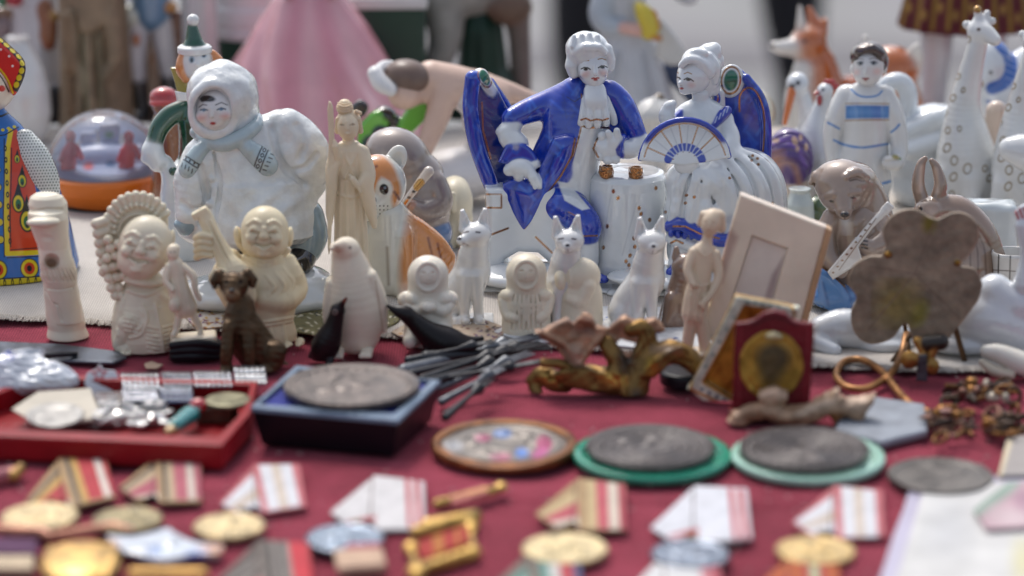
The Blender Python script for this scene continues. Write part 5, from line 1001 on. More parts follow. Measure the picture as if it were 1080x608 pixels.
# --- giraffes
def giraffe(x, y, lab, dx, full=True):
    Fig('porcelain_giraffe', lab, 'figurine', x, y, LIN, 'white porcelain giraffes')
    o = lambda px: px + dx
    q = y - 226
    p = [CS((o(1026), q + 196, 4, 30), (o(1018), q + 170, 2, 33), (o(1014), q + 140, 0, 26), (o(1012), q + 110, -2, 17.5), (o(1016), q + 78, -4, 13), (o(1022), q + 48, -6, 10.5), (o(1025), q + 34, -6, 10)),
         CS((o(1022), q + 30, -7, 11), (o(1030), q + 32, -12, 9), (o(1040), q + 40, -18, 6.5)), C((o(1023), q + 22, -6, 4.6), (o(1021), q + 9, -6, 4)), C((o(1030), q + 22, -2, 4), (o(1031), q + 12, 0, 3.4)), E(o(1012), q + 25, -4, (6, 3.5, 4.6), 20).k(1.5), E(o(1036), q + 20, -2, (4.6, 3, 4)).k(1.5),
         CS((o(1000), q + 180, -14, 13), (o(996), q + 205, -18, 11), (o(994), q + 226, -18, 10)), CS((o(1022), q + 185, -20, 14), (o(1024), q + 208, -26, 11), (o(1024), q + 226, -28, 10)), CS((o(1044), q + 196, 0, 18), (o(1048), q + 226, -4, 14))]
    pt = [De(o(1023), q + 30, 2.2, 1.8, '#5a3c22', 0, .5), De(o(1021), q + 8, 5, 5, ('#b88a45', .8), 0, .8), Dl([(o(1034), q + 44), (o(1040), q + 45)], .9, '#8f7c6c', .5)]
    for i, (u, v, r) in enumerate([(1013, 40, 3), (1005, 58, 3.6), (1004, 78, 3), (995, 88, 3.5), (1000, 100, 3.5), (991, 116, 4.4), (996, 134, 3.4), (985, 143, 3.6), (996, 152, 4.6), (1004, 165, 4.6), (1018, 173, 5.2), (1004, 182, 4.4), (1003, 200, 3.4), (1036, 172, 3.2), (1041, 182, 3.4), (1008, 132, 2.6), (1010, 92, 2.4)]):
        pt.append(De(o(u), q + v, r * .75, r, '#8a7752', 12 * (i % 3), .5, ring=.65))
    solo(p, GLAZE, '#dfe0de', .9, k=6, paint=pt)
giraffe(1019, 232, 'white porcelain giraffe with gold tipped horns and brown ring spots', 0)
giraffe(1096, 243, 'white porcelain giraffe cut off by the right edge, only snout and shoulder showing', 58)
Fig('porcelain_duckling', 'plain white porcelain bird tail cut by the right edge beneath the blue collared bird', 'figurine', 1082, 256, LIN)
solo([CS((1062, 160, -30, 13), (1076, 162, -28, 19), (1094, 168, -24, 24), (1104, 190, -16, 26), (1104, 240, -10, 26), (1104, 256, -10, 24))], GLAZE, '#dadcdc', 1.2, k=4)
Fig('beige_figure', 'slender beige and white porcelain figure showing between the giraffe and the blue collared bird', 'figurine', 1048, 222, LIN)
solo([CS((1046, 118, 0, 11), (1044, 140, 0, 10), (1050, 165, 0, 12), (1050, 222, 0, 16))], GLAZE, '#cdb9a8', 1.2, k=3)
# --- boy in a striped shirt
SBL = '#4a86c6'
Fig('porcelain_boy', 'white porcelain boy with dark hair and blue stripe across his shirt', 'figurine', 908, 240, LIN)
PWB = '#dededb'
b = [CS((908, 112, 0, 25), (909, 130, 0, 25), (909, 150, 0, 25), (907, 168, 0, 28), (906, 190, 0, 31), sd=.72), CS((906, 190, 2, 31), (906, 238, 2, 29), sd=.75), CS((889, 104, 2, 13), (881, 120, 0, 12), (876, 138, -2, 10.5), (875, 156, -4, 9), (880, 182, -8, 8)).k(1.5), CS((927, 104, 2, 13), (936, 120, 0, 12), (942, 138, -2, 10.5), (945, 158, -6, 9), (943, 172, -14, 8)).k(1.5), C((908, 100, 0, 11), (909, 108, 0, 14))]
bb = b + [E(938, 172, -20, (11, 9, 8)).k(1.5), C((932, 168, -26, 3), (944, 166, -28, 3)).k(1), SN(b, (880, 131, 1.2), (868, 127, 1.2), off=.2).k(1), E(890, 200, -18, (10, 6, 14)).k(4)]
bd = part('body', bb, GLAZE, PWB, .7, k=4, paint=[Dp([(888, 114), (933, 113), (933, 126), (888, 128)], SBL, .8), Dl([(893, 121), (928, 120)], 5, '#5f98d4', 2), Dl([(888, 129.5), (933, 127.5)], 1.3, ('#a88763', .3), .5), Dl([(888, 112), (933, 111)], .9, ('#a88763', .3), .5), Dl([(870, 132), (876, 135), (882, 138)], 2.2, SBL, .5), Dl([(936, 140), (941, 136), (944, 132)], 2.2, SBL, .5),
    Dl(spl([(877, 150), (890, 155), (908, 157), (934, 152)], 4), 2.3, SBL, .5), Dl(spl([(893, 97), (900, 103), (909, 105), (920, 103), (925, 98)], 4), 1.8, SBL, .5), Dl([(896, 200), (912, 199), (940, 190)], 2.6, SBL, .5), De(941, 166, 4, 2.5, ('#9c9355', .4), 20, 1), De(946, 168, 1.5, 1.5, '#6f8f60', 0, .5)])
h = [E(910, 73, -4, (16.5, 17, 20), 2), E(909, 82, -8, (13.5, 13, 11)), C((909, 90, 0, 9.5), (909, 104, 0, 10.5))]
h2 = h + [SN(h, (908.5, 74, 1.2), (907.5, 80.5, 2.1), off=-.1).k(1.5), SE(h, 907.5, 87, (3.2, 1.4, 1.3)).k(1), E(893.5, 76, 2, (2.6, 4, 5)).k(1), E(927, 75, 4, (2.6, 4, 5)).k(1)]
hd = part('head', h2, GLAZE, '#e0dfdc', .5, k=3, parent=bd, paint=[Dl([(897, 67.5), (901, 66), (905, 67)], 1, '#6b5550', .4), Dl([(911, 66.5), (915, 65), (920, 66.5)], 1, '#6b5550', .4), De(901.5, 71.2, 3.4, 2.0, '#8d8f93', 0, .5), De(901.8, 71.2, 1.7, 1.8, '#2c2a2c', 0, .4), De(915.5, 70.6, 3.4, 2.0, '#8d8f93', 0, .5), De(915.2, 70.6, 1.7, 1.8, '#2c2a2c', 0, .4), Dl([(897.5, 70), (901.5, 68.8), (905, 70)], .9, '#2c2425', .3), Dl([(911.5, 69.5), (915.5, 68.2), (919.5, 69.6)], .9, '#2c2425', .3),
    Dl([(904.5, 86.5), (907, 86.2), (910.5, 86.3)], 1.6, '#8d4740', .4), De(907.5, 87.6, 2, 1.1, '#a3564c', 0, .4), De(898, 80, 3.5, 2.8, '#e6cfc8', 0, 2), De(919, 79, 3.5, 2.8, '#e6cfc8', 0, 2)])
part('hair', [E(910, 62, 1, (19, 19, 15), 3), E(926, 68, 3, (4.5, 10, 9)), E(895, 65, 3, (3.5, 10, 6)), C((900, 58, -13, 5), (914, 56, -15, 5.5), (922, 60, -12, 5)), E(908.5, 77, -22, (14.5, 16, 16)).k(1.5).sub()], GLAZE, '#3a2723', .5, k=2.5, parent=hd, disp=[(.3, .5)], paint=[De(904, 53, 5, 2.5, '#8b7369', -20, 2.5)])
# --- purple shell
Fig('purple_turban_figure', 'purple and pink swirled figurine like a turban, right of the blue chair', 'figurine', 834, 232, LIN)
p = [E(832, 166, 0, (25, 24, 31), -14), CS((836, 190, 4, 16), (836, 232, 4, 18)).c('#c9b8a8')]
solo(p + [SN(p[:1], (812, 150 + i * 8, 1.4), (830, 142 + i * 9, 1.8), (850, 150 + i * 10, 1.6), (854, 170 + i * 8, 1.2), off=-.3).k(1).sub() for i in range(4)], GLAZE, '#4a2a78', .8, k=2, paint=[Dl(spl([(806, 158), (820, 150), (838, 156), (848, 176)], 4), 5, '#6b46a0', 2), Dl(spl([(812, 182), (822, 172), (836, 176), (842, 194)], 4), 6, '#a5776e', 3), De(815, 176, 8, 16, '#b07d68', 20, 5), De(816, 150, 4, 2.4, '#c9a58c', -10, .7), De(836, 150, 3, 5, '#c9a58c', -20, .7), De(842, 146, 2, 3.4, '#c9a58c', 0, .7), De(848, 156, 2, 4, '#c9a58c', 0, .7), De(839, 158, 2, 3, '#c9a58c', 0, .7)])
Fig('green_leaf_ornament', 'small green leafy porcelain ornament tucked behind the bear', 'ornament', 862, 258, LIN)
solo([E(862, 216, 0, (10, 10, 9)), E(858, 228, -4, (11, 9, 8)), E(866, 208, 4, (8, 8, 8)), CS((862, 230, 2, 9), (862, 256, 2, 11))], GLAZE, '#4d6136', .9, k=1.5, disp=[(1.2, .4)])
Fig('pale_vase', 'pale grey green glazed vase standing in shade behind the stone picture frame', 'vase', 844, 262, LIN)
solo([REV(842, 0, [(262, 15), (240, 17), (215, 15), (203, 10), (199, 12)])], GLAZE, '#c3ccc6', 1.1)
# --- bear with a balalaika
BR = '#a08c7d'
Fig('porcelain_bear', 'brown glazed porcelain bear in blue skirt playing a white balalaika', 'figurine', 894, 322, LIN)
b = [CS((900, 236, 4, 27), (904, 260, 6, 32), (904, 290, 6, 34), (902, 312, 6, 34)), CS((876, 232, -6, 12), (868, 252, -14, 12), (872, 272, -24, 11), (882, 284, -32, 9)).k(4), CS((922, 236, -4, 15), (928, 252, -18, 13), (916, 262, -32, 11), (906, 258, -38, 8)).k(4), E(886, 286, -36, (8, 8, 9)).k(2)]
bd = part('body', b, GLAZE, BR, .8, k=5, paint=[Dl([(879, 284), (881, 290)], 1.8, '#141214', .4), Dl([(883.5, 283), (885.5, 289)], 1.8, '#141214', .4), Dl([(888, 281), (890, 287)], 1.8, '#141214', .4), Dl([(905, 255), (912, 255.5)], 1.6, '#141214', .4), Dl([(905, 258.5), (912, 259.5)], 1.6, '#141214', .4), Dl([(906, 262), (912, 263)], 1.6, '#141214', .4), De(890, 238, 5, 10, '#cfcac6', 0, 4)])
h = [E(884, 195, -6, (30, 28, 25), 4), E(884, 211, -14, (22, 20, 16), 4), C((884, 208, -24, 14), (887, 224, -36, 9), (888, 228, -39, 6.5)).k(6)]
part('head', h + [C((868, 186, -8, 9), (858, 190, -10, 7), (852, 196, -12, 3)).k(3), CS((898, 196, 10, 24), (910, 214, 12, 23), (920, 240, 8, 22)).k(8), SN(h, (888, 190, 4), (898, 185, 6), (909, 189, 4), off=.35).k(2.5), E(858, 197, -13, (5, 3, 3)).k(1.5).sub(), SN(h, (892, 192.5, 1.6), (899, 190.5, 2), (906, 193, 1.4), off=.2).k(1.5).sub(), SE(h, 888, 228.5, (4.2, 3, 2.8)).k(1), SN(h, (868, 210, 2.4), (876, 208, 3), off=-.2).k(3), SN(h, (892, 206, 3), (902, 205, 2.4), off=-.2).k(3)], GLAZE, BR, .7, k=6, parent=bd, paint=[De(888, 229, 4.6, 3, '#171214', 0, .5), De(874, 215.5, 2.6, 1.2, '#221a18', 15, .5), De(896, 211, 2.6, 1.2, '#221a18', -12, .5), Dl([(888, 232), (889, 238)], 1, '#5c4a40', .5), De(884, 178, 14, 5, '#b3a094', 0, 5)])
part('balalaika', [C((930, 222, -38, 4.2), (914, 240, -42, 3.6), (898, 262, -46, 4)), PR([(900, 252), (908, 276), (878, 296), (872, 288)], -48, 4, 2), B(931, 221, -38, (5, 3, 6), 2, 40)], GLAZE, '#dbd8d4', .7, paint=[Dl([(920, 232), (884, 286)], .9, '#7a5a3a', .4)] + [De(878 + i * 4.5, 289 - i * 6.4, 1.4, 1, ('#8a6238', .6), 0, .4) for i in range(9)])
part('skirt', [PR(spl([(858, 280), (872, 286), (888, 300), (898, 318), (894, 330), (876, 328), (866, 318), (862, 300)], 3), -34, 10, 6).c('#4f83c0'), E(880, 312, -20, (26, 24, 16)).c('#4f83c0'), E(862, 310, -10, (14, 18, 14)).c('#cfd8de'), E(900, 316, -10, (30, 26, 10)).c('#cfd8de')], GLAZE, '#4f83c0', .9, k=3, paint=[Dl([(858, 278), (874, 288), (890, 302)], 2.2, ('#a87a48', .9), .6), Dl([(868, 300), (874, 322)], 2.5, '#33619c', 1.5)])
# --- brown hare
HB = '#97806f'
Fig('porcelain_hare', 'glazed brown porcelain hare with upright ears and rounded back', 'figurine', 1004, 318, LIN)
solo([CS((1000, 262, 4, 30), (1014, 280, 8, 38), (1020, 304, 10, 36)), E(976, 226, -14, (16, 18, 16)), E(975, 236, -24, (10, 10, 8)), CS((970, 218, -12, 8), (964, 198, -10, 7), (966, 178, -8, 5), (970, 171, -8, 3)).k(1.5), CS((983, 216, -10, 8), (987, 198, -8, 7), (982, 180, -6, 5), (977, 173, -6, 3)).k(1.5), CS((990, 222, -4, 16), (1008, 226, 2, 18), (1030, 244, 4, 16), (1040, 270, 6, 18)), CS((990, 290, -24, 14), (984, 314, -34, 9)), CS((1030, 300, -10, 20), (1020, 316, -26, 10))], GLAZE, HB, .9, k=5, paint=[Dl([(966, 205), (967, 180)], 4, '#c8aa96', 2), Dl([(984, 205), (981, 182)], 4, '#c8aa96', 2)] + [Dl(spl([(1000 + i * 9, 228 + i * 4), (1018 + i * 8, 252 + i * 3), (1022 + i * 8, 290)], 3), 1.6, '#6d5548', 1) for i in range(4)] + [De(968, 224, 2, 2.6, '#1b1513', 0, .6), De(979, 226, 5, 4, '#b9a08e', 0, 3), De(975, 238, 3, 2, '#2a1f1b', 0, 1)])
# --- white porcelain at lower right
Fig('white_base_figurine', 'low white porcelain lying animal partly hidden under the flower plaque', 'figurine', 884, 366, LIN)
solo([CS((868, 350, 0, 17), (890, 346, 4, 21), (920, 350, 10, 20), (948, 356, 14, 16)), C((862, 362, -14, 9), (880, 370, -22, 8)), E(930, 362, 0, (24, 18, 9))], GLAZE, '#d2d8de', 1.2, k=5)
Fig('white_fish_figurine', 'white porcelain fish with red striped fin raised at the right edge', 'figurine', 1062, 374, LIN)
solo([CS((1000, 340, 0, 16), (1020, 336, 0, 27), (1046, 336, 0, 34), (1076, 350, 4, 30), (1100, 356, 8, 26)), CS((1046, 310, -4, 20), (1068, 322, -8, 18), (1092, 318, 0, 16)).k(5), E(1012, 362, 0, (42, 30, 14)), CS((1076, 300, -8, 12), (1078, 270, -6, 8), (1072, 240, -4, 9)).k(3), PR(spl([(1062, 226), (1070, 218), (1090, 214), (1094, 240), (1076, 250), (1066, 240)], 3), -4, 4, 3)], GLAZE, '#d6dbe0', 1.1, k=4, paint=[Dl([(1063 + i * 4.5, 224 - i), (1067 + i * 4.5, 233 - i)], 2.4, '#b03038', .6) for i in range(6)])
Fig('plaid_cup', 'small white porcelain cup with thin black plaid lines by the red striped fin', 'cup', 1064, 322, LIN)
solo([REV(1064, -8, [(312, 13), (306, 16), (280, 19), (268, 21), (265, 20)]), REV(1064, -8, [(300, 11), (280, 16), (262, 19), (255, 19)]).sub(), C((1064, 318, -8, 12), (1064, 326, -8, 14))], GLAZE, '#d9d8d4', .8, k=1, paint=[Dl([(x, 262), (x + 1, 320)], 1.4, '#2c2626', .4, dr=(-60, -8)) for x in (1051, 1063, 1074)] + [Dl([(1040, 286), (1090, 287)], 1, '#5a4d4a', .4), Dl([(1040, 302), (1090, 303)], 1, '#5a4d4a', .4)])
Fig('white_block', 'rough white porcelain block between the hare and giraffe legs', 'ornament', 1032, 282, LIN)
solo([B(1040, 244, 6, (30, 18, 34), 9)], GLAZE, '#cfd8da', 1.2, disp=[(1.2, .2)])
# --- stone picture frame
Fig('stone_frame', 'pinkish cream carved stone picture frame leaning at a slant', 'picture frame', 792, 372, LIN)
O = [(777, 206), (867, 238), (834, 376), (738, 356)]
I = [(790, 250), (828, 263), (808, 340), (766, 330)]
fr = [PR(O, 4, 8, 2.5, pitch=0), PR(I, -4, 7, 1.0).k(.8).sub()]
part('surround', fr, IVORY, '#e6d8c2', .7, paint=[Dp([(764, 240), (776, 252), (760, 300), (750, 296)], '#c0a698', 3), Dl([(777, 206), (867, 238)], 4, '#e6d6c8', 2)], disp=[(.12, .5)])
part('picture_panel', [PR(I, 3, 1.5, .8)], IVORY, '#e3d9cc', .8, paint=[Dp([(824, 270), (812, 318), (800, 330), (812, 290)], '#b5a39e', 2)])
part('edge', [PR([(867, 238), (873, 241), (842, 374), (834, 376)], 5, 9, 2)], IVORY, '#c09a74', .8)
# --- slim ivory figure and dark cat
Fig('ivory_figure', 'slim carved ivory woman standing left of the slanted stone frame', 'figurine', 742, 372, LIN)
p = [E(747, 238, -6, (10, 11, 13.5), 8), E(749, 229, -2, (9, 9, 7)), C((744, 250, -4, 5), (743, 260, -4, 6)), CS((740, 268, -4, 12), (738, 290, -6, 11), (734, 312, -6, 13), (732, 330, -6, 14), sd=.8), CS((730, 268, -6, 6), (724, 286, -12, 5), (730, 302, -18, 4)).k(2), CS((752, 270, -4, 6), (756, 292, -8, 5), (748, 312, -16, 4), (740, 322, -18, 3.5)).k(2), CS((728, 340, -6, 7), (724, 372, -4, 6)), CS((740, 340, -6, 7), (744, 372, -4, 6)), REV(734, -2, [(376, 16), (370, 15)])]
q = list(p)
q += [SN(p, (746, 238, 1.2), (745.5, 243, 1.8), off=0).k(1), SE(p, 741, 237, (2.4, 1, 1)).k(.5).sub(), SE(p, 750, 238, (2.4, 1, 1)).k(.5).sub(), SE(p, 745.5, 247.5, (2.6, 1.2, .9)).k(.5).sub(), C((755, 230, 0, 7), (758, 242, 2, 5)).k(2), C((740, 229, -2, 5), (736, 238, 0, 3.5)).k(2)]
for x0, x1 in ((729, 726), (736, 733), (743, 740)): q.append(SN(p, (x0, 306, 1.4), ((x0 + x1) / 2, 320, 1.8), (x1, 338, 1.8), off=.1).k(1.5))
q += [SN(p, (728, 300, 1.2), (738, 303, 1.4), (750, 299, 1.2), off=.2).k(1), SN(p, (732, 262, 1.2), (742, 272, 1.4), (752, 262, 1.2), off=.1).k(1)]
solo(q, IVORY, '#dac6ac', .6, k=3)
Fig('porcelain_cat', 'small brown porcelain cat behind the slim ivory woman', 'figurine', 712, 344, LIN)
solo([E(722, 282, 4, (15, 15, 15)), C((712, 272, 4, 5), (712, 263, 4, 3)).k(2), C((730, 270, 6, 5), (734, 262, 6, 3)).k(2), CS((720, 296, 6, 14), (716, 318, 6, 17), (712, 340, 6, 19)), CS((708, 316, -6, 8), (704, 340, -10, 7))], GLAZE, '#8a7264', 1.0, k=4)
# --- flower plaque
Fig('flower_plaque', 'flat brown five petalled metal flower plaque propped upright on thin legs', 'plaque', 962, 382, LIN)
ol = spl([(930, 262), (926, 246), (934, 232), (948, 224), (962, 224), (974, 231), (984, 232), (998, 225), (1013, 227), (1024, 238), (1025, 252), (1018, 266), (1008, 279), (1022, 282), (1031, 296), (1028, 314), (1018, 330), (1005, 348), (993, 364), (974, 370), (961, 358), (954, 342), (940, 358), (918, 365), (901, 355), (896, 334), (902, 316), (893, 302), (897, 284), (912, 274), (926, 273)], 4)
part('plate', [PR(ol, -4, 2.6, 1.6, pitch=0)] + [C((x, y, -7, 3.6), (x, y, -9, 3.0)) for x, y in ((933, 271), (1005, 277))], WOOD, '#8f806c', .8, k=1, paint=[De(974, 238, 7, 10, ('#6e6420', .1), 0, 4), De(966, 330, 9, 14, '#84801e', 20, 5), De(945, 322, 24, 26, '#857644', 0, 14), De(933, 271, 4, 3.4, ('#a07a3c', .8), 0, .6), De(1005, 277, 4, 3.4, ('#a07a3c', .8), 0, .6), Dl(spl([(1007, 274), (1017, 262), (1024, 248)], 3), 1.3, '#8d7764', .7), Dl([(1028, 318), (1008, 346)], 1.6, '#9a7c5c', 1), Dl(ol, 1.6, '#a8917b', .9, closed=True), Dl([(961, 290), (978, 238)], 1, '#7a6757', 1), Dl([(961, 290), (915, 284)], 1, '#7a6757', 1), Dl([(961, 290), (915, 350)], 1, '#7a6757', 1), Dl([(961, 290), (1010, 335)], 1, '#7a6757', 1)], disp=[(.4, .1), (.25, .4)])
for a, b in (((1004, 340, 6, 3), (1018, 382, 12, 3)), ((962, 350, 6, 2.4), (940, 384, -2, 2.4)), ((950, 330, 16, 2.4), (960, 378, 30, 2.4))): part('leg', [C(a, b)], BRONZE, ('#5e4327', .3), .8)
# ================================================================== things lying on the burgundy cloth
# --- gilt box frame and red framed medallion
Fig('gilt_frame', 'gilt frame with pale mosaic rim leaning behind the red framed medallion', 'picture frame', 780, 424, 0)
O = [(773, 312), (832, 322), (836, 334), (784, 436), (728, 412), (730, 402)]
I = [(783, 325), (824, 330), (778, 424), (742, 404)]
part('rim', [PR(spl(O + O[:1], 3), 6, 7, 3), PR(I, 0, 10, 1).k(.6).sub()], BRONZE, '#cfd0bd', .9, paint=[Dl(O, 3, ('#b98f48', .8), .8, closed=True), Dl(I, 4.5, ('#c99a44', .8), .8, closed=True)] + [De(740 + i * 8, 412 + i * 3.6, 2, 2, '#4e5a6a', 0, .8) for i in range(5)] + [De(744 + i * 7, 388 - i * 13, 1.8, 1.8, '#6f8f84', 0, .8) for i in range(5)] + [De(786 + i * 8, 320 + i, 1.8, 1.6, '#6f8f84', 0, .8) for i in range(5)])
part('backing', [PR(I, 11, 1.5, .8)], BRONZE, ('#c8953c', .7), 1.0)
Fig('medallion_frame', 'small dark red frame with crest holding an oval gold medallion', 'picture frame', 812, 442, 0)
part('surround', [PR([(773, 352), (774, 342), (786, 341), (794, 338), (802, 331), (814, 328), (826, 331), (834, 338), (842, 340), (855, 340), (856, 352), (853, 428), (858, 440), (766, 446), (772, 432)], 0, 5, 2.5), B(812, 438, 4, (44, 10, 6), 2)], LACQ, '#6a0f1c', .8, k=2, paint=[Dl([(779, 348), (779, 428)], 1.5, '#8d2433', .8), Dl([(850, 346), (848, 426)], 1.5, '#8d2433', .8), Dl(spl([(792, 344), (814, 336), (838, 344)], 3), 2.5, '#3d0a12', 1)], disp=[(.3, .4)])
part('medallion', [E(812, 386, -5, (33, 4, 38)), T(812, 386, -6, 35, 2.2, sx=.89)], BRONZE, ('#b08a3e', .75), .8, paint=[De(814, 378, 18, 16, ('#4c4028', .3), 0, 6), De(812, 392, 12, 16, ('#5c4a2c', .3), 0, 6)], disp=[(.4, .35)])
part('clasp', [E(814, 355, -9, (6, 3, 4.5)), E(808, 356, -9, 3), E(820, 356, -9, 3)], BRONZE, ('#d5c8a0', .8), .7)
# --- red tray and its contents
Fig('red_tray', 'shallow open red box full of small metal trinkets and cards', 'tray', 120, 470, 0)
TO = [(-40, 458), (234, 470), (264, 436), (272, 402), (40, 394), (-40, 424)]
hh = 27
TI = [(-36, 451), (230, 461), (256, 434), (264, 406), (44, 399), (-36, 427)]
part('box_wall', [PG(TO, 0, hh, 1.5, at=hh), PG(TI, 4, hh + 8, .5, at=hh).k(.5).sub()], LACQ, '#8e0f1a', 1.2, k=.5, disp=[(.2, .08)], paint=[Dl([(-40, 456), (234, 468)], 1.5, '#a33038', .8)])
Fig('plastic_packet', 'crumpled clear plastic packet lying at the left edge above the red tray', 'packet', 40, 424, 0)
PKT = painted('crumpled_plastic', rough=.14, var=.25, vscale=55, bump=.9, bscale=75, coat=.5, bdist=.002)
solo([PR(spl([(-30, 396), (10, 372), (46, 364), (50, 378), (84, 398), (76, 410), (20, 418), (-30, 430)], 3), -6, 10, 5, pitch=-50)], PKT, '#cfd4dc', 1.2, disp=[(3, .09), (2.0, .26), (1.0, .6)], paint=[Dp([(0, 374), (14, 366), (20, 378), (4, 384)], '#2f4a9a', 2), De(6, 378, 6, 4, '#dfe3ea', 0, 2)])
Fig('steel_knife', 'dull grey steel blade with a dark oval ring, lying flat near the left edge', 'knife', 70, 378, 0)
part('blade', [PG([(-40, 362), (60, 366), (126, 374), (134, 380), (120, 386), (70, 384), (-40, 376)], 0, 4, 1.2)], IRON, ('#5c626c', .7), 1.0)
part('ring', [Ta(lg(64, 374, 7), 11, 2.6, pitch=75, sx=1.35)], IRON, ('#2a2b30', .6), .8)
cont = [('metal_dish', 'flat grey oval dish lying on cream paper in the red tray', 58, 437, '#a9a6a0'), ]
Fig('paper_sheet', 'cream sheet of paper lying in the left half of the red tray', 'paper', 60, 440, 0)
solo([PG([(12, 434), (40, 416), (96, 412), (108, 444), (40, 450)], 21, 24, .8)], PAPER, '#c8bfae', 1.2, disp=[(.8, .06)])
Fig('metal_dish', 'grey oval dish lying on cream paper in the red tray', 'dish', 58, 442, 0)
solo([disc(58, 438, 30, 24, 29, 2, sy=1.25), disc(58, 438, 24, 27, 32, 2, sy=1.25).k(1.5).sub()], IRON, ('#b5b2ac', .35), 1.0)
Fig('star_card', 'white shield shaped card printed with a red star outline, standing above the red tray', 'card', 106, 426, 0)
STAR = [(106 + (8 if i % 2 == 0 else 3.4) * math.sin(i * math.pi / 5), 395 - (7.5 if i % 2 == 0 else 3.2) * math.cos(i * math.pi / 5)) for i in range(10)]
solo([PR(spl([(92, 396), (96, 392), (103, 390), (107, 384), (111, 391), (122, 392), (126, 402), (120, 414), (106, 424), (94, 412), (90, 404)], 2), 6, 1.6, .8, pitch=-30)], PAPER, '#d4d6dc', .7, paint=[Dl(STAR, 1.7, '#b8323c', .5, closed=True)])
CHN = painted('silver_beads', rough=.22, var=.3, vscale=200, metal=.75)
def bracelet(x0, x1, y0, y1, lab, col, blue=False):
    Fig('bead_bracelet', lab, 'bracelet', (x0 + x1) / 2, y1, 0, 'silver bead strips in the red tray')
    q = []; nx = max(4, int((x1 - x0) / 5.2))
    for i in range(nx):
        x = x0 + (i + .5) * (x1 - x0) / nx
        for j, y in enumerate((y0, (y0 + y1) / 2, y1)): q.append(Ea(lg(x + j, y, 24 - j * .5), (2.5, 4.6, 2.7)).c(('#4a5470' if blue and j else col, .7)))
    q.append(PG([(x0, y0 - 2), (x1, y0 - 2), (x1 + 2, y1 + 2), (x0 + 2, y1 + 2)], 20, 23, .8).c(('#8d9098', .6)))
    solo(q, CHN, (col, .7), .9, k=.6)
bracelet(127, 168, 398, 409, 'strip of white silver beads at the back of the red tray beside the star card', '#d8d8da')
bracelet(170, 202, 397, 407, 'strip of dull grey beads second from the star card in the red tray', '#9a9ca2')
bracelet(203, 244, 396, 407, 'strip of pale silver beads third from the star card in the red tray', '#c9c9cc')
bracelet(246, 280, 391, 404, 'strip of bright silver beads at the right back corner of the red tray', '#dcdcdc')
bracelet(128, 166, 414, 422, 'second row strip of white beads in front of the white silver strip', '#d0d0d4')
bracelet(168, 203, 412, 424, 'strip of silver beads over dark blue band in the red tray', '#b9bcc4', True)
Fig('silver_trinket_heap', 'heap of bright silver trinkets in the middle of the red tray', 'trinkets', 136, 444, 0)
rng = random.Random(5); q = []
for i in range(60):
    x, y = rng.uniform(104, 178), rng.uniform(424, 449)
    q.append(Ba(lg(x, y, rng.uniform(16, 24)), (rng.uniform(3, 8), rng.uniform(2, 8), rng.uniform(2, 3.5)), 1.2, rng.uniform(-40, 40), rng.uniform(0, 180)) if i % 2 else Ta(lg(x, y, rng.uniform(18, 25)), rng.uniform(4, 7), 1.6, pitch=rng.uniform(40, 90), yaw=rng.uniform(0, 90)))
q.append(PG([(100, 426), (176, 424), (178, 450), (104, 452)], 4, 18, 2))
solo(q, CHN, ('#c6c4c2', .6), 1.0, k=.8)
Fig('turquoise_bead', 'turquoise barrel bead with gold ends lying in the red tray', 'bead', 192, 452, 0)
solo([Ca([(lg(184, 450, 22), 8), (lg(200, 438, 22), 10)]).c('#158a88'), Ca([(lg(178, 456, 20), 5), (lg(184, 452, 20), 7)]).c(('#c7a26a', .5)), Ca([(lg(202, 437, 22), 8), (lg(206, 434, 22), 6)]).c('#1c6f70')], GLAZE, '#158a88', .9, k=.8)
Fig('red_bead', 'shiny red bead beside the turquoise barrel bead', 'bead', 209, 436, 0)
solo([Ea(lg(209, 428, 24), (9, 9, 8))], GLAZE, '#c0242c', .8)
Fig('brass_pot', "round dull brass pot on a brown stand in the red tray's right corner", 'pot', 240, 432, 0)
solo([disc(240, 423, 24, 22, 27, 2).c(('#8a866c', .6)), Ba(lg(226, 436, 13), (18, 10, 9), 2).c('#4d3524'), Ba(lg(243, 432, 13), (8, 10, 9), 2).c('#3d2a1c')], BRONZE, ('#8a866c', .6), 1.0, k=.6)
Fig('paper_scrap', 'tiny torn cream paper scrap on the cloth between knife and black stand', 'scrap', 160, 388, 0)
solo([PG([(152, 385), (160, 383), (172, 386), (166, 390), (154, 390)], 0, 2, .6)], PAPER, '#c9ad94', .8, disp=[(.5, .3)])
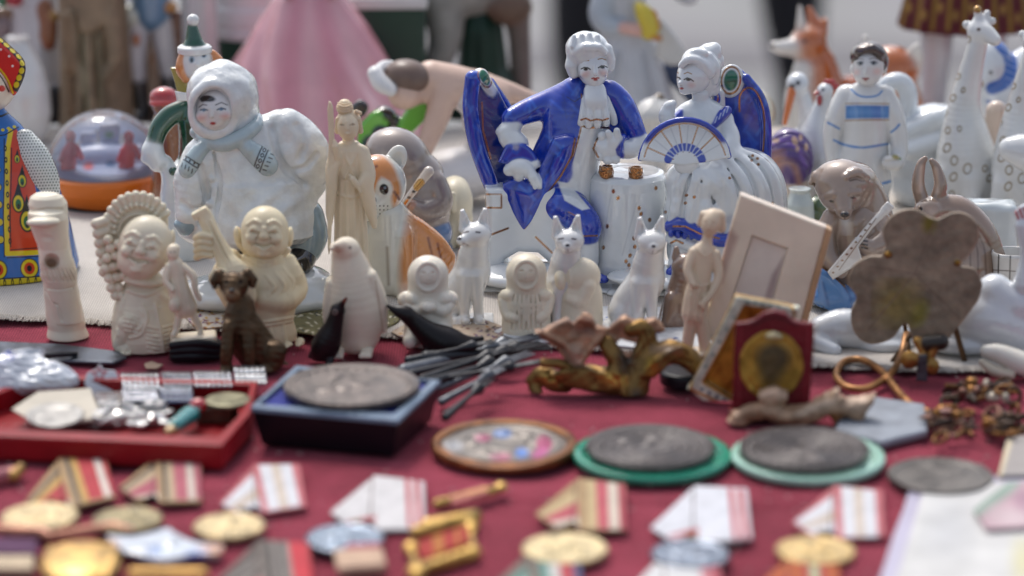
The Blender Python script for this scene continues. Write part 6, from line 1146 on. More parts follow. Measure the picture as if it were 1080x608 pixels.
# --- blue box with its medal
Fig('blue_box', 'black box with blue velvet lining and pale blue rim, holding a bronze table medal', 'box', 362, 470, 0)
hb = 44
BO = [(264, 430), (420, 444), (465, 402), (312, 386)]
BI = [(272, 427), (415, 437), (455, 402), (316, 390)]
part('box_wall', [PG(BO, 0, hb, 2, at=hb, taper=.2), PG(BI, hb - 8, hb + 9, 1, at=hb).k(.5).sub()], LACQ, '#0b0c14', 1.2, k=.5, disp=[(.2, .1)])
part('rim', [PG(BO, hb - 5, hb + 1, 1.6, at=hb), PG(BI, hb - 9, hb + 9, 1, at=hb).k(.5).sub()], LACQ, '#74879c', 1.1, k=.5)
part('lining', [PG(BI, hb - 9, hb - 4, 1, at=hb)], CLOTHM, '#16278a', 1.2)
def table_medal(name, lab, x, y, rx, h0, h1, col, mat, rings=(.9,), cx=0, relief=True, extra=(), paint=()):
    Fig(name, lab, 'medal', x, y + 8, 0, None)
    q = [disc(x, y, rx, h0, h1, 2.0)]; c = lg(x, y, h1)
    for r in rings: q.append(Ta(np.array([c[0], c[1], h1], f32), rx * r, 1.8, pitch=90).k(1))
    if relief:
        rg = random.Random(int(x))
        for i in range(5): a = rg.uniform(0, 6.28); rr = rg.uniform(0, .55) * rx; q.append(Ea(np.array([c[0] + rr * math.cos(a), c[1] + rr * math.sin(a), h1], f32), (rg.uniform(5, 14), rg.uniform(5, 12), 2.6), yaw=rg.uniform(0, 90)).k(1))
        q += [Ea(np.array([c[0] + rx * .83 * math.cos(a), c[1] + rx * .83 * math.sin(a), h1], f32), (2.6, 2.6, 1.8)).k(.5) for a in np.arange(0, 6.28, .19)]
    return solo(q + list(extra), mat, col, .9, k=1, paint=list(paint))
table_medal('table_medal', 'worn grey bronze table medal resting in the blue lined box', 371, 408, 69, hb - 2, hb + 6, ('#6e6560', .45), BRONZE)
# --- round dish with coloured beads
Fig('enamel_dish', 'round copper rimmed dish with grey relief and pink and blue enamel marks', 'dish', 532, 478, 0)
part('plate', [disc(532, 470, 77, 0, 11, 3), disc(532, 466, 69, 7, 18, 2).k(1).sub()], BRONZE, ('#8a5a34', .6), 1.1, k=1)
c = lg(532, 467, 8)
part('relief', [disc(532, 467, 67, 4, 7.5, 1)] + [Ta(np.array([c[0], c[1], 7], f32), r, 2, pitch=90).k(2) for r in (58, 44, 22)] + [Ea(np.array([c[0] + 34 * math.cos(a), c[1] + 34 * math.sin(a), 7], f32), (9, 7, 3)).k(2) for a in np.arange(0, 6.2, .8)], IRON, ('#7d766f', .4), 1.1, k=1,
     paint=[De(509, 462, 8, 4, '#a8486e', 0, 2), De(530, 457, 9, 4.5, '#4a78b8', 0, 2), De(574, 468, 8, 9, '#a8406a', 10, 2), De(550, 478, 6.5, 5, '#4a78c0', 0, 2), De(528, 482, 10, 4, '#a8486a', 0, 2), De(569, 478, 9, 5, '#b8588a', -30, 2), De(478, 470, 10, 5, '#a9a9ac', 0, 3)])
GGLASS = painted('green_glass', rough=.12, var=.1, bump=.1, bscale=120, coat=.5)
GGLASS.node_tree.nodes['Principled BSDF'].inputs['Transmission Weight'].default_value = .12
for x, y, rx, gc, lab in ((688, 480, 82, '#2a9c7e', 'dark grey table medal lying in a deep green glass saucer'), (846, 482, 80, '#aedcc8', 'dark grey ringed table medal lying in a pale green glass saucer')):
    Fig('green_saucer', lab.replace('dark grey table medal lying in a ', '').replace('dark grey ringed table medal lying in a ', '') + ' under a grey table medal', 'saucer', x, y + 8, 0)
    solo([disc(x + (6 if x > 800 else 0), y, rx + 2, 0, 10, 4), disc(x + (6 if x > 800 else 0), y - 4, rx - 8, 6, 18, 2).k(1).sub()], GGLASS, gc, 1.2, k=1)
    table_medal('table_medal', lab, x + (2 if x > 800 else -2), y - 7, 68, 5, 15, ('#575150', .35), BRONZE, rings=(.93, .76, .66, .54, .42, .3, .16) if x > 800 else (.93, .74, .6, .45, .28))
table_medal('table_medal', 'plain dark grey table medal right of the pale green saucer', 992, 503, 56, 0, 7, ('#6b6661', .4), BRONZE, relief=False)
Fig('grey_slab', 'flat bluish grey slab lying beside the brass wire loop', 'slab', 930, 456, 0)
solo([PG([(880, 462), (890, 436), (920, 426), (975, 434), (978, 462), (930, 474)], 0, 9, 3)], STONE, '#8f96a0', 1.1)
# --- medals with ribbons
def rpoly(cx, cy, w, h, rot, P):                       # points of a unit outline placed flat on the cloth
    a = math.radians(rot); o = []
    for u, v in P:
        x, y = u * w * math.cos(a) - v * h * math.sin(a), u * w * math.sin(a) + v * h * math.cos(a)
        o.append((cx + x, cy + y * .42))
    return o
def war_medal(lab, rx, ry, w, rot, stripes, dx, dy, dr, dcol, left='#a8917a', mat=BRONZE, grp='ribboned medals lying on the cloth', sk=0.0):
    # a folded ribbon: narrow flap on the left, wide panel on the right, meeting in a notch over the disc
    Fig('ribbon_medal', lab, 'medal', rx, ry + 10, 0, grp)
    a = math.radians(rot); h = 54 * w / 100; S = 6.5
    U = lambda u, v: (rx + (u - sk * v) * w * math.cos(a) - v * h * math.sin(a), ry + (u - sk * v) * w * math.sin(a) + v * h * math.cos(a))
    mixp = lambda p, q, t: (p[0] + (q[0] - p[0]) * t, p[1] + (q[1] - p[1]) * t)
    A, TR, BR, M, N, FB, L_ = U(-.1, -.5), U(.42, -.45), U(.46, .42), U(-.02, .5), U(-.1, .3), U(-.27, .46), U(-.5, .2)
    tot = sum(q for q, _ in stripes); pt = []; x = 0
    for q, c_ in stripes:
        e = x + q / tot
        pt.append(Dp([mixp(A, TR, x), mixp(A, TR, e), mixp(mixp(M, N, .2), BR, e), mixp(mixp(M, N, .2), BR, x)], c_, .8)); x = e
    pf = []; x = 0
    for q, c_ in stripes:
        e = x + q / tot * 1.15
        pf.append(Dp([mixp(A, M, x), mixp(A, M, min(e, 1)), mixp(L_, FB, min(e, 1)), mixp(L_, FB, x)], c_, .8)); x = e
        if x >= 1: break
    part('ribbon', [PG([A, TR, BR, M, N], 3, S, 1.6, at=S), PG([A, N, FB, L_], 1, S - 2, 1.6, at=S).k(1)], CLOTHM, stripes[0][1], .9, paint=pf + pt + [Dl([A, N], 1.4, '#5a4038', .8)], disp=[(.5, .06)])
    part('suspension_ring', [Ta(lg((N[0] + dx) / 2, (N[1] + dy - dr * .36) / 2, 4), 5, 1.6, pitch=80)], BRONZE, ('#8a7040', .8), 1.0)
    c = lg(dx, dy, 6); rg = random.Random(int(dx))
    part('disc', [disc(dx, dy, dr, 1, 7, 2)] + [Ta(np.array([c[0], c[1], 7], f32), dr * .92, 1.2, pitch=90).k(.8)] + [Ea(np.array([c[0] + rg.uniform(-.45, .45) * dr, c[1] + rg.uniform(-.45, .45) * dr, 7], f32), (rg.uniform(3, 8), rg.uniform(3, 8), 2.6)).k(.8) for i in range(8)] + [Ca([(np.array([c[0], c[1], 7], f32), 3), (np.array([c[0] + dr * .5 * math.cos(t), c[1] + dr * .5 * math.sin(t), 7], f32), 1)]).k(1) for t in np.arange(.3, 6.5, 1.2566)] + [Ea(np.array([c[0] + dr * .78 * math.cos(t), c[1] + dr * .78 * math.sin(t), 7], f32), (1.8, 1.8, 1.6)).k(.4) for t in np.arange(0, 6.28, .26)], mat, dcol, 1.0, k=1)
GD = ('#d6c092', .35); CR = '#cfc6b8'; RD = '#b3323c'; TN = '#ab8d66'; GYR = '#575049'; PKR = '#bf6a70'
war_medal('gold medal on tan, grey, yellow, red and white ribbon below the red tray', 74, 508, 98, -8, [(1, TN), (.7, GYR), (1, '#c39a55'), (2.2, RD), (1, '#d8cfc4'), (.7, RD)], 42, 546, 40, GD, TN)
war_medal('dull olive bronze medal on faded pink and grey ribbon below the red tray', 172, 505, 92, 4, [(.8, TN), (.6, '#403a36'), (1, '#b9a283'), (1.8, '#b05a68'), (1, '#cbbfb2'), (1, '#a95563')], 135, 549, 36, ('#9a8d6a', .5), '#8d7f6c')
war_medal('gold medal on white ribbon with salmon pink edges, below the blue box corner', 278, 515, 96, -4, [(.8, PKR), (1.5, '#d6d6da'), (1, '#cdbfae'), (1.5, '#d6d6da'), (.9, PKR)], 242, 556, 37, GD, PKR)
war_medal('bluish silver medal on wide white ribbon with two thin red stripes', 402, 530, 106, 4, [(3.4, '#d5d2d2'), (.5, '#b8404c'), (.5, '#d5c8c8'), (.5, '#b8404c'), (.5, '#cfc0c2')], 364, 569, 41, ('#8d99a8', .6), '#d5d2d2', CHN)
war_medal('gold medal with dark loop on tan, pink and white ribbon under the green saucer', 616, 532, 102, 4, [(1, TN), (.9, '#c2ab80'), (1.2, '#bc5560'), (1, '#d2c4b4'), (.8, '#a8434f')], 596, 580, 44, ('#d8c496', .35), TN)
war_medal('blue grey silver medal on white ribbon with red stripes at its right side', 742, 542, 112, 0, [(3.4, '#d9dae0'), (.5, '#b8404c'), (.5, '#d9c9cc'), (.5, '#b8404c'), (.5, '#d0c0c4')], 728, 586, 41, ('#7f8896', .6), '#d9dae0', CHN)
war_medal('gold medal on white ribbon with salmon edges, right of the white striped ribbon', 887, 540, 104, 2, [(.8, PKR), (1.4, '#d6d6da'), (.8, '#cdbfae'), (1.4, '#d6d6da'), (.9, PKR)], 860, 582, 41, ('#d2b47a', .4), '#cbb8ae')
war_medal('medal with grey, black and bright red striped ribbon at the bottom edge', 282, 598, 106, 0, [(1, '#6f665f'), (.5, '#2c2628'), (.7, '#8d857e'), (.5, '#2c2628'), (.8, '#8d857e'), (2.2, '#c6323e')], 262, 640, 40, GD, '#7c736c')
war_medal('medal with teal, white, red and blue ribbon at the bottom edge', 566, 612, 110, 0, [(1, '#74695f'), (.8, '#5f8f86'), (1, '#c9c6c0'), (1.2, '#b8404a'), (.7, '#4a5078')], 590, 660, 40, GD, '#74695f')
war_medal('medal with plain white ribbon and one pink stripe at the bottom edge', 712, 612, 112, -4, [(3, '#d9d8d8'), (.8, '#c9848a'), (1, '#b0505c')], 700, 660, 40, GD, '#dcdada')
war_medal('medal with orange ribbon and pale green centre stripe at the bottom edge', 840, 616, 106, 0, [(1.4, '#b4582a'), (.6, '#a8333c'), (.8, '#aebc96'), (.6, '#a8333c'), (1.4, '#b4582a')], 836, 662, 40, GD, '#b4582a')
# --- badges and small pins
Fig('order_badge', 'ornate gold badge with orange red ribbon bar and round knobs', 'badge', 474, 586, 0)
part('bar', [Ca([(lg(462, 532, 5), 6), (lg(520, 518, 5), 6)]), Ea(lg(528, 514, 7), (8, 10, 6)), Ca([(lg(440, 562, 6), 8), (lg(500, 546, 6), 9)]), Ca([(lg(452, 556, 5), 10), (lg(494, 550, 5), 10)])] + [Ea(lg(x, y, 7), (9, 12, 7)) for x, y in ((434, 578), (496, 556), (440, 604), (498, 582))] + [Ca([(lg(436, 604, 5), 8), (lg(500, 584, 5), 8)]), Ca([(lg(434, 580, 5), 4), (lg(440, 602, 5), 4)]), Ca([(lg(496, 558, 5), 4), (lg(499, 580, 5), 4)])] + [Ea(lg(444 + i * 9, 600 - i * 3.2, 10), (4, 6, 4)) for i in range(6)], BRONZE, ('#c9a45c', .75), 1.1, k=2)
part('ribbon_bar', [PG([(440, 578), (492, 560), (496, 578), (444, 598)], 4, 12, 2)], CLOTHM, '#a8271f', 1.0, paint=[Dp([(456, 560), (466, 556), (470, 600), (460, 602)], '#b8722a', 1), Dp([(480, 556), (484, 556), (488, 600), (484, 602)], '#b8722a', 1)])
part('top_ribbon', [PG([(472, 528), (512, 516), (516, 524), (478, 536)], 4, 10, 2)], CLOTHM, '#bf6f68', 1.0)
def pin(name, lab, cat, y0, prims, mat, base, **kw):
    Fig(name, lab, cat, y0[0], y0[1], 0); solo(prims(), mat, base, 1.0, **kw)
pin('bar_pin', 'small pink and gold bar pin at the left edge below the red tray', 'pin', (8, 506), lambda: [Ca([(lg(-20, 508, 6), 9), (lg(12, 500, 6), 8)]).c('#b4646c'), Ca([(lg(14, 502, 6), 7), (lg(22, 494, 8), 6)]).c(('#b08a4e', .7))], BRONZE, '#b4646c', k=1)
pin('long_pin', 'long thin pink gold bar pin at the left edge under the gold medal', 'pin', (60, 566), lambda: [Ca([(lg(-30, 558, 4), 6), (lg(44, 562, 5), 7), (lg(52, 566, 5), 5), (lg(120, 556, 5), 6), (lg(140, 560, 5), 3)])], BRONZE, ('#b57f6a', .6), k=1)
pin('purple_ribbon_bar', 'purple ribbon bar with cream lower edge in the bottom left corner', 'ribbon bar', (14, 590), lambda: [PG([(-30, 572), (40, 574), (40, 590), (-30, 590)], 2, 9, 2).c('#54254f'), PG([(-30, 592), (36, 592), (36, 606), (-30, 606)], 2, 9, 2).c('#cdb89a')], CLOTHM, '#54254f', k=.5)
Fig('shell_badge', 'shiny gold scallop ribbed badge near the bottom left corner', 'badge', 85, 604, 0)
c = lg(85, 596, 0)
solo([Ea(np.array([c[0], c[1], 2], f32), (43, 60, 13))] + [Ca([(np.array([c[0] + u * 10, c[1] - 50, 4], f32), 2.4), (np.array([c[0] + u * 14, c[1], 14 - u * u * .5], f32), 3), (np.array([c[0] + u * 12, c[1] + 46, 5], f32), 2.4)]).k(1.5) for u in (-2.6, -1.7, -.85, 0, .85, 1.7, 2.6)], BRONZE, ('#d6ae68', .6), 1.1, k=2)
pin('enamel_badge', 'white and blue enamel badge with orange tips near the bottom left', 'badge', (170, 582), lambda: [PG(spl([(112, 570), (140, 572), (166, 566), (178, 562), (186, 568), (208, 578), (236, 580), (230, 590), (206, 590), (176, 596), (150, 592), (122, 582)], 2), 2, 9, 2)] + [Ea(lg(178, 572, 9), (12, 14, 4)), Ea(lg(146, 580, 8), (18, 12, 3))], GLAZE, '#c4ccd6', k=1, paint=[De(116, 573, 10, 6, '#c07a3a', 0, 3), De(226, 582, 16, 7, '#c07a3a', 0, 4), De(206, 587, 12, 5, '#4e6fb8', 0, 3), De(164, 580, 8, 5, '#6f8fc4', 0, 3)])
pin('gold_bar_pin', 'narrow gold bar lying at the bottom edge beneath the enamel badge', 'pin', (176, 608), lambda: [Ca([(lg(140, 606, 4), 7), (lg(214, 606, 4), 7)])], BRONZE, ('#c39a5a', .7), k=1)
pin('cream_ribbon_bar', 'small cream bar with dark pink top edge at the bottom edge', 'ribbon bar', (382, 600), lambda: [PG([(352, 588), (404, 586), (408, 604), (356, 608)], 2, 12, 4).c('#cfae94'), PG([(366, 580), (402, 579), (404, 586), (362, 588)], 2, 10, 2).c('#9a2f50')], CLOTHM, '#cfae94', k=1)
# --- sleeve of papers
SLEEVE = CLEAR.copy(); SLEEVE.name = 'clear_sleeve'
for n_ in SLEEVE.node_tree.nodes:
    if n_.type == 'MAP_RANGE': n_.inputs['To Min'].default_value = .1; n_.inputs['To Max'].default_value = .22
    if n_.type == 'BSDF_GLOSSY': n_.inputs['Roughness'].default_value = .25
    if n_.type == 'BSDF_TRANSPARENT': n_.inputs[0].default_value = (.97, .97, .98, 1)
Fig('paper_sleeve', 'white paper on a pale lilac plastic sleeve at the bottom right corner', 'document', 1030, 580, 0)
part('sleeve', [PG([(962, 508), (1112, 500), (1134, 644), (916, 644)], .5, 2.5, .8)], PLAST, '#b9b3c6', 1.2, disp=[(.6, .05)])
part('paper', [PG([(976, 514), (1110, 508), (1130, 640), (936, 640)], 3, 5, .8)], PAPER, '#d4d3d0', 1.4, paint=[De(1078, 590, 10, 24, '#d3cda4', 0, 8), De(1000, 560, 26, 30, '#c6c6c6', 20, 18)], disp=[(.7, .03), (.4, .09)])
pin('banknote', 'pink and green patterned paper slip lying on the plastic sleeve', 'paper', (1060, 534), lambda: [PG([(1026, 540), (1062, 510), (1120, 506), (1120, 556), (1040, 560)], 8, 10, .8)], PAPER, '#bd9ba4', paint=[Dl([(1026, 544), (1048, 526), (1068, 508)], 14, '#8ba394', 5), De(1070, 545, 26, 9, '#cdb8bb', 0, 7), De(1090, 525, 20, 12, '#a98394', 0, 8)], disp=[(.8, .05)])
pin('small_card', 'grey card with cream edge at the right side above the paper slip', 'card', (1080, 500), lambda: [PG([(1052, 508), (1062, 466), (1120, 464), (1120, 506)], 0, 7, 1)], PAPER, '#a39c98', paint=[Dl([(1054, 508), (1063, 466)], 5, '#d8c8a6', 1.5)])
# --- twisted wood, brass flower, cutlery
Fig('bronze_flower', 'tarnished brass flower with trumpet petals on curling stems and dark leaves', 'ornament', 640, 412, 0)
q = [CS((604, 400, 0, 10), (606, 384, -3, 9), (608, 370, -4, 12)), PR(spl([(563, 350), (574, 350), (584, 343), (598, 336), (604, 342), (614, 331), (624, 334), (628, 344), (640, 346), (632, 360), (622, 372), (614, 388), (601, 388), (592, 372), (578, 362)], 2), -2, 8, 3).k(3), E(614, 348, -12, (15, 8, 9), 15).k(2).sub(), CS((608, 384, -12, 3), (598, 366, -13, 3), (572, 352, -8, 2.5)).k(1.5), CS((612, 384, -12, 3), (626, 364, -12, 3), (638, 350, -6, 2.5)).k(1.5),
     PR(spl([(634, 352), (646, 340), (660, 334), (672, 340), (690, 336), (700, 348), (684, 352), (672, 362), (654, 358), (644, 366)], 2), 8, 6, 3).k(3), PR(spl([(640, 366), (660, 372), (676, 366), (690, 378), (670, 384), (650, 382)], 2), 2, 5, 2).k(3)]
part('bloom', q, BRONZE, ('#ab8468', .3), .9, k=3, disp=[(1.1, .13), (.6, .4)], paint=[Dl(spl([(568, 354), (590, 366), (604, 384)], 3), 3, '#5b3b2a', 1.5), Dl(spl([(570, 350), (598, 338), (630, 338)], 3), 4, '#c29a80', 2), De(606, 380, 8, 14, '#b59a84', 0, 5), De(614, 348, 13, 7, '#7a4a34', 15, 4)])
q = [CS((560, 402, -2, 6), (572, 397, -4, 10), (590, 404, -4, 12), (604, 398, -2, 12), (620, 400, 0, 14), (645, 404, 0, 16), (664, 410, -2, 11)), CS((562, 402, -2, 7), (566, 416, -8, 7), (572, 430, -14, 8)), CS((640, 364, 0, 9), (650, 380, -4, 11), (660, 406, -10, 10), (662, 428, -18, 8), (658, 440, -24, 5)), CS((672, 424, -6, 10), (674, 402, -4, 12), (682, 384, -2, 13), (702, 371, 0, 13), (722, 374, 2, 12), (736, 390, 2, 9), (743, 402, 0, 6)), CS((664, 410, -8, 12), (676, 428, -10, 12), (696, 438, -14, 8), (712, 443, -18, 5)), CS((690, 416, 0, 5), (708, 420, 0, 4), (722, 428, -6, 4), (724, 442, -12, 3.5)), CS((664, 348, 6, 8), (678, 346, 6, 10), (682, 362, 4, 10), (668, 382, 0, 9)), CS((608, 392, -6, 5), (590, 384, -12, 5), (574, 384, -14, 4)), CS((626, 404, 0, 10), (650, 392, -8, 10)),
     PR(spl([(582, 396), (606, 388), (640, 394), (652, 410), (622, 412), (596, 408)], 2), -14, 4, 2).k(3), PR(spl([(674, 396), (690, 378), (716, 364), (728, 372), (706, 382), (690, 400)], 2), -14, 3, 2).k(3)]
for q_ in ([(580, 400), (610, 396), (650, 404)], [(684, 390), (704, 376), (728, 382)], [(652, 380), (660, 405), (662, 425)], [(678, 350), (680, 365), (668, 380)], [(592, 406), (620, 406), (645, 410)]): q.append(SN(q[:9], *[(x, y, 1.8) for x, y in q_], off=0).k(1.5).sub())
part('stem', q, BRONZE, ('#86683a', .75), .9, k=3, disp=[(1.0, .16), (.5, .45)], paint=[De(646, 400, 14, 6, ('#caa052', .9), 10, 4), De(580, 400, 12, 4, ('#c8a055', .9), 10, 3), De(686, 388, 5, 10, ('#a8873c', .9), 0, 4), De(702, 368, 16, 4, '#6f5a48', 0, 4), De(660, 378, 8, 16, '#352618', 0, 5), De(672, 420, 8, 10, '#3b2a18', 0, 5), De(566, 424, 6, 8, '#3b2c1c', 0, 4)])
Fig('dark_tin', 'small dark blue black tin lying behind the brass flower stems', 'tin', 722, 402, 0)
solo([disc(722, 398, 26, 0, 16, 4)], LACQ, '#15161e', 1.1)
rods = [((426, 392), (576, 352), 8, 5), ((450, 378), (580, 366), 8, 5), ((436, 410), (548, 374), 7, 5), ((428, 388), (560, 356), 5, 3), ((434, 394), (572, 362), 4, 4), ((446, 400), (540, 366), 5, 3.4), ((462, 410), (560, 372), 4, 4), ((430, 380), (520, 360), 4, 3), ((470, 440), (516, 400), 5, 3.4), ((466, 424), (530, 388), 4.4, 3.4), ((440, 404), (578, 380), 3, 3)]
for i, ((x0, y0), (x1, y1), r0, r1) in enumerate(rods):
    Fig('fork', 'tarnished dark silver fork in the loose pile left of the brass flower', 'fork', (x0 + x1) / 2, (y0 + y1) / 2 + 6, 0, 'pile of dark silver forks')
    a, b = lg(x0, y0, 6 + i % 3 * 4), lg(x1, y1, 8 + i * 2.2); dxy = (b - a) / max(np.linalg.norm(b - a), 1e-6); nrm = np.array([-dxy[1], dxy[0], 0], f32)
    m_ = a + (b - a) * .62
    q = [Ca([(a, r0), (a + (b - a) * .3, r0 * .75), (m_, r1 * .6)], sd=1.0), Ca([(m_, r1), (m_ + dxy * 12, r1 * 2.0)])]
    for t in (-1.5, -.5, .5, 1.5): q.append(Ca([(m_ + dxy * 12 + nrm * t * r1 * .9, 1.5), (b + nrm * t * r1 * 1.15, 1.0)]))
    solo(q, IRON, ('#3c3d40' if i % 3 else '#6a6e74', .6), .9, k=1.5)
Fig('antler_piece', 'pale brown broken wood piece with a jagged forked end before the red frame', 'driftwood', 846, 448, 0)
solo([PR([(768, 462), (765, 452), (774, 438), (790, 430), (802, 426), (800, 414), (816, 409), (830, 414), (827, 430), (850, 427), (868, 414), (884, 409), (882, 420), (900, 419), (922, 413), (919, 424), (908, 441), (892, 437), (880, 448), (873, 436), (850, 448), (824, 450), (808, 441), (792, 447), (780, 462)], 0, 9, 3, pillow=9), CS((806, 434, -8, 6), (830, 440, -12, 6), (856, 432, -10, 6), (884, 420, -6, 5)).k(3), CS((804, 420, -6, 5), (818, 416, -8, 5), (826, 420, -7, 4)).k(2)], WOOD, '#a48469', .9, k=2, disp=[(1.3, .14), (.8, .4)], paint=[De(862, 430, 22, 6, '#d2b69e', -20, 3), De(814, 418, 14, 6, '#d0b097', 0, 3), De(902, 424, 14, 8, '#d0b298', 0, 4), De(770, 452, 7, 8, '#c8a88e', 0, 3), De(882, 440, 12, 5, '#7a4c24', 0, 3), De(790, 440, 12, 6, '#7a5132', 0, 4)])
Fig('wire_loop', 'thick brass wire bent into a loop on the cloth under the flower plaque', 'wire', 930, 428, 0)
pts = spl([(956, 352, 30), (950, 376, 16), (938, 396, 8), (914, 410, 4), (892, 408, 4), (882, 396, 5), (890, 382, 8), (910, 380, 10), (930, 392, 9), (946, 412, 6), (962, 428, 4), (982, 436, 4)], 6)
solo([Ca([(lg(x, y, h), 4.0) for x, y, h in pts])], BRONZE, ('#a8794c', .65), .8, k=0)
rg = random.Random(11)
def jewel(lab, cx, cy, w, h, n, seed, cols, extra=()):
    Fig('brass_jewellery', lab, 'jewellery', cx, cy + h * .5, 0, None)
    r2 = random.Random(seed); q = []
    for i in range(n):
        a = r2.uniform(0, 6.28); rr = math.sqrt(r2.random()); x, y = cx + w * rr * math.cos(a), cy + h * rr * math.sin(a); hh_ = r2.uniform(4, 16)
        t = i % 4; c_ = cols[i % len(cols)]
        if t == 0: q.append(Ta(lg(x, y, hh_), r2.uniform(6, 10), 2.2, pitch=r2.uniform(20, 90), yaw=r2.uniform(0, 180)).c(c_))
        elif t == 1: q.append(Ea(lg(x, y, hh_), (r2.uniform(4, 8), r2.uniform(4, 8), r2.uniform(4, 7))).c(c_))
        elif t == 2: p0 = lg(x, y, hh_); q.append(Ca([(p0, 3), (p0 + np.array([r2.uniform(-16, 16), r2.uniform(-16, 16), r2.uniform(-4, 6)], f32), 2.4)]).c(c_))
        else: q.append(Ta(lg(x, y, hh_), r2.uniform(4, 7), 1.8, pitch=r2.uniform(60, 90)).c(c_))
    solo(q + list(extra), BRONZE, cols[0], .9, k=.8, cw=.6)
JC = [('#6e4a24', .7), ('#94693a', .75), ('#33241a', .5), ('#7c5546', .5), ('#4a3320', .6)]
jewel('oval brass brooch tangle with pinkish stones, right of the brass wire end', 1000, 442, 22, 22, 30, 2, JC + ['#b98a80'])
jewel('knotted brass and pearl tangle near the right edge below the white bone', 1036, 412, 36, 12, 34, 4, JC + ['#c8bca8'])
jewel('dark brass bracelet coil at the right edge of the cloth', 1064, 446, 26, 14, 34, 6, JC)
Fig('brass_pendant', 'two small round brass discs dangling with a steel tag under the flower plaque', 'pendant', 966, 400, 0)
solo([E(959, 380, -4, (10, 5, 10)), E(983, 386, -4, (7, 5, 9)), CS((966, 360, 0, 5), (972, 372, -2, 4), (968, 376, -4, 3)), CS((984, 364, 0, 6), (980, 378, -2, 4)), PR([(968, 374), (976, 374), (978, 402), (966, 402)], -6, 2, 1).c(('#5c6068', .7)), C((976, 362, 2, 9), (990, 360, 2, 9)).c('#2a2018')], BRONZE, ('#b58a4c', .75), .9, k=1.5)
Fig('white_bone', 'smooth white bone handle with frayed end at the right edge', 'bone', 1066, 398, 0)
solo([CS((1040, 372, 4, 7), (1054, 374, 4, 10), (1080, 384, 2, 13), (1110, 392, 0, 13)), CS((1036, 384, -2, 4), (1048, 392, -6, 6), (1066, 396, -6, 5)).c('#c9bda8')], IVORY, '#ddd8cc', 1.0, k=2)
# --- napkins under the figures
def napkin(lab, P, base, spots, z, seed):
    Fig('embroidered_doily', lab, 'doily', P[0][0], P[0][1], z)
    r3 = random.Random(seed); xs = [p[0] for p in P]; ys = [p[1] for p in P]
    solo([PG(spl(P + P[:1], 3), .3, 2.6, .5)], CLOTHM, base, 1.0, disp=[(.3, .4)], paint=[De(r3.uniform(min(xs), max(xs)), r3.uniform(min(ys), max(ys)), r3.uniform(1, 2.4), r3.uniform(.5, 1), r3.choice(spots), r3.uniform(-40, 40), .5) for i in range(170)])
napkin('small cloth doily embroidered with yellow and purple, between the two ivory buddhas', [(190, 330), (205, 318), (236, 312), (250, 322), (246, 342), (210, 348)], '#cfc6bb', ['#b88a2c', '#5a3a78', '#8a4a3a', '#c9a040'], LIN, 1)
napkin('doily woven with olive and cream stripes under the fur coated child', [(300, 350), (308, 336), (350, 326), (420, 330), (410, 346), (350, 356)], '#6f6a45', ['#cfc8b0', '#4c4a2a', '#d6d0ba', '#3a3c34'], LIN, 2)
napkin('doily with brown and violet stitching behind the dark long necked bird', [(412, 352), (440, 340), (500, 338), (532, 348), (520, 362), (450, 366)], '#b8a692', ['#7a4a3a', '#5a3c6a', '#b07a30', '#3a2a2a'], LIN, 3)
napkin('white lace doily with blue flower print under the white dogs and chair', [(520, 352), (560, 330), (700, 326), (760, 350), (740, 372), (640, 366), (560, 362)], '#d5d7da', ['#6f86b8', '#aeb6c4', '#3f5a9a', '#e0e0e0'], LIN, 4)
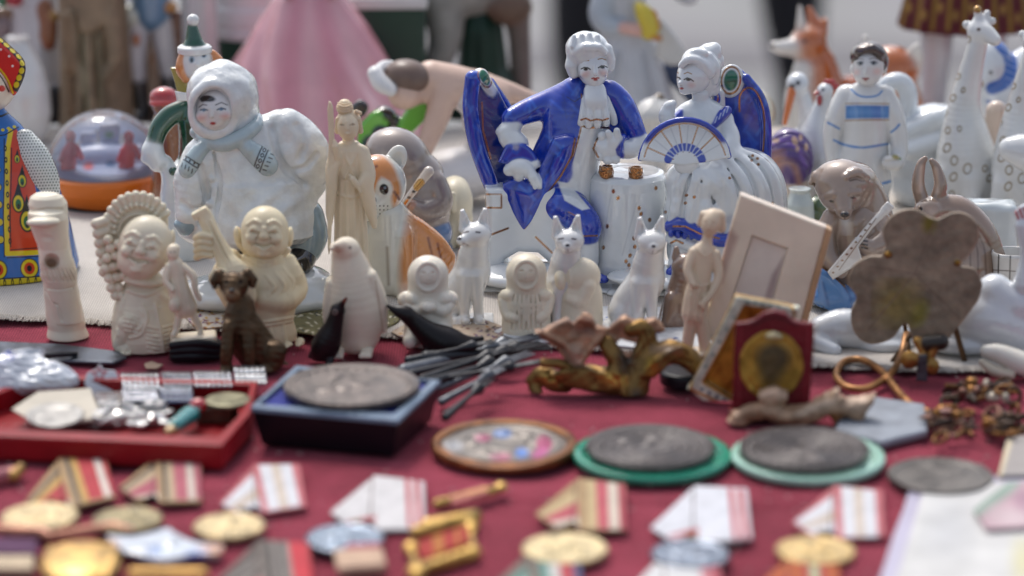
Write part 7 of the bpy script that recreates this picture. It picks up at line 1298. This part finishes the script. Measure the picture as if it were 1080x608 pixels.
# --- someone standing far behind the stall
Fig('person', 'person in black trousers standing on the pavement behind the stall', 'person', 722, 176, -.75)
q = []
for sx, x in ((-1, 604), (1, 838)):
    q.append(CS((x + sx * 0, 172, 0, 17), (x - sx * 2, 120, 4, 17), (x - 2 * sx, 60, 8, 25), (x - sx * 8, 0, 10, 34), (x - sx * 20, -160, 8, 42), (722 + sx * 62, -330, 0, 58)))
    q.append(CS((x, 170, 0, 19), (x - 4, 176, -50, 17)).c('#0d0d0f'))
q += [CS((722, -360, 0, 95), (722, -470, 0, 88), (722, -600, 0, 100), (722, -680, 0, 90), sd=.65).c('#3b3f46'), CS((640, -670, 0, 36), (610, -520, 0, 30), (610, -380, -30, 24)).c('#3b3f46'), CS((804, -670, 0, 36), (834, -520, 0, 30), (834, -380, -30, 24)).c('#3b3f46'), E(610, -350, -30, (20, 18, 32)).c('#b98d76'), E(834, -350, -30, (20, 18, 32)).c('#b98d76'), CS((722, -700, 0, 34), (722, -760, 0, 30)).c('#b98d76'), E(722, -810, -8, (48, 56, 66)).c('#b98d76'), E(722, -835, 12, (54, 60, 56)).c('#2a1d16')]
solo(q, CLOTHM, '#15131a', 6.0, k=14, cw=2)
# ------------------------------------------------------------------ light, sky, camera
w = bpy.data.worlds.new('World'); SC.world = w; w.use_nodes = True
nt = w.node_tree; bg = nt.nodes['Background']
sky = nt.nodes.new('ShaderNodeTexSky'); sky.sky_type = 'NISHITA'; sky.sun_disc = False
SUN_EL, SUN_AZ = math.radians(58), math.radians(-20)      # azimuth from +Y towards +X
sky.sun_elevation = SUN_EL; sky.sun_rotation = SUN_AZ
sky.air_density = 1.0; sky.dust_density = 4.0; sky.ozone_density = 1.0
hs = nt.nodes.new('ShaderNodeHueSaturation'); hs.inputs['Saturation'].default_value = .6
nt.links.new(sky.outputs[0], hs.inputs['Color']); nt.links.new(hs.outputs[0], bg.inputs['Color']); bg.inputs['Strength'].default_value = .15
sd = bpy.data.lights.new('sun', 'SUN'); sd.energy = 1.0; sd.angle = math.radians(12); sd.color = (1, .97, .93)
so = bpy.data.objects.new('sun', sd); COL.objects.link(so)
dv = Vector((math.sin(SUN_AZ) * math.cos(SUN_EL), math.cos(SUN_AZ) * math.cos(SUN_EL), math.sin(SUN_EL)))
so.rotation_euler = dv.to_track_quat('Z', 'Y').to_euler()
cd = bpy.data.cameras.new('camera'); cam = bpy.data.objects.new('camera', cd); COL.objects.link(cam); SC.camera = cam
cd.sensor_width = 36; cd.lens = 100; cd.clip_start = .05; cd.clip_end = 500
cam.location = (0, 0, H); cam.rotation_euler = (math.pi / 2 - PITCH, 0, 0)
cd.dof.use_dof = True; cd.dof.focus_distance = 1.435; cd.dof.aperture_fstop = 4.7; cd.dof.aperture_blades = 9
SC.view_settings.view_transform = 'Standard'; SC.view_settings.look = 'None'; SC.view_settings.exposure = 0.42; SC.view_settings.gamma = 1
SC.render.engine = 'CYCLES'; SC.cycles.use_denoising = True
SC.cycles.max_bounces = 8; SC.cycles.transparent_max_bounces = 12
print('VERTS', NV)
